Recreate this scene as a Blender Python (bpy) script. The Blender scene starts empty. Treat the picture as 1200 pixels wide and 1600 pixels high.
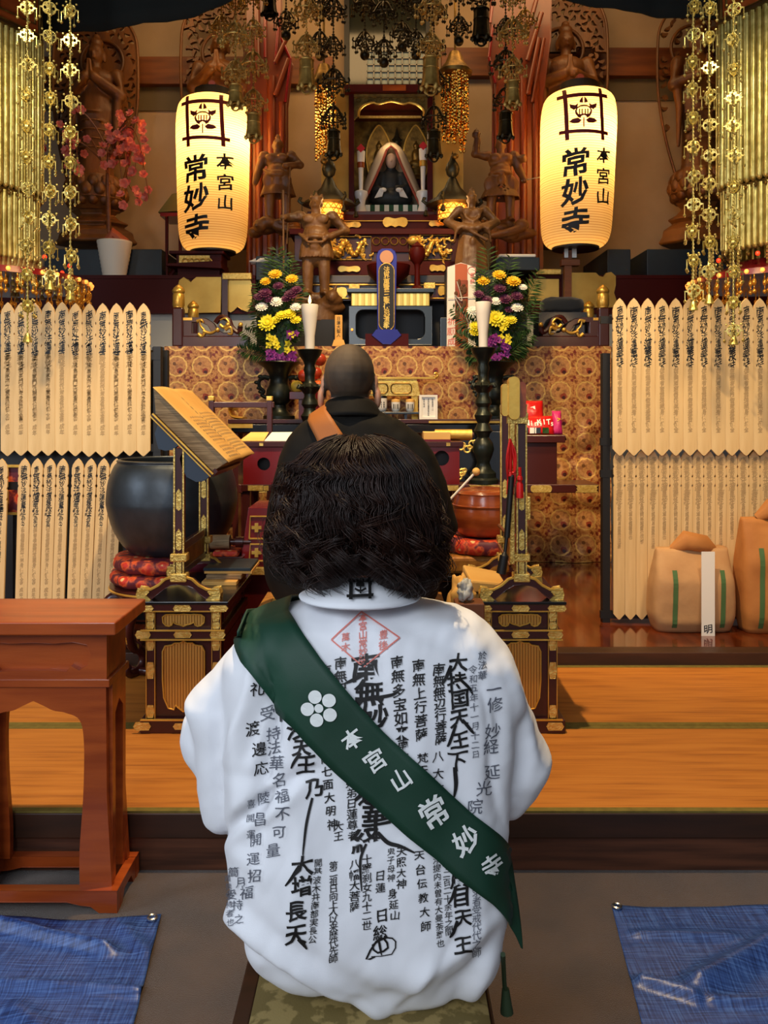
import bpy, bmesh, math, random
from mathutils import Vector as V, Matrix, noise
from mathutils.bvhtree import BVHTree
from mathutils.geometry import tessellate_polygon
random.seed(11)
SC = bpy.context.scene
COL = SC.collection
PI = math.pi
# ---------------------------------------------------------------- camera (photo measured in a 1200 x 1600 frame)
F, HZ, HC = 1300.0, 640.0, 1.38          # focal length in px, horizon row, eye height above the carpet
cam = bpy.data.cameras.new('camera'); cam.sensor_fit = 'VERTICAL'; cam.sensor_height = 36
cam.lens = 36 * F / 1600; cam.shift_y = (HZ - 800) / 1600; cam.clip_start = .05; cam.clip_end = 60
co = bpy.data.objects.new('camera', cam); COL.objects.link(co)
co.location = (0, 0, HC); co.rotation_euler = (PI / 2, 0, 0); SC.camera = co
# ---------------------------------------------------------------- light and exposure
SC.view_settings.view_transform = 'Standard'; SC.view_settings.look = 'None'
SC.view_settings.exposure = 0.0; SC.view_settings.gamma = 1.0; SC.view_settings.use_curve_mapping = False
SC.cycles.use_denoising = True
SC.cycles.max_bounces = 7; SC.cycles.sample_clamp_indirect = 4.0; SC.cycles.caustics_reflective = False; SC.cycles.caustics_refractive = False
w = bpy.data.worlds.new('world'); SC.world = w; w.use_nodes = True
w.node_tree.nodes['Background'].inputs[0].default_value = (.80, .88, 1, 1)
w.node_tree.nodes['Background'].inputs[1].default_value = .50
def light(name, kind, loc, energy, color, target=None, size=.5, size_y=None, spot=60, blend=.5):
    l = bpy.data.lights.new(name, kind); l.energy = energy; l.color = color
    if kind == 'AREA':
        l.size = size
        if size_y: l.shape = 'RECTANGLE'; l.size_y = size_y
    elif kind == 'SPOT':
        l.spot_size = math.radians(spot); l.spot_blend = blend; l.shadow_soft_size = size
    else: l.shadow_soft_size = size
    o = bpy.data.objects.new(name, l); COL.objects.link(o); o.location = loc
    if target is not None: o.rotation_euler = (V(target) - V(loc)).to_track_quat('-Z', 'Y').to_euler()
    return o
WARM = (1, .62, .27)
def X_(px, d): return (px - 600) * d / F
light('daylight_from_doorway', 'AREA', (-1.3, -1.7, 2.9), 74, (.84, .91, 1), (0, 2.0, .6), 2.2, 1.5)
light('tatami_downlight', 'SPOT', (-.12, 2.55, 4.4), 540, (1, .74, .42), (.1, 3.35, 0), .05, None, 84, .45)
light('added_side_fill', 'AREA', (-4.25, 1.3, 2.1), 85, (.80, .89, 1), (-.6, 3.7, .9), 1.5, 1.7)  # no window in this wall: cool fill added for a sheen on the bowl
light('added_canopy_fill', 'SPOT', (-1.5, 2.9, 3.7), 95, (1, .86, .62), (-2.35, 5.1, 2.7), .12, None, 46, .6)  # this pair of fill spots is added to brighten the gilt canopies
light('added_canopy_fill', 'SPOT', (1.5, 2.9, 3.7), 95, (1, .86, .62), (2.4, 5.1, 2.7), .12, None, 46, .6)
light('altar_downlight', 'SPOT', (0, 4.3, 4.5), 540, (1, .70, .36), (0, 5.9, 1.3), .15, None, 78, .7)
light('board_downlight_west', 'SPOT', (-1.6, 2.7, 3.9), 195, (1, .76, .45), (-1.75, 4.5, 1.45), .2, None, 50, .6)
light('board_downlight_east', 'SPOT', (1.7, 2.7, 3.9), 235, (1, .76, .45), (1.75, 4.5, 1.3), .2, None, 54, .6)
light('added_shrine_fill', 'POINT', (X_(607, 7.45), 7.4, 3.85), 2.2, (1, .72, .40), None, .06)  # point fill added inside the shrine, which was too dark without it
light('shrine_wall_fill', 'AREA', (0, 6.9, 5.4), 50, WARM, (0, 8.7, 2.9), 4.5, .6)  # unseen area fill kept above the frame, put in to light the back wall
# ---------------------------------------------------------------- helpers
def X(px, d): return (px - 600) * d / F
def Z(py, d): return HC - (py - HZ) * d / F
def P(px, py, d): return V((X(px, d), d, Z(py, d)))
def lin(c):
    return tuple((x / 255 / 12.92 if x <= 10 else ((x / 255 + .055) / 1.055) ** 2.4) for x in c)
WLOC = {}
class MB:
    def __init__(s): s.v = []; s.f = []; s.m = []; s.cm = 0; s.T = None
    def add(s, vs, fs):
        n = len(s.v)
        if s.T is not None: vs = [s.T @ V(v) for v in vs]
        s.v += [tuple(v) for v in vs]; s.f += [tuple(i + n for i in f) for f in fs]; s.m += [s.cm] * len(fs)
        return s
    def box(s, x0, x1, y0, y1, z0, z1):
        return s.add([(x0, y0, z0), (x1, y0, z0), (x1, y1, z0), (x0, y1, z0), (x0, y0, z1), (x1, y0, z1), (x1, y1, z1), (x0, y1, z1)],
                     [(0, 3, 2, 1), (4, 5, 6, 7), (0, 1, 5, 4), (1, 2, 6, 5), (2, 3, 7, 6), (3, 0, 4, 7)])
    def hexa(s, a):   # eight corners, bottom loop then top loop
        return s.add(a, [(0, 3, 2, 1), (4, 5, 6, 7), (0, 1, 5, 4), (1, 2, 6, 5), (2, 3, 7, 6), (3, 0, 4, 7)])
    def lathe(s, prof, c=(0, 0, 0), n=24, sx=1, sy=1, fn=None, closed=True):
        vs = []; fs = []; rings = []
        for r, z in prof:
            if r < 1e-6:
                rings.append([len(vs)]); vs.append((c[0], c[1], c[2] + z))
            else:
                ring = []
                for i in range(n):
                    a = 2 * PI * i / n; k = fn(a, z) if fn else 1
                    ring.append(len(vs)); vs.append((c[0] + r * k * sx * math.cos(a), c[1] + r * k * sy * math.sin(a), c[2] + z))
                rings.append(ring)
        for a, b in zip(rings, rings[1:]):
            for i in range(n):
                j = (i + 1) % n
                if len(a) == 1 and len(b) == 1: continue
                if len(a) == 1: fs.append((a[0], b[j], b[i]))
                elif len(b) == 1: fs.append((a[i], a[j], b[0]))
                else: fs.append((a[i], a[j], b[j], b[i]))
        if closed:
            if len(rings[0]) > 1: fs.append(tuple(reversed(rings[0])))
            if len(rings[-1]) > 1: fs.append(tuple(rings[-1]))
        return s.add(vs, fs)
    def tube(s, pts, r, n=8, cap=True, flat=1.0):
        pts = [V(p) for p in pts]; m = len(pts)
        if not hasattr(r, '__len__'): r = [r] * m
        vs = []; fs = []; up = None
        for i, p in enumerate(pts):
            t = (pts[min(i + 1, m - 1)] - pts[max(i - 1, 0)])
            t = t.normalized() if t.length > 1e-9 else V((0, 0, 1))
            if up is None:
                up = V((0, 0, 1)) if abs(t.z) < .9 else V((0, 1, 0))
            a = up - t * up.dot(t)
            if a.length < 1e-6: a = t.orthogonal()
            a.normalize(); b = t.cross(a); up = a
            for k in range(n):
                q = 2 * PI * k / n
                vs.append(p + a * (r[i] * math.cos(q)) + b * (r[i] * flat * math.sin(q)))
        for i in range(m - 1):
            for k in range(n):
                j = (k + 1) % n
                fs.append((i * n + k, i * n + j, (i + 1) * n + j, (i + 1) * n + k))
        if cap: fs += [tuple(reversed(range(n))), tuple(range((m - 1) * n, m * n))]
        return s.add(vs, fs)
    def ell(s, c, r, n=16, m=10, rot=None):
        if not hasattr(r, '__len__'): r = (r, r, r)
        prof = [(math.sin(PI * i / m), -math.cos(PI * i / m)) for i in range(m + 1)]
        t = MB(); t.lathe([(max(0, p[0]) if 0 < i < m else 0, p[1]) for i, p in enumerate(prof)], n=n)
        vs = []
        for v in t.v:
            q = V((v[0] * r[0], v[1] * r[1], v[2] * r[2]))
            if rot is not None: q = rot @ q
            vs.append(q + V(c))
        return s.add(vs, t.f)
    def plate(s, outer, y0, y1, holes=(), axis='y'):   # outline(s) in (x, z), given thickness along y
        loops = [outer] + list(holes); flat = [p for l in loops for p in l]; n = len(flat)
        tri = tessellate_polygon([[V((p[0], p[1], 0)) for p in l] for l in loops])
        put = (lambda p, q: (p[0], q, p[1])) if axis == 'y' else ((lambda p, q: (q, p[0], p[1])) if axis == 'x' else (lambda p, q: (p[0], p[1], q)))
        vs = [put(p, y0) for p in flat] + [put(p, y1) for p in flat]
        fs = [tuple(t) for t in tri] + [tuple(i + n for i in reversed(t)) for t in tri]
        o = 0
        for l in loops:
            k = len(l)
            for i in range(k):
                j = (i + 1) % k; fs.append((o + i, o + j, o + j + n, o + i + n))
            o += k
        return s.add(vs, fs)
    def torus(s, c, R, r, n=24, m=8, normal='y'):
        pts = []
        for i in range(n + 1):
            a = 2 * PI * i / n
            q = (R * math.cos(a), 0, R * math.sin(a)) if normal == 'y' else ((R * math.cos(a), R * math.sin(a), 0) if normal == 'z' else (0, R * math.cos(a), R * math.sin(a)))
            pts.append(V(c) + V(q))
        return s.tube(pts, r, m, cap=False)
    def merge(s, o, T=None):
        vs = o.v if T is None else [T @ V(v) for v in o.v]
        n = len(s.v); s.v += [tuple(v) for v in vs]; s.f += [tuple(i + n for i in f) for f in o.f]; s.m += o.m
        return s
def rrect(x0, x1, z0, z1, r, n=4):
    pts = []
    for cx, cz, a in ((x1 - r, z1 - r, 0), (x0 + r, z1 - r, 90), (x0 + r, z0 + r, 180), (x1 - r, z0 + r, 270)):
        for i in range(n + 1):
            q = math.radians(a + 90 * i / n); pts.append((cx + r * math.cos(q), cz + r * math.sin(q)))
    return pts
def circ(cx, cz, r, n=24, rz=None):
    return [(cx + r * math.cos(2 * PI * i / n), cz + (rz or r) * math.sin(2 * PI * i / n)) for i in range(n)]
def spline(pts, n=8, closed=False):     # Catmull-Rom through 2D/3D points
    pts = [tuple(p) for p in pts]; out = []; m = len(pts)
    for i in range(m if closed else m - 1):
        if closed: p0, p1, p2, p3 = (pts[(i + k) % m] for k in (-1, 0, 1, 2))
        else: p0, p1, p2, p3 = pts[max(i - 1, 0)], pts[i], pts[i + 1], pts[min(i + 2, m - 1)]
        for k in range(n):
            t = k / n
            out.append(tuple(.5 * (2 * b + (c - a) * t + (2 * a - 5 * b + 4 * c - d) * t * t + (3 * b - a - 3 * c + d) * t ** 3) for a, b, c, d in zip(p0, p1, p2, p3)))
    if not closed: out.append(pts[-1])
    return out
def interp(tab, x):
    if x <= tab[0][0]: return tab[0][1:]
    for a, b in zip(tab, tab[1:]):
        if x <= b[0]:
            t = (x - a[0]) / (b[0] - a[0] + 1e-12); t = t * t * (3 - 2 * t) * .5 + t * .5
            return tuple(p + (q - p) * t for p, q in zip(a[1:], b[1:]))
    return tab[-1][1:]
def mesh_of(name, mb):
    me = bpy.data.meshes.new(name); me.from_pydata(mb.v, [], mb.f)
    if any(mb.m): me.polygons.foreach_set('material_index', mb.m)
    me.update(); return me
def obj(name, mb, mat, parent=None, smooth=False, bevel=0, seg=2, label=None):
    me = mb if isinstance(mb, bpy.types.Mesh) else mesh_of(name, mb)
    me.name = name
    base = WLOC.get(parent.name, V((0, 0, 0))) if parent else V((0, 0, 0))
    if parent and base.length > 0: me.transform(Matrix.Translation(-base))
    me.materials.clear()
    for m in (mat if isinstance(mat, (list, tuple)) else [mat]): me.materials.append(m)
    if smooth:
        me.polygons.foreach_set('use_smooth', [True] * len(me.polygons))
        if smooth != 2: me.set_sharp_from_angle(angle=math.radians(40))
    o = bpy.data.objects.new(name, me); COL.objects.link(o)
    if parent: o.parent = parent
    WLOC[o.name] = V(base)
    if bevel:
        b = o.modifiers.new('edge', 'BEVEL'); b.width = bevel; b.segments = seg; b.limit_method = 'ANGLE'; b.angle_limit = math.radians(40)
    if label: o['label'] = label
    return o
def tag(o, label, cat, group=None, kind=None):
    o['label'] = label; o['category'] = cat
    if group: o['group'] = group
    if kind: o['kind'] = kind
    return o
def thing(name, label, cat, loc, group=None):
    o = bpy.data.objects.new(name, None); COL.objects.link(o); o.location = loc; o.empty_display_size = .05
    WLOC[o.name] = V(loc); return tag(o, label, cat, group)
def solo(name, mb, mat, label, cat, group=None, **k):
    me = mb if isinstance(mb, bpy.types.Mesh) else mesh_of(name, mb)
    xs = [v.co for v in me.vertices]
    lo = V((min(v.x for v in xs), min(v.y for v in xs), min(v.z for v in xs))); hi = V((max(v.x for v in xs), max(v.y for v in xs), max(v.z for v in xs)))
    b = V(((lo.x + hi.x) / 2, (lo.y + hi.y) / 2, lo.z)); me.transform(Matrix.Translation(-b))
    o = obj(name, me, mat, **k); o.location = b; WLOC[o.name] = b
    return tag(o, label, cat, group)
def struct(name, mb, mat, **k):
    o = obj(name, mb, mat, **k); o['kind'] = 'structure'; return o
def dup(o, loc=None, label=None, parent=None, rot=None, scale=None):
    c = o.copy(); COL.objects.link(c)
    if parent: c.parent = parent
    if loc is not None: c.location = loc
    if rot is not None: c.rotation_euler = rot
    if scale is not None: c.scale = scale if hasattr(scale, '__len__') else (scale,) * 3
    if label: c['label'] = label
    for ch in list(KIDS.get(o.name, o.children)): dup(ch, parent=c)
    return c
KIDS = {}
def blob(mb, voxel, smooth=4, fac=.5, carve=0, csize=.05):      # one continuous skin over overlapping closed shapes
    me = mesh_of('blob', mb); o = bpy.data.objects.new('blob', me); COL.objects.link(o)
    r = o.modifiers.new('r', 'REMESH'); r.mode = 'VOXEL'; r.voxel_size = voxel; r.use_smooth_shade = True
    if smooth:
        s = o.modifiers.new('s', 'SMOOTH'); s.iterations = smooth; s.factor = fac
    if carve:
        t = bpy.data.textures.new('grain', 'CLOUDS'); t.noise_scale = csize; t.noise_depth = 2
        q = o.modifiers.new('d', 'DISPLACE'); q.texture = t; q.strength = carve; q.mid_level = .5
    bpy.context.view_layer.update()
    out = bpy.data.meshes.new_from_object(o.evaluated_get(bpy.context.evaluated_depsgraph_get()))
    bpy.data.objects.remove(o); bpy.data.meshes.remove(me)
    return out
def limb(mb, pts, rs, n=12):
    mb.tube(pts, rs, n)
    for p, r in zip(pts, rs): mb.ell(p, r * .995, n, 8)
# ---------------------------------------------------------------- writing
_font = bpy.data.curves.new('glyph', 'FONT'); _fo = bpy.data.objects.new('glyph', _font); COL.objects.link(_fo)
_font.resolution_u = 2; _G = {}
def glyph(c, bold=.02, sub=0):
    k = (c, bold, sub)
    if k not in _G:
        _font.body = c; _font.offset = bold * .4; bpy.context.view_layer.update()
        me = bpy.data.meshes.new_from_object(_fo.evaluated_get(bpy.context.evaluated_depsgraph_get()))
        bm = bmesh.new(); bm.from_mesh(me); bmesh.ops.remove_doubles(bm, verts=bm.verts, dist=1e-4)
        for _ in range(3):
            if not sub: break
            e = [e for e in bm.edges if e.calc_length() > sub]
            if not e: break
            bmesh.ops.subdivide_edges(bm, edges=e, cuts=1, use_grid_fill=False)
        bmesh.ops.triangulate(bm, faces=bm.faces)
        vs = [v.co.copy() for v in bm.verts]; bm.verts.index_update(); fs = [tuple(v.index for v in f.verts) for f in bm.faces]
        bm.free(); bpy.data.meshes.remove(me)
        if vs:
            x0 = min(v.x for v in vs); x1 = max(v.x for v in vs); z0 = min(v.y for v in vs); z1 = max(v.y for v in vs)
            cjk = ord(c) > 0x2000
            cx = (x0 + x1) / 2; cz = (z0 + z1) / 2 if cjk else .35
            vs = [(v.x - cx, v.y - cz) for v in vs]
        _G[k] = (vs, fs)
    return _G[k]
def vtext(mb, s, u, v, size, place, pitch=1.0, bold=.02, sx=1.0, warp=.05, slant=.10, sub=0, jit=.06, rot=0, horiz=False, cap=1.0):
    """characters one below the other (or side by side), starting with the centre of the first at (u, v)"""
    for i, c in enumerate(s):
        if c != ' ':
            vs, fs = glyph(c, bold, sub)
            a = random.uniform(-jit, jit); k = 1 + random.uniform(-jit, jit); sd = random.uniform(0, 50)
            out = []
            for x, y in vs:
                if warp:
                    n = noise.noise_vector((x * 2.2 + sd, y * 2.2, sd)); x += n.x * warp; y += n.y * warp
                y += slant * x
                xx = (x * math.cos(a) - y * math.sin(a)) * size * k * sx; yy = (x * math.sin(a) + y * math.cos(a)) * size * k
                du, dv = (i * pitch * size, 0) if horiz else (0, -i * pitch * size)
                xx += du; yy += dv
                if rot: xx, yy = xx * math.cos(rot) - yy * math.sin(rot), xx * math.sin(rot) + yy * math.cos(rot)
                out.append(place(u + xx, v + yy))
            mb.add(out, fs)
    return mb
def flat(x, y, z): return lambda u, v: (x + u, y, z + v)
# ---------------------------------------------------------------- materials
def nt(name):
    m = bpy.data.materials.new(name); m.use_nodes = True
    t = m.node_tree; return m, t, t.nodes['Principled BSDF'], t.links
def nn(t, kind, **k):
    n = t.nodes.new('ShaderNode' + kind)
    for a, b in k.items():
        if a.startswith('i_'):
            key = a[2:]; n.inputs[int(key) if key.isdigit() else key].default_value = b
        else: setattr(n, a, b)
    return n
def ramp(t, stops):
    r = t.nodes.new('ShaderNodeValToRGB'); e = r.color_ramp.elements
    while len(e) < len(stops): e.new(.5)
    for q, (p, c) in zip(e, stops): q.position = p; q.color = (*c, 1)
    return r
def pm(name, c, rough=.5, metal=0, c2=None, nscale=6, stretch=(1, 1, 1), bump=0, bscale=60, coat=0, spec=.5, sheen=0, det=4, lo=.35, hi=.65, emit=None, es=0, trans=0, sub=0):
    m, t, b, L = nt(name)
    b.inputs['Base Color'].default_value = (*lin(c), 1); b.inputs['Roughness'].default_value = rough; b.inputs['Metallic'].default_value = metal
    b.inputs['Coat Weight'].default_value = coat; b.inputs['Coat Roughness'].default_value = .12; b.inputs['Specular IOR Level'].default_value = spec
    b.inputs['Sheen Weight'].default_value = sheen; b.inputs['Transmission Weight'].default_value = trans
    tc = nn(t, 'TexCoord'); mp = nn(t, 'Mapping'); mp.inputs['Scale'].default_value = stretch; L.new(tc.outputs['Object'], mp.inputs[0])
    if c2:
        no = nn(t, 'TexNoise', i_Scale=nscale, i_Detail=det); L.new(mp.outputs[0], no.inputs[0])
        r = ramp(t, [(lo, lin(c)), (hi, lin(c2))]); L.new(no.outputs[0], r.inputs[0]); L.new(r.outputs[0], b.inputs['Base Color'])
    if bump:
        no = nn(t, 'TexNoise', i_Scale=bscale, i_Detail=3); L.new(mp.outputs[0], no.inputs[0])
        bp = nn(t, 'Bump', i_Strength=bump, i_Distance=.01); L.new(no.outputs[0], bp.inputs['Height']); L.new(bp.outputs[0], b.inputs['Normal'])
    if emit: b.inputs['Emission Color'].default_value = (*lin(emit), 1); b.inputs['Emission Strength'].default_value = es
    return m
M_ = {}
gold = pm('gold leaf', (244, 200, 96), .30, .6, (220, 166, 66), 9, bump=.12, bscale=40)
goldp = pm('pale engraved gilt brass', (242, 208, 116), .34, .58, (214, 172, 80), 60, bump=.35, bscale=140)
goldd = pm('old gilt', (156, 122, 58), .42, .75, (100, 76, 34), 14, bump=.2, bscale=60)
goldg = pm('greenish polished brass', (222, 202, 120), .33, .72, (180, 158, 78), 20, bump=.15, bscale=50)
goldk = pm('gilt darkened as unlit', (66, 54, 26), .4, .7, (36, 28, 14), 14)  # shade painted into the gilt for the hanging ornaments that look unlit
bronze = pm('dark patinated bronze', (46, 44, 34), .42, .7, (70, 66, 48), 12, bump=.1)
bronzeg = pm('black green bronze', (30, 34, 30), .36, .55, (44, 50, 42), 10)
lacq = pm('dark red brown lacquer', (66, 24, 20), .3, coat=.18)
lacqr = pm('red lacquer', (118, 22, 26), .25, coat=.5)
lacqd = pm('deep red lacquer board', (72, 13, 9), .45, spec=.15)
black = pm('black lacquer', (14, 14, 16), .2, coat=.5)
blackm = pm('matt black wood', (20, 18, 17), .5)
navy = pm('navy painted wood', (24, 34, 44), .5, c2=(32, 46, 56), nscale=5)
greyl = pm('grey brown lacquer', (74, 64, 54), .35, coat=.3)
slate = pm('blue black lacquer', (52, 64, 78), .3, coat=.3)
carved = pm('carved zelkova wood', (126, 76, 27), .5, c2=(82, 46, 15), nscale=5, stretch=(1, 1, .35), bump=.25, bscale=60)
carved2 = pm('grey brown carved wood', (122, 82, 42), .5, c2=(84, 54, 25), nscale=5, stretch=(1, 1, .4), bump=.25, bscale=60)
orangew = pm('reddish orange varnished wood', (182, 84, 30), .34, c2=(150, 62, 20), nscale=4, stretch=(.6, 6, 6), coat=.25, bump=.04)
drumw = pm('polished red brown wood', (168, 84, 36), .25, c2=(132, 58, 24), nscale=5, stretch=(1, 1, 5), coat=.4)
vermil = pm('orange vermilion lacquer', (122, 50, 16), .36, c2=(92, 36, 10), nscale=3, stretch=(1, 1, .3), coat=.3, bump=.04, bscale=35)
beam = pm('brown timber', (132, 72, 26), .5, c2=(98, 48, 16), nscale=4, stretch=(.4, 4, 4))
plaster = pm('cream plaster', (188, 160, 126), .85, c2=(174, 146, 112), nscale=2, bump=.05)
greyband = pm('grey plaster band', (104, 90, 66), .85)
greywall = pm('pale grey wall', (196, 196, 190), .8)
darkwall = pm('dark boarded wall', (46, 34, 24), .7)
ceilm = pm('dark ceiling boards', (60, 44, 30), .7)
toba = pm('pale fir board', (232, 198, 142), .6, c2=(216, 178, 120), nscale=5, stretch=(6, 6, .5))
ink = pm('black ink', (16, 14, 14), .55)
inkf = pm('faded ink', (176, 144, 98), .7)
inkg = pm('grey pen ink', (92, 96, 108), .6)
inkr = pm('vermilion stamp ink', (226, 128, 116), .6)
inkred = pm('crimson lantern paint', (116, 10, 14), .6)
white = pm('white cloth', (238, 240, 246), .75, sheen=.15, bump=.08, bscale=900)
paper = pm('white paper', (240, 234, 222), .7)
paperc = pm('aged cream paper', (242, 190, 106), .75, c2=(230, 172, 88), nscale=4)
pages = pm('book page edges', (160, 134, 98), .8, c2=(112, 90, 62), nscale=40, stretch=(.3, .3, 6))
wax = pm('white candle wax', (246, 238, 222), .45, sub=.2)
skin = pm('skin', (206, 150, 118), .5, c2=(196, 134, 104), nscale=8, spec=.4)
scalp = pm('skin', (196, 140, 108), .45)
hairm = pm('dark brown hair', (30, 15, 10), .42, c2=(50, 26, 16), nscale=14, spec=.35)
stub = pm('shaved hair stubble', (44, 36, 28), .75, c2=(92, 74, 54), nscale=7)
robeb = pm('black brown silk gauze', (15, 13, 10), .75, c2=(24, 20, 15), nscale=20, spec=.2)
strapm = pm('tan ochre stole', (170, 98, 36), .6, bump=.1, bscale=300)
green = pm('dark green sash satin', (14, 64, 46), .6, c2=(12, 54, 38), nscale=4, bump=.05, bscale=700)
whitep = pm('white sash print', (236, 240, 238), .6)
leafm = pm('green leaves', (44, 84, 30), .5, c2=(26, 58, 20), nscale=12)
leafd = pm('dark green fern', (28, 58, 24), .55, c2=(46, 82, 32), nscale=20)
yel = pm('yellow chrysanthemum', (240, 196, 30), .6, c2=(226, 168, 16), nscale=30)
yelp = pm('lemon chrysanthemum', (236, 220, 40), .6)
pur = pm('purple chrysanthemum', (96, 32, 74), .6, c2=(70, 20, 56), nscale=30)
orch = pm('violet orchid', (154, 40, 150), .55, c2=(104, 20, 110), nscale=40)
whf = pm('white chrysanthemum', (240, 238, 228), .6)
pinkf = pm('coral pink blossom', (250, 158, 136), .6, c2=(240, 124, 106), nscale=30)
redp = pm('red plastic wrapper', (196, 24, 22), .3)
redc = pm('red silk cord', (200, 16, 14), .5)
orangef = pm('orange fruit skin', (226, 104, 34), .45, bump=.1, bscale=200)
applef = pm('red apple skin', (170, 34, 26), .35, c2=(200, 80, 40), nscale=6)
lemonf = pm('yellow fruit skin', (226, 190, 70), .4)
blue = pm('ultramarine paint', (24, 34, 150), .45)
copper = pm('dull copper disc', (196, 140, 104), .5)
porcel = pm('white porcelain', (236, 232, 222), .2, coat=.3)
terrac = pm('terracotta panel', (186, 96, 62), .7)
kraft = pm('brown kraft paper sack', (196, 150, 100), .75, c2=(180, 132, 84), nscale=6, bump=.3, bscale=14)
kraft2 = pm('orange brown kraft sack', (190, 124, 60), .75, c2=(176, 110, 50), nscale=6, bump=.3, bscale=14)
stripe = pm('green sack stripe', (74, 108, 60), .7)
magenta = pm('magenta wrapper', (196, 40, 110), .4)
plast = pm('clear crumpled plastic', (200, 196, 184), .25, bump=.5, bscale=30)
straw = pm('woven straw mat', (212, 160, 60), .7, c2=(190, 134, 44), nscale=60, stretch=(1, 12, 1))
gbro = pm('gold brocade fabric', (190, 128, 46), .55, metal=.2, c2=(140, 84, 26), nscale=24, bump=.2)
silver = pm('steel eyelet', (200, 200, 196), .3, 1)
tanw = pm('light brown wooden block', (112, 62, 32), .55)
# brushed black iron bowl
bowlm = pm('burnished black bronze bowl', (58, 63, 68), .40, .7, (76, 82, 88), 7, bump=.06, bscale=30)
# glowing amber beads and lamp glass
glow = pm('lit amber glass', (255, 190, 80), .3, emit=(255, 150, 50), es=3.0)
amber = pm('amber glass bead', (214, 150, 56), .12, .75, emit=(255, 150, 40), es=.12)
redled = pm('small red lamp', (255, 60, 30), .3, emit=(255, 50, 20), es=2.0)
flame = pm('candle flame', (255, 200, 120), .5, emit=(255, 190, 110), es=9.0)
bulb = pm('small warm lamp', (255, 180, 90), .4, emit=(255, 150, 60), es=1.6)
lit_pane = pm('backlit lattice paper', (150, 160, 150), .7, emit=(200, 206, 190), es=.03)
darkglass = pm('dark window glass', (40, 42, 30), .1, coat=.4)
def tatami_mat():
    m, t, b, L = nt('tatami rush'); tc = nn(t, 'TexCoord')
    mp = nn(t, 'Mapping'); mp.inputs['Scale'].default_value = (3, 240, 1); L.new(tc.outputs['Object'], mp.inputs[0])
    n1 = nn(t, 'TexNoise', i_Scale=1.0, i_Detail=3); L.new(mp.outputs[0], n1.inputs[0])
    mp2 = nn(t, 'Mapping'); mp2.inputs['Rotation'].default_value = (0, 0, .9); mp2.inputs['Scale'].default_value = (3, 30, 1); L.new(tc.outputs['Object'], mp2.inputs[0])
    n2 = nn(t, 'TexNoise', i_Scale=1.0, i_Detail=2); L.new(mp2.outputs[0], n2.inputs[0])
    mx = nn(t, 'Math', operation='ADD'); L.new(n1.outputs[0], mx.inputs[0]); L.new(n2.outputs[0], mx.inputs[1])
    r = ramp(t, [(.35, lin((160, 92, 28))), (.5, lin((192, 116, 38))), (.65, lin((200, 126, 46)))])
    hf = nn(t, 'Math', operation='MULTIPLY', i_1=.5); L.new(mx.outputs[0], hf.inputs[0]); L.new(hf.outputs[0], r.inputs[0]); L.new(r.outputs[0], b.inputs['Base Color'])
    bp = nn(t, 'Bump', i_Strength=.15, i_Distance=.004); L.new(n1.outputs[0], bp.inputs['Height']); L.new(bp.outputs[0], b.inputs['Normal'])
    b.inputs['Roughness'].default_value = .6; return m
tatami = tatami_mat()
tedge = pm('olive tatami border cloth', (122, 106, 40), .8, c2=(108, 92, 32), nscale=40)
carpet = pm('grey brown carpet pile', (78, 55, 33), .95, c2=(60, 42, 25), nscale=5, bump=.5, bscale=420, sheen=.3)
stepw = pm('dark stained step timber', (104, 60, 38), .5, c2=(66, 36, 22), nscale=2.5, stretch=(1, 8, 16), bump=.05)
sillw = pm('dark sill timber', (66, 36, 18), .5, c2=(50, 27, 12), nscale=3, stretch=(1, 8, 8))
floorw = pm('glossy red brown floorboards', (104, 44, 16), .12, c2=(72, 28, 10), nscale=3, stretch=(6, 1.2, 1), coat=.6)
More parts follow.
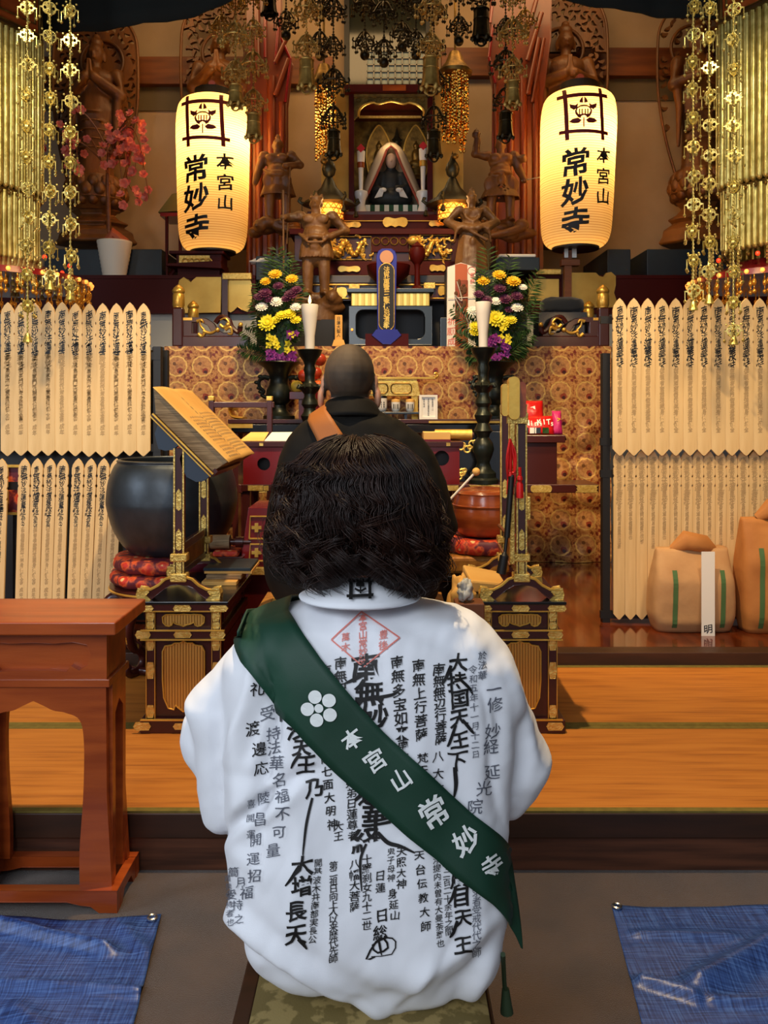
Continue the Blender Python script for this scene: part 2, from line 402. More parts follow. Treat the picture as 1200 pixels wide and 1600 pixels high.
def brocade():
    m, t, b, L = nt('rosette brocade'); tc = nn(t, 'TexCoord'); sp = nn(t, 'SeparateXYZ'); L.new(tc.outputs['Object'], sp.inputs[0])
    def mth(op, a, bb=None, c=None):
        n = nn(t, 'Math', operation=op)
        for i, q in enumerate((a, bb, c)):
            if q is None: continue
            if isinstance(q, (int, float)): n.inputs[i].default_value = q
            else: L.new(q, n.inputs[i])
        return n.outputs[0]
    per = .1905
    def cell(o, off): return mth('SUBTRACT', mth('FRACT', mth('ADD', mth('DIVIDE', o, per), off)), .5)
    cx = cell(sp.outputs[0], .60); cz = cell(sp.outputs[2], .56)
    r = mth('SQRT', mth('ADD', mth('MULTIPLY', cx, cx), mth('MULTIPLY', cz, cz)))
    ang = mth('ARCTAN2', cz, cx)
    rs = mth('ADD', r, mth('MULTIPLY', mth('SINE', mth('MULTIPLY', ang, 12)), .010))
    ring = mth('SUBTRACT', 1.0, mth('MINIMUM', mth('DIVIDE', mth('ABSOLUTE', mth('SUBTRACT', rs, .385)), .046), 1.0))
    no = nn(t, 'TexNoise', i_Scale=36, i_Detail=7); L.new(tc.outputs['Object'], no.inputs[0])
    vo = nn(t, 'TexVoronoi', i_Scale=30.0); L.new(tc.outputs['Object'], vo.inputs[0])
    base = ramp(t, [(.36, lin((118, 54, 24))), (.46, lin((170, 106, 52))), (.56, lin((206, 150, 82))), (.68, lin((164, 84, 40)))]); L.new(no.outputs[0], base.inputs[0])
    inside = nn(t, 'Math', operation='LESS_THAN', i_1=.36); L.new(r, inside.inputs[0])
    mx0 = nn(t, 'Mix', data_type='RGBA', blend_type='MIX'); mx0.inputs[7].default_value = (*lin((206, 150, 92)), 1)
    L.new(mth('MULTIPLY', inside.outputs[0], .4), mx0.inputs[0]); L.new(base.outputs[0], mx0.inputs[6])
    def blob_(dx, dz, rad, col, prev):
        q = mth('SQRT', mth('ADD', mth('POWER', mth('ABSOLUTE', mth('SUBTRACT', cx, dx)), 2.0), mth('POWER', mth('ABSOLUTE', mth('SUBTRACT', cz, dz)), 2.0)))
        q = mth('ADD', q, mth('MULTIPLY', mth('SUBTRACT', no.outputs[0], .5), .12))
        k = nn(t, 'Math', operation='LESS_THAN', i_1=rad); L.new(q, k.inputs[0])
        mx = nn(t, 'Mix', data_type='RGBA'); mx.inputs[7].default_value = (*lin(col), 1); L.new(k.outputs[0], mx.inputs[0]); L.new(prev, mx.inputs[6]); return mx.outputs[2]
    c = blob_(.12, -.18, .12, (150, 62, 34), mx0.outputs[2]); c = blob_(.13, -.23, .07, (70, 22, 16), c); c = blob_(-.1, .1, .07, (118, 74, 34), c)
    c = blob_(.47, .47, .09, (126, 44, 24), c); c = blob_(-.47, -.47, .09, (126, 44, 24), c)
    mg = nn(t, 'Mix', data_type='RGBA'); mg.inputs[7].default_value = (*lin((246, 200, 110)), 1); L.new(ring, mg.inputs[0]); L.new(c, mg.inputs[6])
    L.new(mg.outputs[2], b.inputs['Base Color']); b.inputs['Roughness'].default_value = .42
    L.new(mth('ADD', mth('MULTIPLY', ring, .5), .12), b.inputs['Metallic'])
    bp = nn(t, 'Bump', i_Strength=.35, i_Distance=.01); L.new(no.outputs[0], bp.inputs['Height']); L.new(bp.outputs[0], b.inputs['Normal'])
    return m
brocm = brocade()
def floral():
    m, t, b, L = nt('red floral brocade'); tc = nn(t, 'TexCoord')
    v = nn(t, 'TexVoronoi', i_Scale=16.0); L.new(tc.outputs['Object'], v.inputs[0])
    n = nn(t, 'TexNoise', i_Scale=70, i_Detail=2); L.new(tc.outputs['Object'], n.inputs[0])
    a = nn(t, 'Math', operation='MULTIPLY_ADD', i_1=.35, i_2=-.17); L.new(n.outputs[0], a.inputs[0])
    s = nn(t, 'Math', operation='ADD'); L.new(v.outputs['Distance'], s.inputs[0]); L.new(a.outputs[0], s.inputs[1])
    r = ramp(t, [(.06, lin((216, 196, 140))), (.14, lin((236, 190, 120))), (.2, lin((206, 60, 24))), (.34, lin((190, 34, 22))), (.46, lin((216, 90, 40))), (.6, lin((96, 24, 40)))])
    L.new(s.outputs[0], r.inputs[0]); L.new(r.outputs[0], b.inputs['Base Color']); b.inputs['Roughness'].default_value = .6; return m
floralm = floral()
def slats(name, c1, c2, freq, metal=.7, rough=.35, axis='X'):
    m, t, b, L = nt(name); tc = nn(t, 'TexCoord'); sp = nn(t, 'SeparateXYZ'); L.new(tc.outputs['Object'], sp.inputs[0])
    k = nn(t, 'Math', operation='MULTIPLY', i_1=freq); L.new(sp.outputs[axis], k.inputs[0])
    f = nn(t, 'Math', operation='PINGPONG', i_1=1.0); L.new(k.outputs[0], f.inputs[0])
    r = ramp(t, [(.12, lin(c2)), (.3, lin(c1)), (1, lin(c1))]); L.new(f.outputs[0], r.inputs[0]); L.new(r.outputs[0], b.inputs['Base Color'])
    bp = nn(t, 'Bump', i_Strength=.6, i_Distance=.003); L.new(f.outputs[0], bp.inputs['Height']); L.new(bp.outputs[0], b.inputs['Normal'])
    b.inputs['Metallic'].default_value = metal; b.inputs['Roughness'].default_value = rough; return m
slatm = slats('gilt reeded panel', (216, 166, 82), (120, 76, 26), 190, .55, .42)
slatw = slats('green and white striped cloth', (216, 220, 206), (20, 70, 44), 24, 0, .8)
for n_ in slatw.node_tree.nodes:
    if n_.type == 'VALTORGB': n_.color_ramp.elements[0].position = .48; n_.color_ramp.elements[1].position = .52
def lantern_paper():
    m, t, b, L = nt('ribbed lantern paper'); t.nodes.remove(b); out = t.nodes['Material Output']; tc = nn(t, 'TexCoord'); sp = nn(t, 'SeparateXYZ'); L.new(tc.outputs['Object'], sp.inputs[0])
    k = nn(t, 'Math', operation='MULTIPLY', i_1=100.0); L.new(sp.outputs[2], k.inputs[0]); f = nn(t, 'Math', operation='PINGPONG', i_1=1.0); L.new(k.outputs[0], f.inputs[0])
    r = ramp(t, [(.0, lin((206, 160, 96))), (.3, lin((250, 226, 168))), (1, lin((255, 236, 184)))]); L.new(f.outputs[0], r.inputs[0])
    tr = nn(t, 'BsdfTranslucent'); df = nn(t, 'BsdfDiffuse'); mx = nn(t, 'MixShader', i_0=.45); L.new(r.outputs[0], tr.inputs[0]); L.new(r.outputs[0], df.inputs[0])
    L.new(tr.outputs[0], mx.inputs[1]); L.new(df.outputs[0], mx.inputs[2]); L.new(mx.outputs[0], out.inputs[0]); return m
lpaper = lantern_paper()
def tarp_mat():
    m, t, b, L = nt('blue woven tarpaulin'); tc = nn(t, 'TexCoord')
    outs = []
    for sc in ((9, 220, 1), (220, 9, 1)):
        mp = nn(t, 'Mapping'); mp.inputs['Scale'].default_value = sc; L.new(tc.outputs['Object'], mp.inputs[0])
        n = nn(t, 'TexNoise', i_Scale=1.0, i_Detail=2); L.new(mp.outputs[0], n.inputs[0]); outs.append(n.outputs[0])
    a = nn(t, 'Math', operation='ADD'); L.new(outs[0], a.inputs[0]); L.new(outs[1], a.inputs[1])
    h = nn(t, 'Math', operation='MULTIPLY', i_1=.5); L.new(a.outputs[0], h.inputs[0])
    r = ramp(t, [(.36, lin((30, 46, 92))), (.5, lin((46, 74, 138))), (.62, lin((70, 104, 170)))]); L.new(h.outputs[0], r.inputs[0]); L.new(r.outputs[0], b.inputs['Base Color'])
    n3 = nn(t, 'TexNoise', i_Scale=9, i_Detail=3); L.new(tc.outputs['Object'], n3.inputs[0])
    ad = nn(t, 'Math', operation='MULTIPLY_ADD', i_1=.3); L.new(h.outputs[0], ad.inputs[0]); L.new(n3.outputs[0], ad.inputs[2])
    bp = nn(t, 'Bump', i_Strength=.5, i_Distance=.006); L.new(ad.outputs[0], bp.inputs['Height']); L.new(bp.outputs[0], b.inputs['Normal'])
    b.inputs['Roughness'].default_value = .38; b.inputs['Specular IOR Level'].default_value = .5; return m
tarpm = tarp_mat()
seatm = pm('olive damask', (112, 96, 52), .7, c2=(150, 130, 80), nscale=26, lo=.48, hi=.53, bump=.1, bscale=300)
# ================================================================ THE SETTING
YE, ZT, YS, ZF, YW = 2.485, .18, 3.90, .24, 8.3      # step edge, tatami top, sill, board floor, back wall
XW = 4.4
b = MB(); b.box(-XW, XW, -2.6, YE + .02, -.08, 0); struct('floor', b, carpet)
b = MB(); b.box(-XW, XW, YE + .008, YE + .1, 0, .10); struct('trim_1', b, stepw)
b = MB(); b.box(-XW, XW, YE - .004, YE + .1, .10, ZT - .004); struct('trim_2', b, sillw, bevel=.004)
b = MB(); b.box(-XW, XW, YE, 3.16, .1, ZT); b.box(-XW, XW, 3.16, YS, .1, ZT); fl = struct('floor_tatami', b, tatami)
b = MB()
for y0, y1 in ((YE - .001, YE + .022), (3.128, 3.158), (3.162, 3.19), (YS - .03, YS)): b.box(-XW, XW, y0, y1, ZT - .03, ZT + .0015)
struct('trim_3', b, tedge)
b = MB(); b.box(-XW, XW, YS, YS + .10, ZT - .05, ZF); struct('trim_4', b, sillw, bevel=.003)
b = MB(); b.box(-XW, XW, YS + .10, YW, ZF - .1, ZF); struct('floor_boards', b, floorw)
b = MB(); b.box(-XW, XW, YW, YW + .1, 0, 6.4); struct('wall_back', b, plaster)
b = MB(); b.box(-XW, XW, YW - .03, YW, ZF, 2.35); struct('trim_5', b, greywall)
b = MB(); b.box(-XW, X(520, 8.2), YW - .10, YW, Z(131, 8.2), Z(88, 8.2)); b.box(X(690, 8.2), XW, YW - .10, YW, Z(118, 8.2), Z(74, 8.2)); struct('trim_6', b, beam, bevel=.006)
b = MB(); b.box(-XW, X(400, 8.2), YW - .02, YW, Z(168, 8.2), Z(131, 8.2)); b.box(X(800, 8.2), XW, YW - .02, YW, Z(152, 8.2), Z(118, 8.2)); struct('trim_7', b, greyband)
b = MB(); b.box(-XW - .1, -XW, -2.6, YW, 0, 6.4); struct('wall_left', b, darkwall)
b = MB(); b.box(XW, XW + .1, -2.6, YW, 0, 6.4); struct('wall_right', b, darkwall)
b = MB(); b.box(-XW, XW, -.4, YW, 6.4, 6.5); struct('ceiling', b, ceilm)
# the high window with a lattice behind the shrine
d = 8.22
win = thing('window_1', 'dark window with a pale backlit lattice above the central shrine', 'window', P(600, 140, d)); win['kind'] = 'structure'
b = MB(); b.box(X(538, d), X(672, d), d, d + .02, Z(140, d), Z(-60, d)); obj('pane', b, darkglass, win)
b = MB(); b.box(X(573, d), X(662, d), d - .012, d - .004, Z(134, d), Z(82, d)); obj('lattice_paper', b, lit_pane, win, label='pale backlit paper')
b = MB()
for i in range(9): x = X(573 + i * 11.1, d); b.box(x - .006, x + .006, d - .03, d - .012, Z(134, d), Z(82, d))
for i in range(6): z = Z(134 - i * 10.4, d); b.box(X(573, d), X(662, d), d - .03, d - .012, z - .006, z + .006)
obj('lattice', b, darkglass, win)
b = MB()
for x in (538, 665): b.box(X(x, d), X(x + 8, d), d - .05, d + .01, Z(140, d), Z(-60, d))
obj('frame', b, blackm, win)
# ================================================================ FOREGROUND AND PLATFORM FURNITURE
ORD = ['first', 'second', 'third', 'fourth', 'fifth', 'sixth', 'seventh', 'eighth', 'ninth', 'tenth', 'eleventh', 'twelfth', 'thirteenth', 'fourteenth', 'fifteenth', 'sixteenth']
# ---- blue tarpaulins
def tarp(pts_px, lab, folds, eye, sgn):
    back, front = pts_px         # polylines of (px, py) on the carpet: back edge and edge towards the camera
    nx, ny = 70, 60; vs = []
    def onfloor(px, py, z=0): d = (HC - z) * F / (py - HZ); return V((X(px, d), d, z))
    bl = [onfloor(*p) for p in back]; fl_ = [onfloor(*p) for p in front]
    def along(l, t):
        k = t * (len(l) - 1); i = min(int(k), len(l) - 2); return l[i].lerp(l[i + 1], k - i)
    for j in range(ny + 1):
        for i in range(nx + 1):
            p = along(bl, i / nx).lerp(along(fl_, i / nx), j / ny)
            h = .006 + .004 * noise.noise(V((p.x * 9, p.y * 9, 1.3))) + .004 * noise.noise(V((p.x * 3, p.y * 22, 7)))
            for (ax, ay), (bx, by), wd, ht in folds:
                a = onfloor(ax, ay); q = onfloor(bx, by); e = (q - a).xy; t = max(0, min(1, (p - a).xy.dot(e) / e.length_squared))
                dist = (p.xy - a.xy - e * t).length; h += ht * math.exp(-(dist / wd) ** 2) * min(1, 8 * t + .2) * min(1, 8 * (1 - t) + .2)
            vs.append((p.x, p.y, max(.004, h)))
    fs = [(j * (nx + 1) + i, (j + 1) * (nx + 1) + i, (j + 1) * (nx + 1) + i + 1, j * (nx + 1) + i + 1) for j in range(ny) for i in range(nx)]
    c = bl[0]; root = thing('tarpaulin', lab, 'tarpaulin', (c.x, c.y, 0))
    b = MB(); b.add(vs, fs); o = obj('sheet', b, tarpm, root, smooth=2)
    s = o.modifiers.new('thick', 'SOLIDIFY'); s.thickness = .0015; s.offset = -1
    e = onfloor(*eye); b = MB(); b.torus((e.x, e.y, .013), .011, .0035, 20, 6, 'z'); obj('eyelet', b, silver, root, label='steel eyelet')
tarp(([(-60, 1428), (60, 1438), (130, 1440), (252, 1431)], [(-260, 1720), (-100, 1720), (60, 1720), (185, 1700)]),
     'blue tarpaulin on the carpet below the reddish wooden stand', [((-20, 1448), (185, 1495), .018, .03), ((-20, 1545), (240, 1556), .016, .02), ((10, 1570), (160, 1690), .03, .012), ((190, 1450), (235, 1500), .02, .008)], (238, 1441), -1)
tarp(([(955, 1417), (1010, 1420), (1100, 1420), (1290, 1416)], [(1025, 1690), (1110, 1720), (1250, 1720), (1430, 1700)]),
     'blue tarpaulin on the bare carpet beside the white-robed person', [((1075, 1553), (1230, 1470), .035, .035), ((990, 1535), (1100, 1570), .016, .022), ((1100, 1570), (1230, 1575), .014, .018), ((980, 1465), (1160, 1468), .015, .012)], (964, 1423), 1)
# ---- reddish wooden stand
def red_stand():
    y0, y1 = 2.30, 2.462; cx = X(52, 2.30); hw = .205; zt = .765; zm = Z(1066, y0)
    r = thing('offering_stand', 'reddish wooden stand with cusped arches and scalloped apron beside the step', 'stand', (cx, (y0 + y1) / 2, 0))
    b = MB(); t0 = zt + .005; b.box(cx - .245, cx + .245, 2.245, 2.53, t0, t0 + .036); obj('tabletop', b, orangew, r, bevel=.004)
    b = MB(); b.box(cx - hw + .012, cx + hw - .012, y0 + .008, y1 - .008, t0 - .012, t0); obj('top_moulding', b, orangew, r)
    # upper apron box with recessed scalloped field
    half = [(.0, zt - .028), (.06, zt - .030), (.11, zt - .026), (.15, zt - .034), (.162, zt - .060), (.152, zt - .092), (.128, zt - .104), (.106, zt - .092), (.094, zt - .108), (.05, zt - .106), (.0, zt - .106)]
    f = [(cx + a, z) for a, z in half] + [(cx - a, z) for a, z in reversed(half[1:-1])]
    b = MB(); b.plate([(cx - hw, zm + .01), (cx + hw, zm + .01), (cx + hw, zt - .007), (cx - hw, zt - .007)], y0 - .006, y0 + .016, [f])
    obj('front_panel', b, orangew, r, bevel=.0015)
    b = MB(); b.box(cx - hw + .01, cx + hw - .01, y0 + .016, y0 + .022, zm + .01, zt - .007); obj('panel_field', b, orangew, r)
    for s in (-1, 1):
        b = MB(); x0 = cx + s * hw; b.box(min(x0, x0 - s * .014), max(x0, x0 - s * .014), y0 + .02, y1 - .012, zm + .01, zt - .007); obj('side_panel', b, orangew, r)
    b = MB(); b.box(cx - hw, cx + hw, y1 - .012, y1, zm + .01, zt - .007); obj('back_panel', b, orangew, r)
    b = MB(); b.box(cx - hw - .008, cx + hw + .008, y0 - .008, y1 + .008, zm - .012, zm + .01); obj('waist_rail', b, orangew, r, bevel=.002)
    # lower arched frames front and back: splayed legs joined by a cusped arch
    zb = .062
    for y, nm in ((y0, 'arched_frame'), (y1 - .022, 'arched_frame')):
        o = [(cx + hw + .012, zb), (cx + hw - .002, zb + .25), (cx + hw - .004, zm - .012), (cx - hw + .004, zm - .012), (cx - hw + .002, zb + .25), (cx - hw - .012, zb)]
        inn = spline([(.128, zb), (.128, zb + .10), (.138, zb + .25), (.140, zm - .17), (.128, zm - .105), (.09, zm - .085), (.055, zm - .078), (.03, zm - .066), (0, zm - .052)], 5)
        arch = [(cx - a, z) for a, z in inn] + [(cx + a, z) for a, z in reversed(inn[:-1])]
        b = MB(); b.plate(o + arch, y, y + .022); obj(nm, b, orangew, r, bevel=.0015)
    for s in (-1, 1):
        x0 = cx + s * (hw - .004); b = MB()
        o = [(y0 + .022, zb), (y0 + .022, zm - .012), (y1 - .022, zm - .012), (y1 - .022, zb), (y1 - .05, zb), (y1 - .046, zm - .10), ((y0 + y1) / 2, zm - .07), (y0 + .046, zm - .10), (y0 + .05, zb)]
        b.plate(o, x0 - .011, x0 + .011, axis='x'); obj('side_arch', b, orangew, r)
    # plinth frame with shaped feet
    for y in (y0 - .02, y1 - .008):
        h = [(.10, .030), (.135, .022), (.165, .018), (.19, .0), (.238, .0), (.238, .062)]
        o = [(cx + a, z) for a, z in h] + [(cx - a, z) for a, z in reversed(h)]
        b = MB(); b.plate(o, y, y + .028); obj('plinth_rail', b, orangew, r, bevel=.002)
    for s in (-1, 1):
        x0 = cx + s * .224; b = MB(); b.plate([(y0 + .008, .0), (y0 + .03, 0), (y0 + .05, .03), (y1 - .05, .03), (y1 - .03, 0), (y1 - .008, 0), (y1 - .008, .06), (y0 + .008, .06)], x0 - .013, x0 + .013, axis='x'); obj('plinth_rail', b, orangew, r)
red_stand()
# ---- lacquered side desks with reeded gilt panels
def cloud(cx, z0, z1, hw, top=True):
    h = z1 - z0
    half = [(0, z1), (.12 * hw, z1 - .03 * h), (.35 * hw, z1 - .05 * h), (.5 * hw, z1 - .02 * h), (.85 * hw, z1 - .06 * h), (hw, z1 - .25 * h), (.98 * hw, z0 + .30 * h), (.84 * hw, z0 + .06 * h), (.68 * hw, z0), (.55 * hw, z0 + .10 * h), (.5 * hw, z0 + .32 * h), (.34 * hw, z0 + .18 * h), (.14 * hw, z0 + .10 * h), (0, z0)]
    return [(cx + a, z) for a, z in half] + [(cx - a, z) for a, z in reversed(half[1:-1])]
def tallp(cx, z0, z1, hw):
    h = z1 - z0
    half = [(0, z1), (.16 * hw, z1 - .03 * h), (.42 * hw, z1 - .03 * h), (.55 * hw, z1 - .06 * h), (.88 * hw, z1 - .075 * h), (hw, z1 - .15 * h), (hw, z0 + .45 * h), (.94 * hw, z0 + .2 * h), (.72 * hw, z0 + .05 * h), (.45 * hw, z0 + .03 * h), (.38 * hw, z0 + .09 * h), (.26 * hw, z0 + .06 * h), (0, z0)]
    return [(cx + a, z) for a, z in half] + [(cx - a, z) for a, z in reversed(half[1:-1])]
def rimmed(root, outline, y, mfill, mrim, w=.0035, name='panel'):
    b = MB(); b.plate(outline, y - .002, y + .004); p = obj(name, b, mfill, root)
    c = sum((V((a, z)) for a, z in outline), V((0, 0))) / len(outline)
    b = MB(); b.tube([(a, y - .003, z) for a, z in outline + outline[:1]], w, 6, cap=False); obj('panel_rim', b, mrim, p, smooth=True)
def desk(sx, lab):
    y0, y1 = 3.10, 3.62; cx = X(812 if sx > 0 else 287, y0); hw = .136; zt = .669
    r = thing('side_desk', lab, 'desk', (cx, (y0 + y1) / 2, ZT), None)
    b = MB(); b.box(cx - hw - .022, cx + hw + .03, y0 - .02, y1 + .02, ZT, ZT + .05); obj('plinth', b, lacq, r, bevel=.003)
    b = MB(); b.box(cx - hw + .004, cx + hw - .004, y0 + .004, y1 - .004, ZT + .05, zt - .035); obj('body', b, lacq, r)
    b = MB(); b.box(cx - hw - .03, cx + hw + .03, y0 - .02, y1 + .02, zt - .035, zt - .012); obj('top_rail', b, lacq, r)
    b = MB(); b.box(cx - hw - .034, cx + hw + .034, y0 - .024, y1 + .024, zt - .012, zt); obj('tabletop', b, black, r, bevel=.002)
    zw = Z(990, y0)
    b = MB(); b.box(cx - hw - .016, cx + hw + .016, y0 - .014, y1 + .014, zw - .017, zw + .017); obj('waist_rail', b, lacq, r, bevel=.002)
    for px in (-1, 1):
        for yy in (y0, y1 - .03):
            b = MB(); b.box(cx + px * (hw - .014) - .016, cx + px * (hw - .014) + .016, yy - .004, yy + .034, ZT + .05, zt - .035); obj('post', b, lacq, r, bevel=.0015)
    rimmed(r, cloud(cx, zw + .028, zt - .05, .078), y0, slatm, gold, .003)
    rimmed(r, tallp(cx, ZT + .075, zw - .026, .078), y0, slatm, gold, .0032)
    # gilt trims and fittings
    b = MB()
    for z in (zt - .036, zw + .016, zw - .018, ZT + .05): b.box(cx - hw - .02, cx + hw + .02, y0 - .0235, y0 - .012, z - .002, z + .002)
    for px in (-1, 1):
        for o in (-.016, .016): x = cx + px * (hw - .014) + o; b.box(x - .0014, x + .0014, y0 - .0065, y0 + .002, ZT + .05, zt - .035)
    obj('gilt_edging', b, gold, r)
    def fit(x0, x1, z0, z1, y):
        e = min(.008, (x1 - x0) / 4)
        o = [(x0, z0), (x1, z0), (x1 + e, (z0 + z1) / 2), (x1, z1), (x0, z1), (x0 - e, (z0 + z1) / 2)]
        b = MB(); b.plate(o, y - .003, y + .002); obj('gilt_fitting', b, goldp, r, bevel=.001)
    for s in (-1, 1):
        xe = cx + s * (hw + .002); fit(xe - .03, xe + .024, zt - .035, zt - .014, y0 - .021)
        fit(xe - .03, xe + .012, zw - .014, zw + .014, y0 - .015)
        fit(xe - .035, xe + .014, ZT + .014, ZT + .042, y0 - .021)
        xp = cx + s * (hw - .014)
        for z0, z1 in ((zt - .075, zt - .038), (zw + .02, zw + .045), (zw - .06, zw - .02), (ZT + .055, ZT + .10), (ZT + .2, ZT + .26)): fit(xp - .010, xp + .010, z0, z1, y0 - .005)
    for z, y in ((zt - .0245, y0 - .021), (zw, y0 - .015), (ZT + .028, y0 - .021)): fit(cx - .026, cx + .026, z - .011, z + .011, y)
    for s in (-1, 1):   # side panels along the depth
        x = cx + s * (hw - .002); b = MB(); b.box(x - .004, x + .004, y0 + .05, y1 - .05, ZT + .08, zw - .04); b.box(x - .004, x + .004, y0 + .05, y1 - .05, zw + .03, zt - .06); obj('side_panel', b, black, r)
    return r, cx, zt
DW = desk(-1, 'dark red lacquer desk carrying the lectern with the open book')
DE = desk(1, 'dark red lacquer desk carrying the lectern hung with red tassels')
# ---- lecterns
def foot_outline(cx, z, hw=.152, h=.082):
    half = [(0, z + h), (.02, z + h), (.05, z + h - .008), (.075, z + h - .03), (.105, z + .036), (.125, z + .034), (.145, z + .034), (hw, z + .02), (hw - .004, z), (.105, z), (.078, z + .02), (.055, z + .042), (.03, z + .052), (0, z + .056)]
    return [(cx + a, q) for a, q in half] + [(cx - a, q) for a, q in reversed(half[1:-1])]
def lectern(D, lab, ys, xp, tops, double=False):
    root, dcx, zt = D; zt += .0
    r = thing('sutra_lectern', lab, 'lectern', (xp, (ys[0] + ys[1]) / 2, zt))
    for k, y in enumerate(ys):
        f = foot_outline(xp, zt); b = MB(); b.plate(f, y - .02, y + .02); fo = obj('foot', b, lacq, r, bevel=.003)
        b = MB(); n = len(f)
        for s in (-1, 1):
            top = [(xp + s * a, y - .019, zt + q) for a, q in ((.03, .083), (.05, .0765), (.075, .054), (.105, .038), (.125, .036), (.148, .034))]
            b.tube(top, .006, 6)
        obj('gilt_edge', b, gold, fo, smooth=True)
        for s in (-1, 1):
            b = MB(); o = [(xp + s * a, zt + q) for a, q in ((.106, .001), (.154, .001), (.158, .022), (.150, .042), (.125, .040), (.112, .03), (.12, .018))]
            b.plate(o, y - .024, y + .024); obj('gilt_shoe', b, goldp, fo, bevel=.003)
        for z0, z1, wd in ((zt + .066, zt + .098, .031), (zt + .142, zt + .172, .031)):
            b = MB(); b.box(xp - wd, xp + wd, y - .026, y + .026, z0, z1); obj('gilt_collar', b, goldp, r, bevel=.004)
        zp = tops[k]; b = MB(); b.box(xp - .018, xp + .018, y - .015, y + .015, zt + .06, zp); po = obj('post', b, lacq, r, bevel=.002)
        b = MB()
        for s in (-1, 1): b.box(xp + s * .017 - .003, xp + s * .017 + .003, y - .0185, y - .012, zt + .098, zp)
        for z in (zt + .10, zt + .19, zt + .34):
            b.plate([(xp - .010, z), (xp, z - .008), (xp + .010, z), (xp + .010, z + .06), (xp, z + .075), (xp - .010, z + .06)], y - .018, y - .012)
        obj('gilt_fitting', b, goldp, po)
    for z, h in ((zt + .095, .012), (zt + .19, .016)):
        b = MB(); b.box(xp - .011, xp + .011, ys[0], ys[1] + .03, z - h, z + h); obj('stretcher', b, lacq, r, bevel=.004)
    b = MB(); b.box(xp - .006, xp + .006, ys[0] + .03, ys[1] - .03, zt + .106, zt + .176); obj('carved_panel', b, goldd, r)
    return r
# west lectern with tilted board and thick open folding book
xpW = X(281, 3.13); yW = (3.13, 3.56)
Lw = lectern(DW, 'gilt and lacquer lectern whose sloping board holds a thick open book', yW, xpW, (1.235, 1.235))
cA, cB = P(237, 650, 3.10), P(331, 744, 3.10)        # front end of the board: high end and low end
def slope(pt0, pt1, y0, y1, th, up=0):
    ax = (pt1 - pt0).normalized(); nr = V((-ax.z, 0, ax.x)); nr = nr if nr.z > 0 else -nr
    q = []
    for h in (up, up + th):
        for p, y in ((pt0, y0), (pt1, y0), (pt1, y1), (pt0, y1)): q.append((p.x + nr.x * h, y, p.z + nr.z * h))
    return q
b = MB(); b.hexa(slope(cA, cB, 3.08, 3.70, .012)); obj('book_board', b, lacq, Lw, bevel=.002)
b = MB(); b.tube([tuple(slope(cA, cB, 3.079, 3.7, .012)[4]), tuple(slope(cA, cB, 3.079, 3.7, .012)[5])], .004, 6); b.tube([tuple(slope(cA, cB, 3.079, 3.6, .0)[0]), tuple(slope(cA, cB, 3.079, 3.6, .0)[1])], .003, 6); obj('gilt_edge', b, gold, Lw, smooth=True)
b = MB(); ax = (cB - cA)
for s, e in ((.10, .46), (.52, .98)):   # scalloped brackets beneath the board
    o = []
    for t, dr in ((s, .0), (s + .04, .035), (s + .12, .05), ((s + e) / 2, .06), (e - .1, .05), (e - .03, .03), (e, 0)):
        p = cA + ax * t; o.append((p.x - .7 * dr, p.z - dr))
    b.plate(o, 3.115, 3.145); b.plate(o, 3.545, 3.575)
obj('bracket', b, slate, Lw)
b = MB(); p = cB + ax.normalized() * .0; b.hexa(slope(cB - ax.normalized() * .012, cB + ax.normalized() * .004, 3.09, 3.59, .03)); obj('ledge', b, lacq, Lw)
bk = thing('folding_book', 'thick open book with yellowed pages lying on the tilted lectern board', 'book', (cA.x, 3.3, cA.z))
b0, b1 = cA + ax * .02, cB - ax * .03
b = MB(); q0, q1 = P(240, 607, 3.10), P(356, 722, 3.10); lo = slope(b0, b1, 3.10, 3.70, .001, .013)[:4]
b.hexa(lo + [(q0.x, 3.10, q0.z), (q1.x, 3.10, q1.z), (q1.x, 3.70, q1.z), (q0.x, 3.70, q0.z)]); obj('page_block', b, pages, bk, bevel=.003)
# the top page, slightly domed towards the middle
def page_pt(s, t, lift=0):      # s along the slope 0..1, t along depth 0..1
    p = q0.lerp(q1, s); nr = V((.707, 0, .707))
    h = .004 + .007 * abs(math.sin(PI * 2.1 * min(1, t))) * (1 - .3 * t) + lift
    return V((p.x + nr.x * h, 3.096 + .61 * t, p.z + nr.z * h))
vs = [page_pt(i / 20 * 1.02 - .01, j / 30) for j in range(31) for i in range(21)]
b = MB(); b.add(vs, [(j * 21 + i, j * 21 + i + 1, (j + 1) * 21 + i + 1, (j + 1) * 21 + i) for j in range(30) for i in range(20)]); o = obj('open_page', b, paperc, bk, smooth=2); o.modifiers.new('t', 'SOLIDIFY').thickness = .003
b = MB()
place = lambda u, v: page_pt(.05 + v, u, .002)
for u0 in [.12 + .045 * i for i in range(18)]:
    if .42 < u0 < .48: continue
    s0 = .42 if u0 < .5 else .36
    vtext(b, '妙法蓮華経序品第一如是我聞', u0, 0, .013, lambda u, v, s0=s0: page_pt(min(.97, s0 - v * 2.3), u, .0015), pitch=1.5, bold=.0, sx=2.2, jit=.05)
vtext(b, '妙法蓮華経如来寿量品', .45, 0, .02, lambda u, v: page_pt(min(.97, .14 - v * 2.4), u, .0015), pitch=1.4, bold=.03, sx=1.4)
vtext(b, '一二三', .2, 0, .016, lambda u, v: page_pt(.05, u - v * 8, .0015), pitch=1.2, bold=.03)
obj('printed_text', b, inkg, bk)
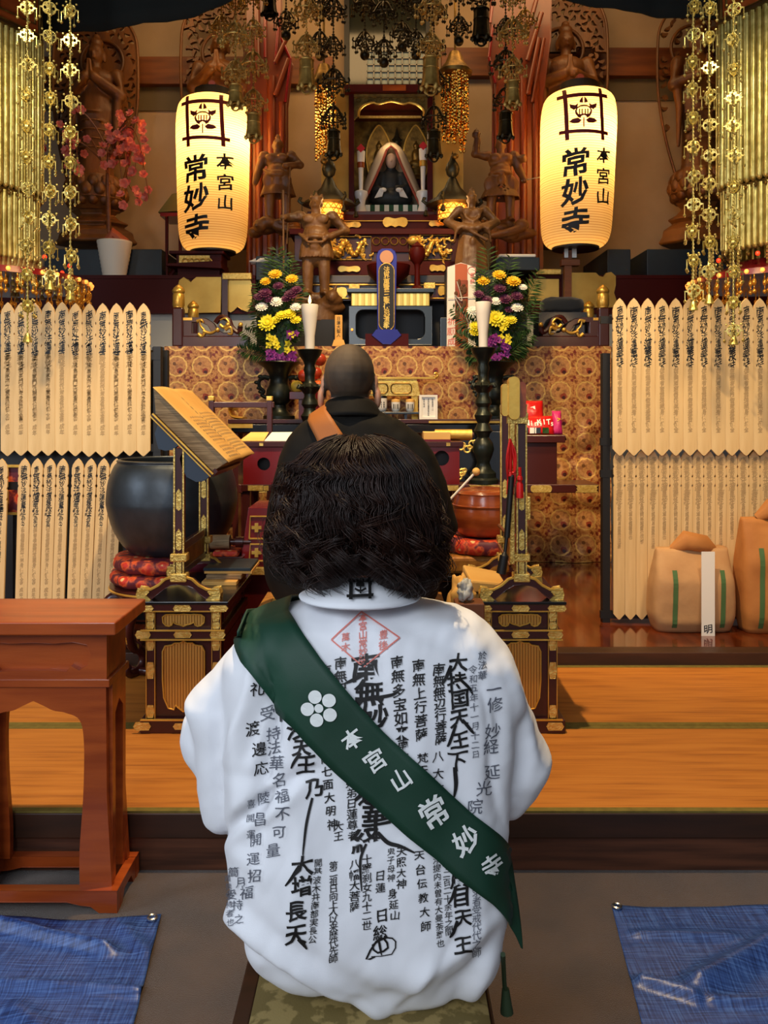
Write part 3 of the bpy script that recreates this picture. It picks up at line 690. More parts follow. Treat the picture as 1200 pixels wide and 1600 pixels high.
# east lectern, seen end-on, its curled gilt top and cords
xpE = X(814, 3.13); yE = (3.13, 3.56)
Le = lectern(DE, 'gilt and lacquer lectern seen end-on with curled golden top and red tassels', yE, xpE, (1.40, 1.40))
b = MB(); y = 3.11; b.box(xpE - .046, xpE - .028, y - .012, y + .012, Z(880, 3.12), Z(648, 3.12)); b.box(xpE - .056, xpE + .022, y - .014, y + .014, Z(662, 3.12), Z(645, 3.12)); obj('gilt_upright', b, goldp, Le, bevel=.002)
for k, (px, pw, z0, z1, m) in enumerate(((788, 5.5, 650, 600, gold), (801, 8.5, 655, 589, gold), (814, 6, 652, 597, drumw))):
    b = MB(); x0 = X(px - pw, 3.11); x1 = X(px + pw, 3.11); o = rrect(x0, x1, Z(z0, 3.11), Z(z1, 3.11), (x1 - x0) * .46, 6)
    b.plate(o, 3.07 + .012 * (k != 1), 3.115); obj('scrolled_leaf', b, m, Le, bevel=.004, seg=3)
b = MB(); b.box(xpE + .020, xpE + .031, 3.10, 3.13, Z(812, 3.11), Z(776, 3.11)); obj('side_bracket', b, goldp, Le, bevel=.002)
def tassel(px, y0, y1, d, lab, loops=3):
    r = thing('tassel_cord', lab, 'tassel', P(px, y0, d)); b = MB()
    for k in range(loops):
        c = px + random.uniform(-4, 4); h = y0 + (y1 - y0) * .12 * k
        pts = spline([P(px, y0, d), P(c - 6, h + 18, d - .008), P(c - 5, h + 45, d), P(c + 3, h + 52, d - .006), P(c + 5, h + 25, d), P(px + 1, y0 + 4, d)], 6); b.tube(pts, .0045, 6)
    b.tube([P(px, y0, d), P(px + 1, (y0 + y1) / 2, d - .004), P(px, y1 - 24, d)], .006, 6); obj('cord', b, redc, r, smooth=True)
    b = MB(); p = P(px, y1, d); b.lathe([(0.002, .085), (.009, .08), (.011, .068), (.007, .062), (.012, .05), (.014, 0)], p, 14, fn=lambda a, z: 1 + .08 * math.sin(9 * a)); obj('tassel', b, redc, r, smooth=True)
tassel(797, 686, 772, 3.085, 'looped red cord with tassel hanging on the gilt upright')
tassel(812, 730, 778, 3.085, 'plain red tassel hanging lowest on the front lectern post', 0)
# mallet leaning on the east lectern
r = thing('mallet', 'long black mallet leaning against the end-on lectern', 'mallet', P(786, 886, 3.07)); b = MB(); b.tube([P(788, 872, 3.05), P(796, 800, 3.07), P(800, 742, 3.085)], [.006, .006, .011], 10); b.tube([P(792, 840, 3.06), P(799, 745, 3.07)], .011, 10); obj('handle', b, blackm, r, smooth=True)
b = MB(); b.tube([P(783, 896, 3.05), P(788, 868, 3.05)], [.018, .016], 14); b.tube([P(788, 869, 3.05), P(789, 862, 3.05)], [.016, .004], 14); obj('head', b, blackm, r, smooth=True)
# things on the desk tops
zt = DW[2]
r = thing('book', 'dark navy book lying on pale papers on the desk below the open book', 'book', (X(365, 3.5), 3.55, zt + .045))
b = MB(); q = [(X(328, 3.55), 3.42), (X(392, 3.42), 3.42), (X(404, 3.64), 3.64), (X(336, 3.64), 3.64)]
b.hexa([(x, y, zt + .047) for x, y in q] + [(x, y, zt + .060) for x, y in q]); obj('cover', b, navy, r, bevel=.002)
b = MB(); q2 = [(x + .003, y + .004) for x, y in q]; b.hexa([(x, y, zt + .036) for x, y in q2] + [(x, y, zt + .047) for x, y in q2]); obj('page_block', b, paperc, r)
b = MB(); b.box(X(318, 3.4), X(372, 3.4), 3.36, 3.6, zt, zt + .016); solo('paper_stack', b, paperc, 'stack of pale papers under the dark navy book', 'paper', bevel=.002)
b = MB(); b.box(X(326, 3.45), X(380, 3.45), 3.40, 3.6, zt + .017, zt + .035); solo('paper_stack', b, pages, 'upper bundle of pages between the navy book and the bottom sheets', 'paper', bevel=.002)
zt = DE[2]
b = MB(); x0, x1 = X(730, 3.3), X(792, 3.3); b.hexa([(x0, 3.22, zt), (x1, 3.26, zt), (x1, 3.48, zt), (x0, 3.5, zt), (x0 + .005, 3.22, zt + .05), (x1 - .01, 3.26, zt + .03), (x1 - .01, 3.48, zt + .035), (x0, 3.5, zt + .06)])
solo('folded_cloth', b, paperc, 'folded cream cloth bundle on the desk behind the mallet head', 'cloth', bevel=.008)
b = MB(); b.tube([P(779, 820, 3.3), P(806, 850, 3.24)], .007, 8); b.tube([P(779, 850, 3.32), P(797, 884, 3.2)], .006, 8); solo('wooden_clappers', b, beam, 'pair of thin brown wooden sticks leaning on the end-on lectern', 'sticks')
# ================================================================ MEMORIAL BOARDS, SACKS
def board_outline(w, z0, z1, tip):
    h = w / 2; n = .004
    half = [(0, z1), (h * .45, z1 - w * .22), (h * .85, z1 - w * .55), (h, z1 - w * .9)]
    for k in (1.5, 2.35, 3.2):
        z = z1 - w * k; half += [(h, z + .010), (h - n, z), (h, z - .010)]
    half += [(h, z0 + tip), (h * .25, z0 + .005), (0, z0)]
    return half + [(-a, z) for a, z in reversed(half[1:-1])]
TXT = ['南無妙法蓮華経為先祖代々之霊位追善', '南無妙法蓮華経為水子之霊菩提也', '南無妙法蓮華経為家門先祖霊位供養']
PRO = {}
def board(w, h, tip, split, var):
    """split: share of the height below which the writing is pale"""
    k = (round(w, 3), round(h, 3), var)
    if k not in PRO:
        b = MB(); b.plate(board_outline(w, 0, h, tip), -.006, .006)
        m1 = mesh_of('memorial_board', b)
        t = MB(); s = w * .74; s2 = TXT[var]; z = h - w * .95
        def place(u, v): return (u, -.0068, z + v)
        vtext(t, s2[:7], 0, 0, s, place, pitch=.80, bold=.03, sx=.72, warp=.16, slant=.22, jit=.14)
        hdr = 6.62 * .80 * s; s3 = s * .62
        vtext(t, s2[7:], 0, -hdr - s3 * .4, s3, place, pitch=.88, bold=.02, sx=.8, warp=.1, slant=.15)
        a, bb = MB(), MB()
        for f in t.f:
            zc = sum(t.v[i][2] for i in f) / len(f); (a if zc > h * split else bb).add([t.v[i] for i in f], [tuple(range(len(f)))])
        rest = (h * split) ; nn_ = int((min(rest, h * .92) - tip - .06) / (s3 * .95))
        if nn_ > 0: vtext(bb, '供養者家門繁栄身体健全平成年月日'[:nn_], 0, rest - z - s3 * .6, s3 * .9, place, pitch=1.02, bold=.06, sx=.8, warp=.1)
        PRO[k] = (m1, mesh_of('inscription', a) if a.v else None, mesh_of('faded_inscription', bb) if bb.v else None)
    return PRO[k]
def put_board(w, h, tip, split, var, loc, tilt, lab, group):
    m1, ma, mb_ = board(w, h, tip, split, var)
    o = bpy.data.objects.new('memorial_board', m1); COL.objects.link(o)
    if not m1.materials: m1.materials.append(toba)
    o.location = loc; o.rotation_euler = (0, tilt, 0); tag(o, lab, 'memorial board', group)
    for me, mt, nm in ((ma, ink, 'inscription'), (mb_, inkf, 'faded_inscription')):
        if me is None: continue
        if not me.materials: me.materials.append(mt)
        c = bpy.data.objects.new(nm, me); COL.objects.link(c); c.parent = o
def rack(name, x0, x1, zs, y, lab, posts, ztop):
    r = thing(name, lab, 'rack', ((x0 + x1) / 2, y + .03, ZF))
    for z in zs:
        b = MB(); b.box(x0, x1, y + .010, y + .035, z - .02, z + .02); obj('rail', b, blackm, r)
    for px in posts:
        b = MB(); b.box(px - .02, px + .02, y + .012, y + .06, ZF, ztop); obj('post', b, blackm, r)
    return r
d = 4.40
w = 21.4 * d / F - .001
pitchW = 21.2 * d / F
zt_, zb_ = Z(473, d), Z(713, d)
for i in range(12):      # upper row, west: counted from the altar side
    x = X(224.5, d) - i * pitchW
    lab = '%s pale memorial board from the altar in the upper row above the black bowl' % ORD[i]
    if i < 11: put_board(w, zt_ - zb_ + random.uniform(-.004, .004), .03, .66, i % 3, (x, d - .002 * (i % 2), zb_ + random.uniform(-.004, .004)), 0, lab, 'memorial boards in the upper row above the black bowl')
zt2 = Z(466, d); zb2 = Z(712, d)
for i in range(12):
    x = X(968, d) + i * 21.9 * d / F
    put_board(21.6 * d / F, zt2 - zb2, .035, .56 if i < 10 else .2, (i + 1) % 3, (x, d - .002 * (i % 2), zb2), 0,
              '%s pale memorial board from the altar in the upper row above the paper sacks' % ORD[i], 'memorial boards in the upper row above the paper sacks')
d2 = 4.43
pw = 17.6 * d2 / F
for i in range(14):
    x = X(967, d2) + i * pw
    put_board(pw - .0015, Z(704, d2) - Z(968, d2), .03, .97, i % 3, (x, d2, Z(968, d2)), 0,
              '%s narrow memorial board from the altar in the lower row behind the paper sacks' % ORD[i], 'narrow memorial boards in the lower row behind the paper sacks')
d3 = 4.2
for i in range(8):
    x = X(176 - i * 19.2, d3); 
    put_board(18.4 * d3 / F, Z(716, d3) - Z(984, d3), .03, .60, i % 3, (x - .03 * (1 if i > 3 else .6), d3 + .002 * (i % 2), Z(984, d3)), .045 - .003 * i,
              '%s memorial board from the black bowl in the row above the reddish stand' % ORD[i], 'memorial boards standing behind the reddish wooden stand')
put_board(20 * d3 / F, Z(716, d3) - Z(984, d3), .03, .3, 1, (X(-2, d3), d3 - .02, Z(984, d3)), .03, 'single memorial board standing apart past a gap with a coloured picture', 'memorial boards standing behind the reddish wooden stand')
rack('board_rack', X(-90, 4.4), X(250, 4.4), (Z(556, 4.4), Z(700, 4.4)), 4.4, 'black rack holding the upper memorial boards above the black bowl', (X(244, 4.4), X(-60, 4.4)), Z(541, 4.4))
b = MB(); b.box(X(-60, 4.4), X(254, 4.4), 4.50, 4.54, ZF, Z(545, 4.4)); solo('screen_board', b, blackm, 'black backing panel behind the upper boards near the bowl', 'panel')
rack('board_rack', X(938, 4.46), X(1290, 4.46), (Z(500, 4.46), Z(690, 4.46), Z(740, 4.46), Z(960, 4.46)), 4.44, 'black rack holding two rows of memorial boards beside the sacks', (X(947, 4.46), X(1180, 4.46)), Z(552, 4.46))
rack('board_rack', X(-40, 4.2), X(200, 4.2), (Z(760, 4.2), Z(950, 4.2)), 4.21, 'low black rack behind the boards over the reddish stand', (X(-20, 4.2), X(196, 4.2)), Z(745, 4.2))
r = thing('picture_frame', 'small gilt-framed green and red picture glimpsed between memorial boards', 'picture', P(26, 800, 4.32))
b = MB(); b.box(X(18, 4.32), X(36, 4.32), 4.335, 4.36, ZF, Z(780, 4.32)); obj('prop', b, blackm, r)
b = MB(); b.box(X(14, 4.32), X(40, 4.32), 4.32, 4.34, Z(800, 4.32), Z(730, 4.32)); obj('picture', b, floralm, r)
b = MB(); b.plate([(X(10, 4.32), Z(804, 4.32)), (X(44, 4.32), Z(804, 4.32)), (X(44, 4.32), Z(726, 4.32)), (X(10, 4.32), Z(726, 4.32))], 4.305, 4.325, [[(X(14, 4.32), Z(800, 4.32)), (X(40, 4.32), Z(800, 4.32)), (X(40, 4.32), Z(730, 4.32)), (X(14, 4.32), Z(730, 4.32))]]); obj('frame', b, gold, r)
# ---- paper sacks
def sack(px0, px1, pyt, pyb, d, mt, lab, seed, ty=.105):
    cx = X((px0 + px1) / 2, d + ty); hw = (X(px1, d) - X(px0, d)) / 2; h = Z(pyt, d) - ZF
    b = MB(); n = 64; prof = []
    rings = []
    for j in range(29):
        t = j / 28; z = h * t
        wob = 1 - .10 * (1 - t) ** 6 * 0 + .03 * math.sin(3 * t + seed)
        k = (.90 + .10 * min(1, t * 5)) if t < .2 else (1 - .10 * max(0, t - .55) / .45)
        dy = ty * (min(1, .75 + t * 2)) * (1 - .75 * max(0, (t - .62) / .38) ** 1.3)
        ring = []
        for i in range(n):
            a = 2 * PI * i / n; ca, sa = math.cos(a), math.sin(a); e = .45
            x = math.copysign(abs(ca) ** e, ca) * hw * k * wob; y = math.copysign(abs(sa) ** e, sa) * dy
            nz = noise.noise(V((x * 7 + seed, y * 7, z * 6))) * .014 + noise.noise(V((x * 20 + seed, y * 20, z * 16))) * .004
            ring.append((cx + x * (1 + nz * 1.2), d + ty + y * (1 + nz * 4) - .02 * t, ZF + .002 + z + (nz * 1.5 if t > .9 else 0)))
        rings.append(ring)
    vs = [v for r_ in rings for v in r_]; fs = [(j * n + i, j * n + (i + 1) % n, (j + 1) * n + (i + 1) % n, (j + 1) * n + i) for j in range(28) for i in range(n)]
    fs += [tuple(reversed(range(n))), tuple(range(28 * n, 29 * n))]
    b.add(vs, fs); r = thing('paper_sack', lab, 'sack', (cx, d + ty, ZF)); s = obj('bag', b, mt, r, smooth=2)
    tr = BVHTree.FromPolygons([V(v) for v in b.v], b.f)
    def stick(pts, wd, mat, nm, lift=.003):
        vs2 = []
        for x, z in pts:
            for q in (-wd, wd):
                hit = tr.ray_cast(V((x + q, d - 1, z)), V((0, 1, 0)))[0]; yy = hit.y if hit else d
                vs2.append((x + q, yy - lift, z))
        bb = MB(); bb.add(vs2, [(2 * i, 2 * i + 1, 2 * i + 3, 2 * i + 2) for i in range(len(pts) - 1)]); return obj(nm, bb, mat, r)
    for s_ in (-.55, .62): stick([(cx + s_ * hw, ZF + .03 + (h * .7) * i / 14) for i in range(15)], .012, stripe, 'printed_stripe')
    b2 = MB(); b2.tube([(cx - hw * .5, d + ty - .03, ZF + h), (cx - hw * .2, d + ty - .05, ZF + h + .05), (cx + hw * .3, d + ty - .05, ZF + h + .03), (cx + hw * .6, d + ty - .02, ZF + h - .01)], [.02, .05, .045, .02], 10, flat=.5); obj('tied_neck', b2, kraft2, r, smooth=True)
    return r, tr, cx
S1 = sack(1014, 1142, 862, 990, 4.22, kraft, 'kraft paper sack with white name slip on the glossy floor', 1)
S2 = sack(1150, 1262, 812, 990, 4.20, kraft2, 'orange brown paper sack cut off by the picture edge', 5)
dd = 4.19
r = thing('name_slip', 'white paper slip with a black character hanging on the sack', 'paper slip', P(1106, 996, dd))
b = MB(); b.box(X(1096, dd), X(1117, dd), dd, dd + .0015, Z(995, dd), Z(862, dd)); obj('slip', b, paper, r)
b = MB(); vtext(b, '明', X(1106.5, dd), Z(983, dd), .05, lambda u, v: (u, dd - .001, v), bold=.03, warp=.03); obj('lettering', b, ink, r)
# ================================================================ BOWL, DRUM, DESKS IN FRONT OF THE ALTAR
d = 4.0; cx, cy = X(270, d), d
r = thing('singing_bowl', 'huge dark bronze singing bowl on red floral cushions', 'bowl', (cx, cy, .685)); k = d / F
prof = [(.0, .0), (.13, .004), (.20, .03), (.262, .12), (.293, .23), (.296, .28), (.286, .36), (.262, .425), (.247, .445), (.25, .452), (.243, .458), (.234, .45), (.27, .36), (.28, .26), (.25, .13), (.18, .04), (0, .02)]
b = MB(); b.lathe([(a * 1.036, z) for a, z in spline(prof, 3)], (cx, cy, .685), 72); obj('bowl', b, bowlm, r, smooth=2)
def cushion(name, lab, c, rad, z0, z1, mt, e=.6, sides=None):
    b = MB(); h = z1 - z0; n = 64
    prof = [(0, 0), (rad * .8, 0), (rad * .95, h * .12), (rad, h * .5), (rad * .95, h * .88), (rad * .75, h), (rad * .2, h * .94), (0, h * .93)]
    b.lathe(spline(prof, 3), (c[0], c[1], z0), n, fn=lambda a, z: 1 + .018 * math.sin(a * 14 + z * 40) + .012 * math.sin(a * 5))
    return solo(name, b, mt, lab, 'cushion', smooth=2)
cushion('bowl_cushion', 'upper red floral cushion directly under the bronze bowl', (cx, cy), .275, .628, .698, floralm)
cushion('bowl_cushion', 'lower red floral cushion between the upper cushion and the bowl stand', (cx, cy), .29, .564, .628, floralm)
r = thing('bowl_stand', 'black lacquer stand with curled legs beneath the floral cushions', 'stand', (cx, cy, ZT))
b = MB(); b.lathe([(0, 0), (.27, 0), (.29, .012), (.29, .035), (.27, .045), (0, .045)], (cx, cy, .519), 48); obj('tabletop', b, lacq, r, smooth=True)
b = MB(); b.torus((cx, cy, .541), .291, .005, 48, 6, 'z'); obj('gilt_rim', b, gold, r, smooth=True)
b = MB(); b.lathe([(.25, 0), (.25, .05), (.2, .05), (.2, 0)], (cx, cy, .471), 40); obj('apron', b, lacq, r, smooth=True)
b = MB(); b.torus((cx, cy, ZT + .02), .255, .018, 48, 10, 'z'); obj('floor_ring', b, lacq, r, smooth=True)
for i in range(6):
    a = math.radians(-112 + 60 * i); e = V((math.cos(a), math.sin(a), 0)); c = V((cx, cy, 0))
    pts = [c + e * q + V((0, 0, z)) for q, z in spline([(.24, .49), (.29, .47), (.318, .41), (.31, .34), (.27, .30), (.235, .315), (.238, .345), (.262, .34)], 5)]
    b = MB(); b.tube(pts, [.034 - .024 * i_ / len(pts) for i_ in range(len(pts))], 10, flat=.7)
    pts2 = [c + e * q + V((0, 0, z)) for q, z in spline([(.265, .31), (.225, .27), (.225, .23), (.26, .20), (.31, .20), (.335, .222), (.315, .235)], 5)]
    b.tube(pts2, [.026 - .012 * i_ / len(pts2) for i_ in range(len(pts2))], 10, flat=.8); lg = obj('leg', b, lacq, r, smooth=True)
    b = MB(); b.ell(c + e * .272 + V((0, 0, .312)), .016, 12, 8); b.tube([p + e * .022 for p in pts[:16]], .004, 6); obj('gilt_trim', b, gold, lg, smooth=True)
# wooden drum on its cushion
d = 4.0; cx, cy = X(757, d), d
r = thing('wooden_drum', 'round polished red brown wooden drum on a floral cushion', 'drum', (cx, cy, .775))
b = MB(); b.lathe(spline([(0, 0), (.10, .002), (.132, .03), (.15, .085), (.152, .12), (.15, .142), (.153, .148), (.15, .154), (.148, .165), (.14, .2), (.141, .206), (.136, .211), (.12, .222), (.06, .232), (0, .234)], 3), (cx, cy, .775), 56); obj('shell', b, drumw, r, smooth=2)
b = MB(); b.torus((cx, cy, .925), .152, .003, 48, 6, 'z'); obj('carved_ring', b, drumw, r, smooth=True, label='raised ring around the shell')
r = thing('drum_mallet', 'pale wooden mallet with a ball head lying on the wooden drum', 'mallet', P(735, 760, 3.93))
b = MB(); b.tube([P(700, 784, 3.93), P(742, 739, 3.93)], .006, 10); obj('stick', b, wax, r, smooth=True); b = MB(); b.ell(P(744, 737, 3.93), .019, 18, 12); obj('head', b, paperc, r, smooth=2)
b = MB(); b.lathe(spline([(0, 0), (.17, 0), (.2, .02), (.2, .05), (.18, .068), (.1, .066), (0, .064)], 3), (cx, cy, .706), 60, fn=lambda a, z: 1 + .02 * math.sin(a * 16)); solo('drum_cushion', b, floralm, 'red floral cushion beneath the round wooden drum', 'cushion', smooth=2)
b = MB(); b.box(X(688, 3.85), X(795, 3.85), 3.82, 4.2, .62, .705); solo('cushion_block', b, gbro, 'flat gold brocade block below the floral drum cushion', 'cushion', bevel=.02, seg=3)
r = thing('drum_table', 'low black lacquer table carrying the wooden drum and cushions', 'table', (cx, 4.0, ZT))
b = MB(); b.box(X(686, 3.84), X(800, 3.84), 3.80, 4.22, .592, .62); obj('tabletop', b, black, r, bevel=.004)
b = MB(); b.box(X(686, 3.84) + .01, X(800, 3.84) - .01, 3.803, 3.81, .60, .606); obj('pale_line', b, paperc, r)
for x in (X(690, 3.84), X(796, 3.84)):
    for y in (3.82, 3.90): 
        b = MB(); b.box(x - .018, x + .018, y - .015, y + .015, ZT, .592); obj('leg', b, black, r)
b = MB(); b.box(X(690, 3.84), X(796, 3.84), 3.84, 3.852, .3, .592); obj('panel', b, black, r)
# odds and ends between the drum table and the cushion platform
def crumple(name, mt, lab, cat, c, rr, seed, amp=.35):
    b = MB(); t = MB(); t.ell((0, 0, 0), 1, 40, 26)
    for v in t.v:
        q = V(v); n = noise.noise(q * 1.7 + V((seed, 0, 0))) + .5 * noise.noise(q * 4 + V((seed, 3, 0))); q = q * (1 + amp * n)
        b.v.append((c[0] + q.x * rr[0], c[1] + q.y * rr[1], max(c[2] - rr[2], c[2] + q.z * rr[2])))
    b.f = t.f; b.m = t.m; return solo(name, b, mt, lab, cat, smooth=2)
r = thing('round_stool', 'low round dark red lacquer drum stool behind the white-robed shoulder', 'stool', (X(698, 3.3), 3.3, ZT))
b = MB(); c = (X(698, 3.3), 3.3, ZT); b.lathe([(0, 0), (.09, 0), (.1, .03), (.088, .06), (.088, .32), (.098, .34), (.098, .385), (.085, .40), (0, .40)], c, 40); obj('body', b, lacqr, r, smooth=True)
b = MB(); b.lathe([(0, .398), (.08, .398), (.082, .41), (0, .416)], c, 36); obj('woven_top', b, bronze, r, smooth=True)
b = MB(); b.box(X(712, 2.97), X(757, 2.97), 2.965, 3.06, ZT, Z(943, 2.97)); solo('wooden_chest', b, tanw, 'plain brown wooden chest touching the tassel lectern desk', 'chest', bevel=.004)
crumple('plastic_bag', plast, 'crumpled clear plastic bag resting on the plain brown chest', 'bag', (X(726, 3.0), 3.0, Z(943, 2.97) + .042), (.030, .03, .04), 3)
crumple('cloth_bundle', paperc, 'small cream cloth bundle tucked behind the plastic bag', 'cloth', (X(722, 3.2), 3.22, Z(943, 3.2) + .0), (.05, .06, .10), 8)
# red lacquer sutra chest and scroll beyond the bowl
d = 3.74; r = thing('sutra_chest', 'red lacquer chest with gold edges and gold cross emblems', 'chest', (X(425, d), d + .15, ZT))
x0, x1 = X(381, d), X(470, d)
b = MB(); b.hexa([(x0 - .02, d, .672), (x1 + .02, d, .672), (x1 + .02, d + .3, .672), (x0 - .02, d + .3, .672), (x0 + .02, d, .94), (x1 - .02, d, .94), (x1 - .02, d + .3, .94), (x0 + .02, d + .3, .94)]); obj('body', b, lacqr, r, bevel=.004)
for z0, z1 in ((.70, .775), (.80, .90)):
    b = MB(); o = [(x0 + .025, z0), (x1 - .025, z0), (x1 - .03, z1), (x0 + .03, z1)]; b.tube([(a, d - .003, z) for a, z in o + o[:1]], .004, 6, cap=False); obj('gilt_line', b, gold, r)
    b = MB(); c = (z0 + z1) / 2; xx = X(401, d); b.box(xx - .022, xx + .022, d - .006, d + .002, c - .007, c + .007); b.box(xx - .008, xx + .008, d - .007, d + .002, c - .02, c + .02); obj('cross_emblem', b, gold, r)
b = MB(); b.box(x0 - .03, x1 + .03, d - .02, d + .32, .64, .672); obj('base_rail', b, goldp, r, bevel=.003)
b = MB(); b.box(x0 - .01, x1 + .01, d + .01, d + .3, ZT, .64); obj('stand', b, lacqd, r)
b = MB(); b.box(X(326, 3.69), X(379, 3.69), 3.70, 3.9, ZT, .725); solo('dark_cabinet', b, lacq, 'small dark cabinet squeezed between the bronze bowl and the red chest', 'cabinet', bevel=.003)
b = MB(); b.box(X(332, 3.69), X(372, 3.69), 3.69, 3.86, .726, .75); solo('brocade_pad', b, floralm, 'orange red brocade pad under the pale scroll', 'cloth', bevel=.008)
r = thing('hand_scroll', 'pale rolled scroll with dark lacquer roller ends', 'scroll', P(350, 845, 3.75))
b = MB(); b.tube([(X(329, 3.74), 3.75, .784), (X(359, 3.74), 3.75, .784)], .032, 20); obj('paper_roll', b, pages, r, smooth=True); b = MB(); b.tube([(X(322, 3.74), 3.75, .784), (X(392, 3.74), 3.75, .784)], .014, 14); b.tube([(X(368, 3.74), 3.75, .784), (X(380, 3.74), 3.75, .784)], .024, 14); obj('roller', b, lacq, r, smooth=True)
# priest's low platform with straw top
r = thing('priest_platform', 'low lacquer platform with a yellow straw mat top under the priest', 'platform', (-.11, 2.8, ZT))
PZ = .70; b = MB(); b.box(-.42, .20, 2.56, 3.08, ZT, PZ - .05); obj('body', b, lacq, r, bevel=.004)
b = MB(); b.box(-.43, .21, 2.54, 3.09, PZ - .05, PZ); obj('straw_mat', b, straw, r, bevel=.006)
b = MB(); b.box(-.432, -.40, 2.538, 3.092, PZ - .052, PZ + .002); b.box(.18, .212, 2.538, 3.092, PZ - .052, PZ + .002); obj('mat_border', b, gbro, r)
# priest's desk with round holes
d = 4.36; zt3 = Z(690, d); x0, x1 = X(380, d), X(718, d)
r = thing('priest_desk', 'red lacquer desk with round holes in front of the priest', 'desk', ((x0 + x1) / 2, d + .2, ZF))
b = MB(); b.box(x0 - .02, x1 + .02, d - .015, d + .34, zt3 - .028, zt3); obj('tabletop', b, lacq, r, bevel=.003)
b = MB(); zb3 = Z(757, d); b.plate([(x0, zb3), (x1, zb3), (x1, zt3 - .028), (x0, zt3 - .028)], d, d + .02, [circ(X(412, d), Z(725, d), .034), circ(X(690, d), Z(716, d), .04)]); obj('front_panel', b, lacqr, r)
b = MB(); b.box(x0 + .01, x1 - .01, d + .06, d + .08, zb3, zt3 - .03); obj('back_panel', b, blackm, r)
for x in (x0, x1 - .02):
    b = MB(); b.box(x, x + .02, d + .02, d + .32, zb3, zt3 - .028); obj('side_panel', b, lacqr, r)
b = MB(); b.box(x0 - .01, x1 + .01, d - .01, d + .33, zb3 - .035, zb3); obj('base_rail', b, lacq, r, bevel=.002)
for x in (x0 + .015, x1 - .015):
    for y in (d + .02, d + .30):
        b = MB(); b.box(x - .02, x + .02, y - .02, y + .02, ZF, zb3 - .035); obj('leg', b, lacq, r)
for px in (404, 700):
    b = MB(); b.box(X(px - 16, d), X(px + 16, d), d - .014, d - .008, zb3 - .031, zb3 - .004); obj('gilt_fitting', b, goldp, r)
for px in (409, 700):
    b = MB(); b.box(X(px - 3, d), X(px + 3, d), d - .019, d - .012, zt3 - .022, zt3 - .006); obj('gilt_fitting', b, goldp, r)
def sheet(pts, z, lab, mt, tilt=.0):
    b = MB(); b.hexa([(x, y, z + (y - d) * tilt) for x, y in pts] + [(x, y, z + .003 + (y - d) * tilt) for x, y in pts]); return solo('paper_sheet', b, mt, lab, 'paper')
sheet([(X(374, d), d), (X(412, d), d), (X(420, 4.6), 4.6), (X(392, 4.6), 4.6)], zt3 + .002, 'cream paper sheet at the outer end of the priest desk', paperc, .16)
sheet([(X(413, d), d), (X(450, d), d), (X(458, 4.6), 4.6), (X(425, 4.6), 4.6)], zt3 + .002, 'white paper sheet lying next to the cream sheet on the priest desk', paper, .16)
r = thing('paper_pack', 'pale boxed paper pack on the priest desk near the golden scroll', 'box', P(683, 682, d)); z = zt3
b = MB(); b.box(X(662, d), X(704, d), d + .0, d + .14, z + .001, z + .05); obj('pack', b, paperc, r, bevel=.003)
b = MB(); b.box(X(662, d) - .001, X(704, d) + .001, d - .002, d + .142, z + .001, z + .012); obj('cover', b, lacqr, r)
r = thing('golden_scroll', 'golden brocade scroll lying next to the boxed paper pack', 'scroll', P(720, 670, d + .1))
b = MB(); b.tube([(X(680, 4.5), 4.53, z + .03), (X(738, 4.5), 4.53, z + .03)], .03, 18); obj('roll', b, gold, r, smooth=True); b = MB(); b.tube([(X(738, 4.5), 4.53, z + .03), (X(741, 4.5), 4.53, z + .03)], .014, 12); obj('roller', b, lacq, r)
# a small rail beside the desk, gilt capped
d = 4.9; r = thing('desk_rail', 'low dark rail with gilt capped posts beyond the open book', 'rail', P(385, 675, d))
b = MB(); b.box(X(330, d), X(428, d), d, d + .03, Z(637, d), Z(628, d)); obj('bar', b, lacq, r, bevel=.003)
for px in (330, 421):
    b = MB(); b.box(X(px - 4, d), X(px + 4, d), d - .005, d + .035, ZF if px == 330 else ZF, Z(626, d)); p_ = obj('post', b, lacq, r, bevel=.002)
    b = MB(); b.box(X(px - 4.5, d), X(px + 4.5, d), d - .008, d + .038, Z(626, d), Z(619, d)); obj('gilt_cap', b, gold, p_, bevel=.003)
# long front table with gilt fittings
d = 5.5; x0, x1 = X(372, d), X(936, d); zt1 = Z(757, d)
r = thing('offering_table', 'long dark lacquer table with fishtail gilt fittings before the brocade', 'table', ((x0 + x1) / 2, d + .3, ZF))
b = MB(); b.box(x0, x1, d, d + .345, zt1 - .056, zt1); obj('tabletop', b, lacq, r, bevel=.004)
for px0, px1, fish in ((733, 785, 1), (829, 862, 0), (899, 935, 1), (386, 420, 1)):
    a, c = X(px0, d), X(px1, d); zc = zt1 - .028; h = .024
    o = [(a, zc - h), (c, zc - h), (c - .014 * fish, zc - h * .4), (c - .006 * fish, zc), (c - .014 * fish, zc + h * .4), (c, zc + h), (a, zc + h), (a + .014 * fish, zc + h * .4), (a + .006 * fish, zc), (a + .014 * fish, zc - h * .4)] if fish else rrect(a, c, zc - h, zc + h, .02)
    b = MB(); b.plate(o, d - .006, d + .004); obj('gilt_fitting', b, goldp, r, bevel=.001)
for x in (x0 + .04, X(808, d)):
    for y in (d + .05, d + .30):
        b = MB(); b.box(x - .025, x + .025, y - .025, y + .025, ZF, zt1 - .056); obj('leg', b, lacq, r)
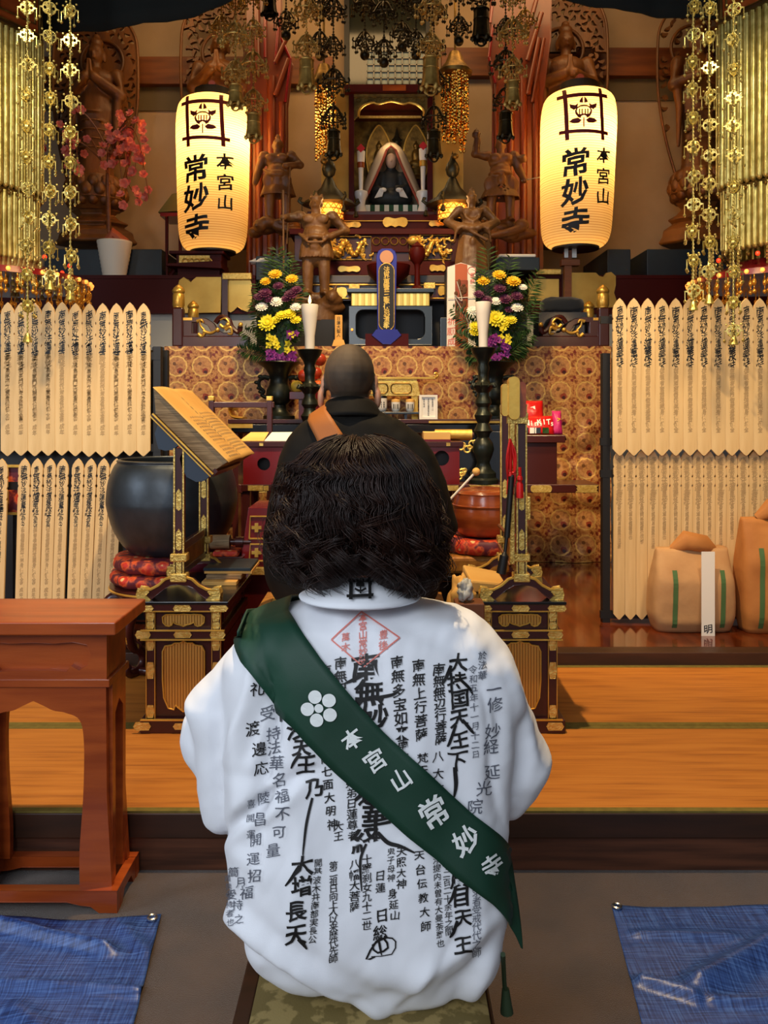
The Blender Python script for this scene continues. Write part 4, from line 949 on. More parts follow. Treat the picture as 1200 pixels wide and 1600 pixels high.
# black cabinet with pale carved panel behind the tall candlestick
r = thing('carved_cabinet', 'black cabinet with pale gold openwork carving behind the tall unlit candle', 'cabinet', P(745, 757, 5.75)); d = 5.70
b = MB(); b.box(X(712, d), X(800, d), d, d + .13, zt1, Z(674, d)); obj('body', b, black, r, bevel=.004)
for cxp, cyp in ((720, 698), (730, 702), (738, 694), (717, 744), (722, 738)):
    b = MB(); b.torus(P(cxp, cyp, d - .006), .022, .007, 18, 6); b.torus(P(cxp + 4, cyp - 3, d - .008), .013, .006, 14, 6); obj('carving', b, goldp, r, smooth=True)
# small offering stand with snack bags
d = 5.56; x0, x1 = X(817, d), X(883, d); zs = Z(680, d)
r = thing('snack_stand', 'dark lacquer pedestal stand heaped with snack bags', 'stand', ((x0 + x1) / 2, d + .12, zt1))
b = MB(); b.box(x0 + .02, x1 - .05, d + .02, d + .24, zt1, zs - .05); obj('pedestal', b, lacq, r, bevel=.003)
b = MB(); b.box(x0 - .01, x1 + .0, d - .01, d + .27, zs - .05, zs - .0); obj('tray', b, lacq, r, bevel=.004)
b = MB(); b.tube([(x1, d + .13, zs - .03), (x1 + .03, d + .13, zs - .02)], .02, 10); obj('side_knob', b, black, r, smooth=True)
def bag(px0, px1, py0, py1, dd, mt, lab, txt=(), lean=.05):
    r = thing('snack_bag', lab, 'snack', P((px0 + px1) / 2, py1, dd)); b = MB()
    nx, nz = 14, 14; X0, X1, Z0, Z1 = X(px0, dd), X(px1, dd), Z(py1, dd), Z(py0, dd); sides = []
    for s in (-1, 1):
        for j in range(nz + 1):
            for i in range(nx + 1):
                u, v = i / nx, j / nz; pf = (math.sin(PI * u) * math.sin(PI * v)) ** .5 * .035 + .001
                b.v.append((X0 + (X1 - X0) * u + .006 * noise.noise(V((u * 5, v * 5, px0))), dd + s * pf + lean * v + .004 * noise.noise(V((u * 8, v * 8, px0))), Z0 + (Z1 - Z0) * v))
    N = (nx + 1) * (nz + 1)
    for s in range(2):
        for j in range(nz):
            for i in range(nx):
                a = s * N + j * (nx + 1) + i; q = (a, a + 1, a + nx + 2, a + nx + 1); b.f.append(q if s == 0 else q[::-1])
    per = [i for i in range(nx)] + [nx + (nx + 1) * j for j in range(nz)] + [N - 1 - i for i in range(nx)] + [(nz - j) * (nx + 1) for j in range(nz)]
    for i in range(len(per)):
        a, c = per[i], per[(i + 1) % len(per)]; b.f.append((c, a, a + N, c + N))
    b.m = [0] * len(b.f); obj('wrapper', b, mt, r, smooth=2)
    def on(u, v): 
        uu, vv = (u - X0) / (X1 - X0), (v - Z0) / (Z1 - Z0); uu = min(.99, max(.01, uu)); vv = min(.99, max(.01, vv))
        return (u, dd - ((math.sin(PI * uu) * math.sin(PI * vv)) ** .5 * .035 + .007) + lean * vv, v)
    for s, u, v, sz, m in txt:
        b = MB(); vtext(b, s, X(u, dd), Z(v, dd), sz, on, pitch=.62, bold=.05, warp=.0, slant=.15, jit=.03, horiz=True, sub=.2); obj('lettering', b, m, r)
    return r, on
q, on = bag(812, 850, 626, 662, 5.69, redp, 'red and white snack bag standing behind the others on the stand')
b = MB(); b.add([on(X(a, 5.69), Z(c, 5.69)) for a, c in ((818, 640), (836, 634), (838, 656), (818, 656))], [(0, 1, 2, 3)]); obj('white_label', b, paper, q)
q, on = bag(808, 866, 650, 679, 5.60, redp, 'wide red snack bag with cream lettering at the front of the stand', [('Mini', 823, 661, .05, paper), ('KIT', 843, 659, .05, whf), ('s', 863, 661, .05, paper)])
for px, m in ((820, navy), (832, whf), (839, slate), (852, leafm)):
    b = MB(); b.add([on(X(px + a, 5.6), Z(672 + c, 5.6)) for a, c in ((-5, 5), (5, 5), (5, -4), (-5, -4))], [(0, 1, 2, 3)]); obj('printed_patch', b, m, q)
bag(864, 879, 642, 679, 5.62, magenta, 'narrow magenta snack bag at the end of the stand', [('>', 873, 655, .045, yel)])
# upper narrow table with curled ends
d = 5.86; zt2_ = Z(655, d); x0, x1 = X(356, d), X(792, d)
r = thing('scroll_end_table', 'narrow dark table with curled gilt ends against the brocade', 'table', ((x0 + x1) / 2, 5.97, ZF))
b = MB(); b.box(x0, x1, d, d + .24, zt2_ - .03, zt2_); obj('tabletop', b, lacq, r, bevel=.003)
b = MB(); b.box(x0 + .02, x1 - .02, d + .01, d + .23, zt2_ - .10, zt2_ - .03); obj('apron', b, black, r, bevel=.01)
b = MB(); b.box(x0, X(395, d), d - .005, d + .002, zt2_ - .062, zt2_ - .034); b.box(X(670, d), x1, d - .004, d + .003, zt2_ - .027, zt2_ - .012); obj('gilt_strip', b, gold, r)
for s, xe in ((1, x0), (-1, x1)):
    pts = [(xe + s * a, d + .12, zt2_ + z) for a, z in spline([(.10, .006), (.04, .012), (.012, .03), (.0, .07), (.014, .09), (.034, .085), (.03, .062)], 5)]
    b = MB(); b.tube(pts, .012, 8); bb = MB()
    for v in b.v: bb.v.append((v[0], d + (v[1] - d - .12) * 9 + .12, v[2]))
    bb.f = b.f; bb.m = b.m; obj('curled_end', bb, gold, r, smooth=True)
for x in (x0 + .05, x1 - .05):
    b = MB(); b.box(x - .02, x + .02, d + .02, d + .22, ZF, zt2_ - .1); obj('leg', b, lacq, r)
# cups on a tray, framed notice, gilt stool, fruit
d = 5.90
r = thing('cup_tray', 'slate lacquer tray on feet holding the white cups', 'tray', P(620, 655, d)); z = zt2_
b = MB(); b.box(X(580, d), X(655, d), d - .02, d + .10, z + .035, z + .052); obj('tray', b, slate, r, bevel=.004)
for px in (590, 632):
    b = MB(); b.box(X(px, d), X(px + 4, d), d, d + .08, z, z + .035); obj('foot', b, slate, r)
for px, hw, hh, lab in ((596, 9, 21, 'largest lidded white cup with black marks on the slate tray'), (618.5, 7, 15, 'middle small lidded white cup on the slate tray'), (641, 7, 15, 'small lidded white cup on the slate tray nearest the framed notice')):
    c = (X(px, d), d + .04, z + .053); k = d / F; r = thing('lidded_cup', lab, 'cup', c, None)
    b = MB(); b.lathe([(0, 0), (hw * k * .6, 0), (hw * k * .85, .008), (hw * k, .03), (hw * k, hh * k), (hw * k * .9, hh * k), (0, hh * k * .98)], c, 28); obj('cup', b, porcel, r, smooth=True)
    b = MB(); h = hh * k; b.lathe([(hw * k * .98, 0), (hw * k, .004), (hw * k * .96, .018), (0, .024)], (c[0], c[1], c[2] + h), 28); obj('lid', b, black if hw > 8 else paperc, r, smooth=True)
    b = MB()
    for a, s in ((-.45, 1), (.0, .6), (.45, 1)):
        for j in range(3):
            an = -PI / 2 + a; rr = hw * k * 1.012; p = V((c[0] + rr * math.cos(an), c[1] + rr * math.sin(an), c[2] + hh * k * (.3 + .16 * j)))
            t_ = V((-math.sin(an), math.cos(an), 0)); b.add([p - t_ * .004 * s, p + t_ * .004 * s, p + t_ * .004 * s + V((0, 0, .012)), p - t_ * .004 * s + V((0, 0, .012))], [(0, 1, 2, 3)])
    obj('black_mark', b, ink, r)
r = thing('framed_notice', 'small white framed notice with printed columns on the narrow table', 'frame', P(669, 655, 5.87)); d = 5.87
o = [(X(655, d), z), (X(683.5, d), z), (X(683.5, d), Z(617, d)), (X(655, d), Z(617, d))]; i_ = [(X(659, d), z + .016), (X(680, d), z + .016), (X(680, d), Z(620.5, d)), (X(659, d), Z(620.5, d))]
b = MB(); b.plate(o, d - .01, d + .008, [i_]); obj('frame', b, paper, r); b = MB(); b.plate(i_, d, d + .006); obj('notice', b, porcel, r)
b = MB()
for px, s, n in ((676, '献茶献香料一口', 8), (669.5, '南無妙法蓮華経常妙寺', 9), (662.5, '本宮山平成', 7)): vtext(b, s, X(px, d), Z(624, d), .0125, lambda u, v: (u, d - .001, v), pitch=1.0, bold=.02, warp=0, slant=0, jit=0)
obj('printed_text', b, ink, r)
r = thing('gilt_bench', 'carved gilt bench with curled top ends behind the cups', 'bench', P(620, 652, 6.03)); d = 6.0
b = MB(); b.box(X(520, d), X(680, d), d, d + .1, Z(592, d), Z(589, d)); 
for px, s in ((680, 1), (520, -1)): b.tube([P(px, 591, d + .05), P(px + s * 4, 587, d + .05), P(px + s * 2, 583, d + .05), P(px - s * 1, 584, d + .05)], .012, 8)
obj('top', b, gold, r, smooth=True)
b = MB(); b.hexa([(X(525, d), d, Z(619, d)), (X(657, d), d, Z(619, d)), (X(657, d), d + .1, Z(619, d)), (X(525, d), d + .1, Z(619, d)), (X(529, d), d, Z(596, d)), (X(653, d), d, Z(596, d)), (X(653, d), d + .1, Z(596, d)), (X(529, d), d + .1, Z(596, d))]); b.box(X(530, d), X(652, d), d + .02, d + .08, Z(597, d), Z(591, d)); obj('apron', b, goldp, r, bevel=.003)
for px in (548, 590, 627):
    b = MB(); o = rrect(X(px - 16, d), X(px + 16, d), Z(615, d), Z(599, d), .03); b.tube([(a, d - .002, c) for a, c in o + o[:1]], .005, 6, cap=False); obj('carved_panel', b, goldd, r)
for px in (530, 648):
    b = MB(); b.box(X(px - 5, d), X(px + 5, d), d + .01, d + .09, zt2_, Z(618, d)); obj('leg', b, gold, r)
r = thing('fruit_stand', 'small dark red stand holding the pile of fruit', 'stand', P(480, 655, 5.95)); d = 5.9
b = MB(); b.box(X(452, d), X(508, d), d, d + .18, Z(624, d), Z(612, d)); obj('tray', b, lacqr, r, bevel=.003); b = MB(); b.box(X(466, d), X(500, d), d + .03, d + .15, zt2_, Z(624, d)); obj('pedestal', b, lacqr, r)
def fruit(px, py, rpx, mt, lab, dd):
    c = P(px, py, dd); R = rpx * dd / F; r = thing('fruit', lab, 'fruit', (c.x, c.y, c.z - R)); b = MB()
    b.lathe([(0, -.92), (.3, -.97), (.7, -.72), (.98, -.1), (.93, .4), (.62, .8), (.25, .93), (.08, .86), (0, .84)], (0, 0, 0), 24)
    bb = MB(); bb.T = Matrix.Translation(c) @ Matrix.Scale(R, 4); bb.add(b.v, b.f); obj('flesh', bb, mt, r, smooth=2)
    b = MB(); b.tube([c + V((0, 0, R * .85)), c + V((R * .08, 0, R * 1.05))], R * .06, 6); obj('stem', b, beam, r)
for a in ((464, 604, 10, lemonf, 'yellow fruit at the edge of the red fruit stand', 5.93), (482, 603, 9.5, orangef, 'orange at the front middle of the red fruit stand', 5.93), (497, 603, 9, orangef, 'orange at the front of the fruit stand nearest the priest', 5.93), (475, 587, 10, applef, 'red apple lying on the orange and the yellow fruit', 5.95), (494, 583, 9.5, applef, 'red apple leaning nearest the priest on the fruit stand', 5.95), (500, 562, 10, applef, 'topmost dark red apple on the fruit pile', 5.97)): fruit(*a)
# candlesticks, vases
def candlestick(px, dish, base_z, d, lab, cl, cw, ctop, lit):
    k = d / F; c = (X(px, d), d, base_z); H = Z(dish, d) - base_z
    r = thing('candlestick', lab, 'candlestick', c)
    prof = [(0, 0), (24, 0), (24, 6), (20, 9), (20, 16), (13, 22), (10, 32), (14, 42), (17, 52), (15, 62), (9, 70), (11, 76), (15, 80), (12, 85), (9, 92), (12, 98), (14, 104), (10, 110), (9, 116), (13, 122), (12, 128), (9, 133), (9, 138), (16, 146), (19, 149), (12, 153), (8, 158), (8, 168), (10, 176), (8, 182), (11, 190), (17, 198), (19, 204), (20, 206), (17, 207), (0, 207)]
    s = H / (207 * k); b = MB(); b.lathe([(a * k, z * k * s) for a, z in prof], c, 32, fn=lambda a, z: 1 + .0 * z); obj('stem', b, bronzeg, r, smooth=True)
    b = MB()
    for i in range(10):
        a = 2 * PI * i / 10; e = V((math.cos(a), math.sin(a), 0)); q = V(c) + V((0, 0, 148 * k * s)); b.tube([q + e * 12 * k, q + e * 17 * k + V((0, 0, .006)), q + e * 21 * k - V((0, 0, .006))], [.02, .018, .003], 6, flat=.4)
    obj('petal_ruff', b, bronzeg, r, smooth=True)
    c2 = (c[0], c[1], base_z + H); b = MB(); hh = Z(ctop, d) - c2[2]; w0, w1 = cw
    cr = thing('candle', cl, 'candle', c2); b.lathe([(0, 0), (w0 * k, 0), (w0 * k * 1.05, hh * .3), (w1 * k * .9, hh * .75), (w1 * k, hh * .97), (w1 * k * .96, hh), (w1 * k * .7, hh * .985), (0, hh * .97)], c2, 32); obj('wax', b, wax, cr, smooth=True)
    b = MB(); b.tube([(c2[0], c2[1], c2[2] + hh * .96), (c2[0] + .002, c2[1], c2[2] + hh + .016)], .003, 6); obj('wick', b, blackm, cr)
    if lit:
        b = MB(); b.lathe(spline([(0, 0), (.009, .012), (.010, .024), (.005, .045), (0, .062)], 3), (c2[0], c2[1], c2[2] + hh + .004), 14); obj('flame', b, flame, cr, smooth=2)
        light('candle_flame', 'POINT', (c2[0], c2[1] - .03, c2[2] + hh + .05), 2.0, (1, .6, .25), None, .02)
candlestick(484, 546, zt1, 5.59, 'black green candlestick beneath the burning candle', 'burning white candle with a small flame', (7.5, 13.5), 476, True)
candlestick(755, 543, zt1, 5.59, 'black green ringed candlestick beneath the unlit candle', 'tall unlit white candle', (7, 12.5), 472, False)
def vase(px, d, lab):
    k = d / F; base = zt2_; H = Z(566, d) - base; c = (X(px, d), d, base); s = H / (90 * k)
    r = thing('altar_vase', lab, 'vase', c)
    prof = [(0, 0), (27, 0), (27, 5), (20, 8), (14, 14), (13, 22), (20, 28), (22, 36), (21, 46), (17, 54), (15, 62), (17, 70), (24, 80), (34, 87), (38, 89), (37, 90.5), (30, 88), (15, 76), (0, 74)]
    b = MB(); b.lathe([(a * k * .92, z * k * s) for a, z in prof], c, 36); obj('body', b, bronzeg, r, smooth=True)
    for sg in (-1, 1):
        b = MB(); pts = [(c[0] + sg * a * k, d, base + z * k * s) for a, z in spline([(15, 64), (24, 66), (31, 60), (30, 50), (24, 44), (27, 38), (20, 34)], 5)]; b.tube(pts, [.018] * 8 + [.013] * (len(pts) - 8), 8)
        for q in (6, 12, 17, 22): b.ell(V(pts[q]) + V((sg * .016, 0, .008)), (.02, .012, .014), 10, 8)
        obj('handle', b, bronzeg, r, smooth=True)
vase(436, 5.98, 'black bronze altar vase behind the burning candle'); vase(771, 5.98, 'black bronze altar vase behind the unlit candle')
# ================================================================ FLOWERS
def frond(mb, p0, p1, wd, n=14, sag=.02):
    a, c = V(p0), V(p1); ax = (c - a); L_ = ax.length; t = ax.normalized(); s = t.cross(V((0, 1, 0))).normalized()
    mb.tube([a, (a + c) / 2, c], [.003, .0025, .001], 5)
    for i in range(n):
        u = .15 + .85 * i / n; w_ = wd * math.sin(PI * min(1, (1 - u) * .9 + .12)) ; q = a + ax * u
        for sg in (-1, 1):
            for k in range(2):
                e = q + t * (.4 * w_) + s * sg * w_ * (1 - .25 * k) + V((random.uniform(-.01, .01), random.uniform(-.03, .03) * 1.2, random.uniform(-.008, .008)))
                m_ = (q + e) / 2 + t * .006 - V((0, 0, .004)); v = V((0, .006, 0)) + t * .006
                mb.add([q, m_ + v, e, m_ - v], [(0, 1, 2, 3)])
def mum(r, petals=16, layers=3, seed=0):
    rnd = random.Random(seed); b = MB()
    for l in range(layers):
        el = .15 + .45 * l; rr = r * (1 - .22 * l)
        for i in range(petals):
            a = 2 * PI * (i + .5 * l) / petals + rnd.uniform(-.08, .08); e = V((math.cos(a), math.sin(a), 0)); s = V((-e.y, e.x, 0)) * r * .17
            q = lambda f, w_, up: e * rr * f * math.cos(el * up) + V((0, 0, rr * f * math.sin(el * up))) + s * w_
            b.add([q(.1, -.4, 1), q(.1, .4, 1), q(.6, .9, .9), q(.95, .6, .75), q(1.05, 0, .7), q(.95, -.6, .75), q(.6, -.9, .9)], [(0, 1, 2, 3, 4, 5, 6)])
    b.ell((0, 0, r * .2), (r * .26, r * .26, r * .2), 10, 6); return b
def bouquet(lab, base, fronds, blooms, orchids, dd):
    r = thing('flower_bouquet', lab, 'flowers', base); rnd = random.Random(base[0])
    b = MB()
    for (ax, ay, bx, by, w_) in fronds: frond(b, P(ax, ay, dd + rnd.uniform(-.03, .08)), P(bx, by, dd + rnd.uniform(-.08, .10)), w_, 18)
    obj('fern', b, leafd, r)
    b = MB()
    c = V(base)
    for (px, py, rp, m, fc) in blooms:
        p = P(px, py, dd); b.tube(spline([c - V((0, 0, .05)), c.lerp(p, .5) + V((0, .03, .04)), p + V((0, .02, -.01))], 4), .004, 5)
        for _ in range(5):
            q = c.lerp(p, rnd.uniform(.35, .95)) + V((rnd.uniform(-.05, .05), rnd.uniform(-.02, .06), rnd.uniform(-.04, .04))); a = rnd.uniform(0, 6.3)
            u = V((math.cos(a), rnd.uniform(-.5, .5), math.sin(a))) * rnd.uniform(.03, .06); v = u.cross(V((.3, 1, .2))).normalized() * .014
            b.add([q, q + u * .5 + v, q + u, q + u * .5 - v], [(0, 1, 2, 3)])
    obj('leaves', b, leafm, r)
    for (px, py, rp, m, fc) in blooms:
        p = P(px, py, dd - .05); R = rp * dd / F
        f = mum(R, 15, 3, px); n = V(fc).normalized(); T = Matrix.Translation(p) @ n.to_track_quat('Z', 'Y').to_matrix().to_4x4()
        bb = MB(); bb.T = T; bb.add(f.v, f.f); obj('blossom', bb, m, r)
    for (px, py, m) in orchids:
        p = P(px, py, dd - .07 + rnd.uniform(-.03, .03)); bb = MB(); R = 6.5 * dd / F
        for i in range(5):
            a = 2 * PI * i / 5 + rnd.uniform(-.3, .3); e = V((math.cos(a), rnd.uniform(-.5, .1), math.sin(a))); s = V((-e.z, 0, e.x)) * R * .38
            bb.add([p, p + e * R * .5 + s, p + e * R, p + e * R * .5 - s], [(0, 1, 2, 3)])
        bb.ell(p - V((0, .008, 0)), R * .22, 8, 6); obj('orchid_blossom', bb, m, r, label='violet orchid blossom' if m is orch else 'small cream bud')
UP = (0, -.75, .65)
rn = random.Random(4)
orL = [(rn.uniform(418, 462), 567 - abs(rn.gauss(0, 9)), orch) for _ in range(26)] + [(rn.uniform(445, 462), rn.uniform(515, 545), orch) for _ in range(4)] + [(rn.uniform(418, 460), rn.uniform(520, 548), yelp) for _ in range(10)]
bouquet('flower bouquet with green fern beside the burning candle', P(436, 566, 5.98),
  [(436, 560, 380, 515, .10), (436, 560, 372, 545, .08), (436, 540, 400, 440, .10), (436, 530, 395, 470, .10), (438, 520, 432, 385, .14), (438, 510, 446, 392, .12), (440, 510, 458, 405, .10), (440, 540, 468, 440, .10), (440, 550, 470, 500, .08), (436, 550, 398, 500, .09), (438, 520, 420, 395, .1)],
  [(415, 440, 9, yel, UP), (430, 429, 11, yel, UP), (456, 436, 10, yel, UP), (435, 447, 9, pur, UP), (414, 458, 11, pur, UP), (405, 464, 9, pur, UP), (455, 460, 11, pur, UP), (463, 453, 9, pur, UP), (447, 467, 8, pur, UP), (420, 468, 8, pur, UP), (432, 472, 11, whf, UP), (409, 480, 10, whf, UP), (462, 480, 9, whf, UP), (418, 505, 15, yelp, (-.1, -.9, .4)), (431, 500, 8, yelp, UP), (440, 493, 10, yelp, UP), (452, 491, 11, yelp, UP), (462, 500, 9, yelp, UP)], orL, 5.98)
orR = [(rn.uniform(766, 793), rn.uniform(526, 562), orch) for _ in range(30)] + [(rn.uniform(776, 796), rn.uniform(512, 535), yelp) for _ in range(6)]
bouquet('flower bouquet with tall feathery greenery behind the unlit candle', P(771, 566, 5.98),
  [(775, 560, 845, 420, .10), (778, 560, 842, 470, .10), (780, 565, 832, 520, .10), (778, 560, 822, 545, .09), (770, 540, 706, 480, .09), (770, 555, 712, 520, .08), (768, 530, 762, 385, .14), (770, 520, 800, 400, .12), (766, 520, 752, 420, .1), (785, 540, 838, 440, .12), (775, 530, 815, 470, .1), (772, 540, 790, 440, .12), (765, 560, 730, 555, .08)],
  [(755, 439, 11, yel, UP), (780, 430, 11, yel, UP), (802, 440, 12, yel, UP), (748, 460, 9, pur, UP), (781, 451, 10, pur, UP), (760, 469, 10, pur, UP), (790, 468, 11, pur, UP), (808, 463, 10, pur, UP), (795, 484, 7, pur, UP), (775, 471, 9, whf, UP), (739, 486, 10, whf, UP), (808, 481, 10, whf, UP), (817, 449, 7, whf, UP), (775, 498, 15, yelp, (.0, -.9, .4)), (787, 507, 10, yelp, UP), (744, 510, 11, yelp, UP), (798, 500, 10, yelp, UP), (742, 519, 9, yelp, UP)], orR, 5.98)
# ================================================================ HIGH ALTAR
d = 6.2; xa, xb = X(257, d), X(955, d); zA = Z(541, d)
r = thing('high_altar', 'high black lacquered altar behind the brocade cloth', 'altar', ((xa + xb) / 2, d + .6, ZF))
b = MB(); b.box(xa - .02, xb, d + .05, d + .75, ZF, zA - .035); obj('body', b, blackm, r)
b = MB(); b.box(xa - .10, xb + .04, d + .02, d + .80, zA - .034, zA - .006); obj('top_slab', b, black, r, bevel=.004)
nx, nz = 150, 70; vs = []
for j in range(nz + 1):
    for i in range(nx + 1):
        u, v = i / nx, j / nz; x = xa + (xb - xa) * u; z = ZF + .003 + (zA - ZF - .003) * v
        lo = max(0, min(1, (.62 - v) / .4)); rt = max(0, min(1, (u - .75) / .2)); a = max(lo * .45, lo * rt * 1.0, rt * max(0, min(1, (.8 - v) / .3)))
        y = d + .012 * math.sin(u * 40) * (1 - v) * .6 + a * (.05 * noise.noise(V((x * 5, z * 3.2, 1))) + .035 * noise.noise(V((x * 13 + z * 8, z * 9, 5))))
        vs.append((x, y - .004, z))
b = MB(); b.add(vs, [(j * (nx + 1) + i, j * (nx + 1) + i + 1, (j + 1) * (nx + 1) + i + 1, (j + 1) * (nx + 1) + i) for j in range(nz) for i in range(nx)])
b.box(xa, xb, d - .004, d + .1, zA - .006, zA - .002)
me = mesh_of('altar_cloth', b); o = obj('altar_cloth', me, brocm, None, smooth=True); tag(o, 'copper brocade altar cloth with rows of gold rosettes', 'altar cloth')
# altar rail ends
def altar_rail(s, px, px2, p_end, lab):
    d = 6.28; r = thing('altar_rail', lab, 'rail', P((px + p_end) / 2, 541, d))
    for q, dd, top, hw in ((px, d, 447, 8.5), (px2, d + .35, 468, 7.5)):
        b = MB(); x = X(q, dd); w_ = hw * dd / F; zp = Z(top + 34, dd); b.box(x - w_, x + w_, dd - w_, dd + w_, zA, zp); po = obj('post', b, lacq, r, bevel=.012)
        k = dd / F * hw / 8.5; b = MB(); b.lathe([(0, 0), (8.6 * k, 0), (8.6 * k, 2 * k), (9.6 * k, 4 * k), (9.2 * k, 20 * k), (8 * k, 22 * k), (9.8 * k, 24 * k), (10 * k, 27 * k), (7.5 * k, 31 * k), (3 * k, 35 * k), (0, 37 * k)], (x, dd, zp), 8 * 3, fn=lambda a, z: 1 + .02 * math.cos(8 * a)); obj('gilt_finial', b, gold, po, smooth=True)
    e = X(p_end, d); x = X(px, d); lo, hi = min(x, e), max(x, e)
    b = MB(); b.box(lo, hi, d - .03, d + .03, zA, Z(526, d)); obj('base_rail', b, lacq, r, bevel=.004)
    T = lambda a, c: (X(px + s * a, d), Z(c, d))
    o = [T(8, 497), T(30, 497), T(45, 498), T(56, 505), T(62, 515), T(70, 520), T(80, 520), T(92, 518), T(96, 526), T(8, 526)]
    hole = [T(22, 521), T(22, 504), T(36, 504), T(46, 509), T(52, 519), T(54, 522)]
    b = MB(); b.plate(o, d - .02, d + .02, [hole]); obj('scroll_panel', b, lacq, r, bevel=.004)
    b = MB(); b.tube([(*T(60, 500)[:1], d - .01, T(60, 500)[1])] and [(T(a, c)[0], d - .01, T(a, c)[1]) for a, c in spline([(58, 505), (66, 496), (78, 500), (84, 512), (94, 520), (97, 510)], 5)], .02, 8); obj('curved_arm', b, lacq, r, smooth=True)
    b = MB()
    for pts in ([(32, 524), (38, 528), (42, 520), (36, 512), (34, 503)], [(40, 520), (50, 523), (58, 520), (62, 515)], [(66, 510), (72, 514), (80, 508), (74, 500), (66, 503)], [(74, 518), (82, 514), (84, 524), (78, 524)], [(30, 505), (37, 503), (40, 507)]):
        q = spline([(T(a, c - 0)[0], d - .03, T(a, c - 2)[1]) for a, c in pts], 5); b.tube(q, [.014 - .009 * i / len(q) for i in range(len(q))], 8)
    for a, c in ((78, 508), (98, 508), (62, 516)): b.ell((T(a, c)[0], d - .03, T(a, c)[1]), .018, 12, 8)
    obj('gilt_scrollwork', b, gold, r, smooth=True)
    b = MB(); b.box(X(px + s * 12, d) - .02, X(px + s * 12, d) + .05, d - .026, d - .015, Z(501, d), Z(497, d)); obj('gilt_fitting', b, gold, r)
altar_rail(1, 279, 302, 390, 'altar rail end with gilt finials near the burning candle')
altar_rail(-1, 942, 920, 832, 'altar rail end with gilt finials under the navy bundle')
b = MB(); t = MB(); t.ell((0, 0, 0), 1, 40, 24)
for v in t.v: b.v.append((X(880, 6.45) + math.copysign(abs(v[0]) ** .6, v[0]) * .17, 6.5 + v[1] * .10, Z(477, 6.45) + math.copysign(abs(v[2]) ** .55, v[2]) * .065 + .01 * noise.noise(V((v[0] * 3, v[1] * 3, v[2] * 3)))))
b.f = t.f; b.m = t.m; solo('cloth_bundle', b, pm('navy velvet', (14, 24, 38), .9, sheen=.3), 'rolled navy velvet bundle lying on the altar rail', 'cloth', smooth=2)
b = MB(); b.box(X(835, 6.55), X(908, 6.55), 6.36, 6.60, zA - .005, Z(491, 6.5)); solo('black_box', b, black, 'black box supporting the navy velvet bundle', 'box')
# tablets on the altar top
d = 6.32; r = thing('spirit_tablet', 'tall blue tablet with black face, gold characters and copper disc', 'tablet', P(604, 541, d))
b = MB(); o = [(X(588, d), Z(541, d)), (X(620, d), Z(541, d)), (X(620, d), Z(400, d)), (X(617, d), Z(392, d)), (X(611, d), Z(389, d)), (X(597, d), Z(389, d)), (X(591, d), Z(392, d)), (X(588, d), Z(400, d))]
b = MB(); b.plate([(X(591, d), Z(530, d)), (X(617, d), Z(530, d))] + o[2:], d, d + .03); obj('blue_board', b, blue, r, bevel=.003)
b = MB(); b.plate(circ(X(604, d), Z(402, d), 10.5 * d / F, 32), d - .012, d + .002); obj('copper_disc', b, copper, r)
f = [(X(592.5, d), Z(508, d)), (X(615.5, d), Z(508, d)), (X(615.5, d), Z(424, d))] + [(X(604, d) + 11.5 * d / F * math.cos(a), Z(424, d) + 11.5 * d / F * math.sin(a)) for a in [i * PI / 10 for i in range(1, 10)]] + [(X(592.5, d), Z(424, d))]
f = rrect(X(592.2, d), X(615.8, d), Z(517, d), Z(412, d), 11.7 * d / F, 8)
b = MB(); b.plate(f, d - .012, d); obj('black_face', b, blackm, r); b = MB(); b.tube([(a, d - .012, c) for a, c in f + f[:1]], .004, 6, cap=False); obj('gilt_rim', b, goldp, r, smooth=True)
b = MB(); vtext(b, '法界萬霊三乗俵忌清奉'[:10], X(604, d), Z(422, d), .058, lambda u, v: (u, d - .0135, v), pitch=.80, bold=.045, warp=.05, slant=.12, sx=.85); obj('gold_lettering', b, gold, r)
b = MB(); b.plate([(X(571, d), Z(541, d)), (X(638, d), Z(541, d)), (X(638, d), Z(522, d)), (X(622, d), Z(522, d)), (X(604, d), Z(537, d)), (X(586, d), Z(522, d)), (X(571, d), Z(522, d))], d - .03, d + .06); obj('base', b, lacqd, r)
b = MB(); b.plate([(X(581, d), Z(524, d)), (X(588, d), Z(516, d)), (X(620, d), Z(516, d)), (X(627, d), Z(524, d)), (X(610, d), Z(538, d)), (X(598, d), Z(538, d))], d - .036, d + .03); obj('blue_foot', b, blue, r, bevel=.003)
d = 6.45; r = thing('lacquer_stand', 'low slate black arched stand with pale gold band behind the blue tablet', 'stand', P(610, 541, d))
b = MB(); b.box(X(542, d), X(678, d), d - .02, d + .24, Z(457, d), Z(451, d)); obj('tabletop', b, slate, r, bevel=.003)
b = MB(); b.box(X(549, d), X(671, d), d - .005, d + .2, Z(478, d), Z(458, d)); obj('gilt_band', b, slats('pale reeded gilt', (240, 214, 120), (214, 180, 84), 40, .5, .35), r, bevel=.003)
b = MB(); oo = [(X(545, d), Z(539, d)), (X(675, d), Z(539, d)), (X(675, d), Z(478, d)), (X(545, d), Z(478, d))]; b.plate(oo, d - .01, d + .03, [rrect(X(556, d), X(664, d), Z(530, d), Z(484, d), .06)]); obj('arched_front', b, slate, r, bevel=.004)
b = MB(); b.box(X(556, d), X(664, d), d + .20, d + .22, Z(541, d), Z(470, d)); obj('back_panel', b, blackm, r)
d = 6.36; r = thing('small_tablet', 'small cream wooden tablet with ink characters near the priest head', 'tablet', P(529, 541, d))
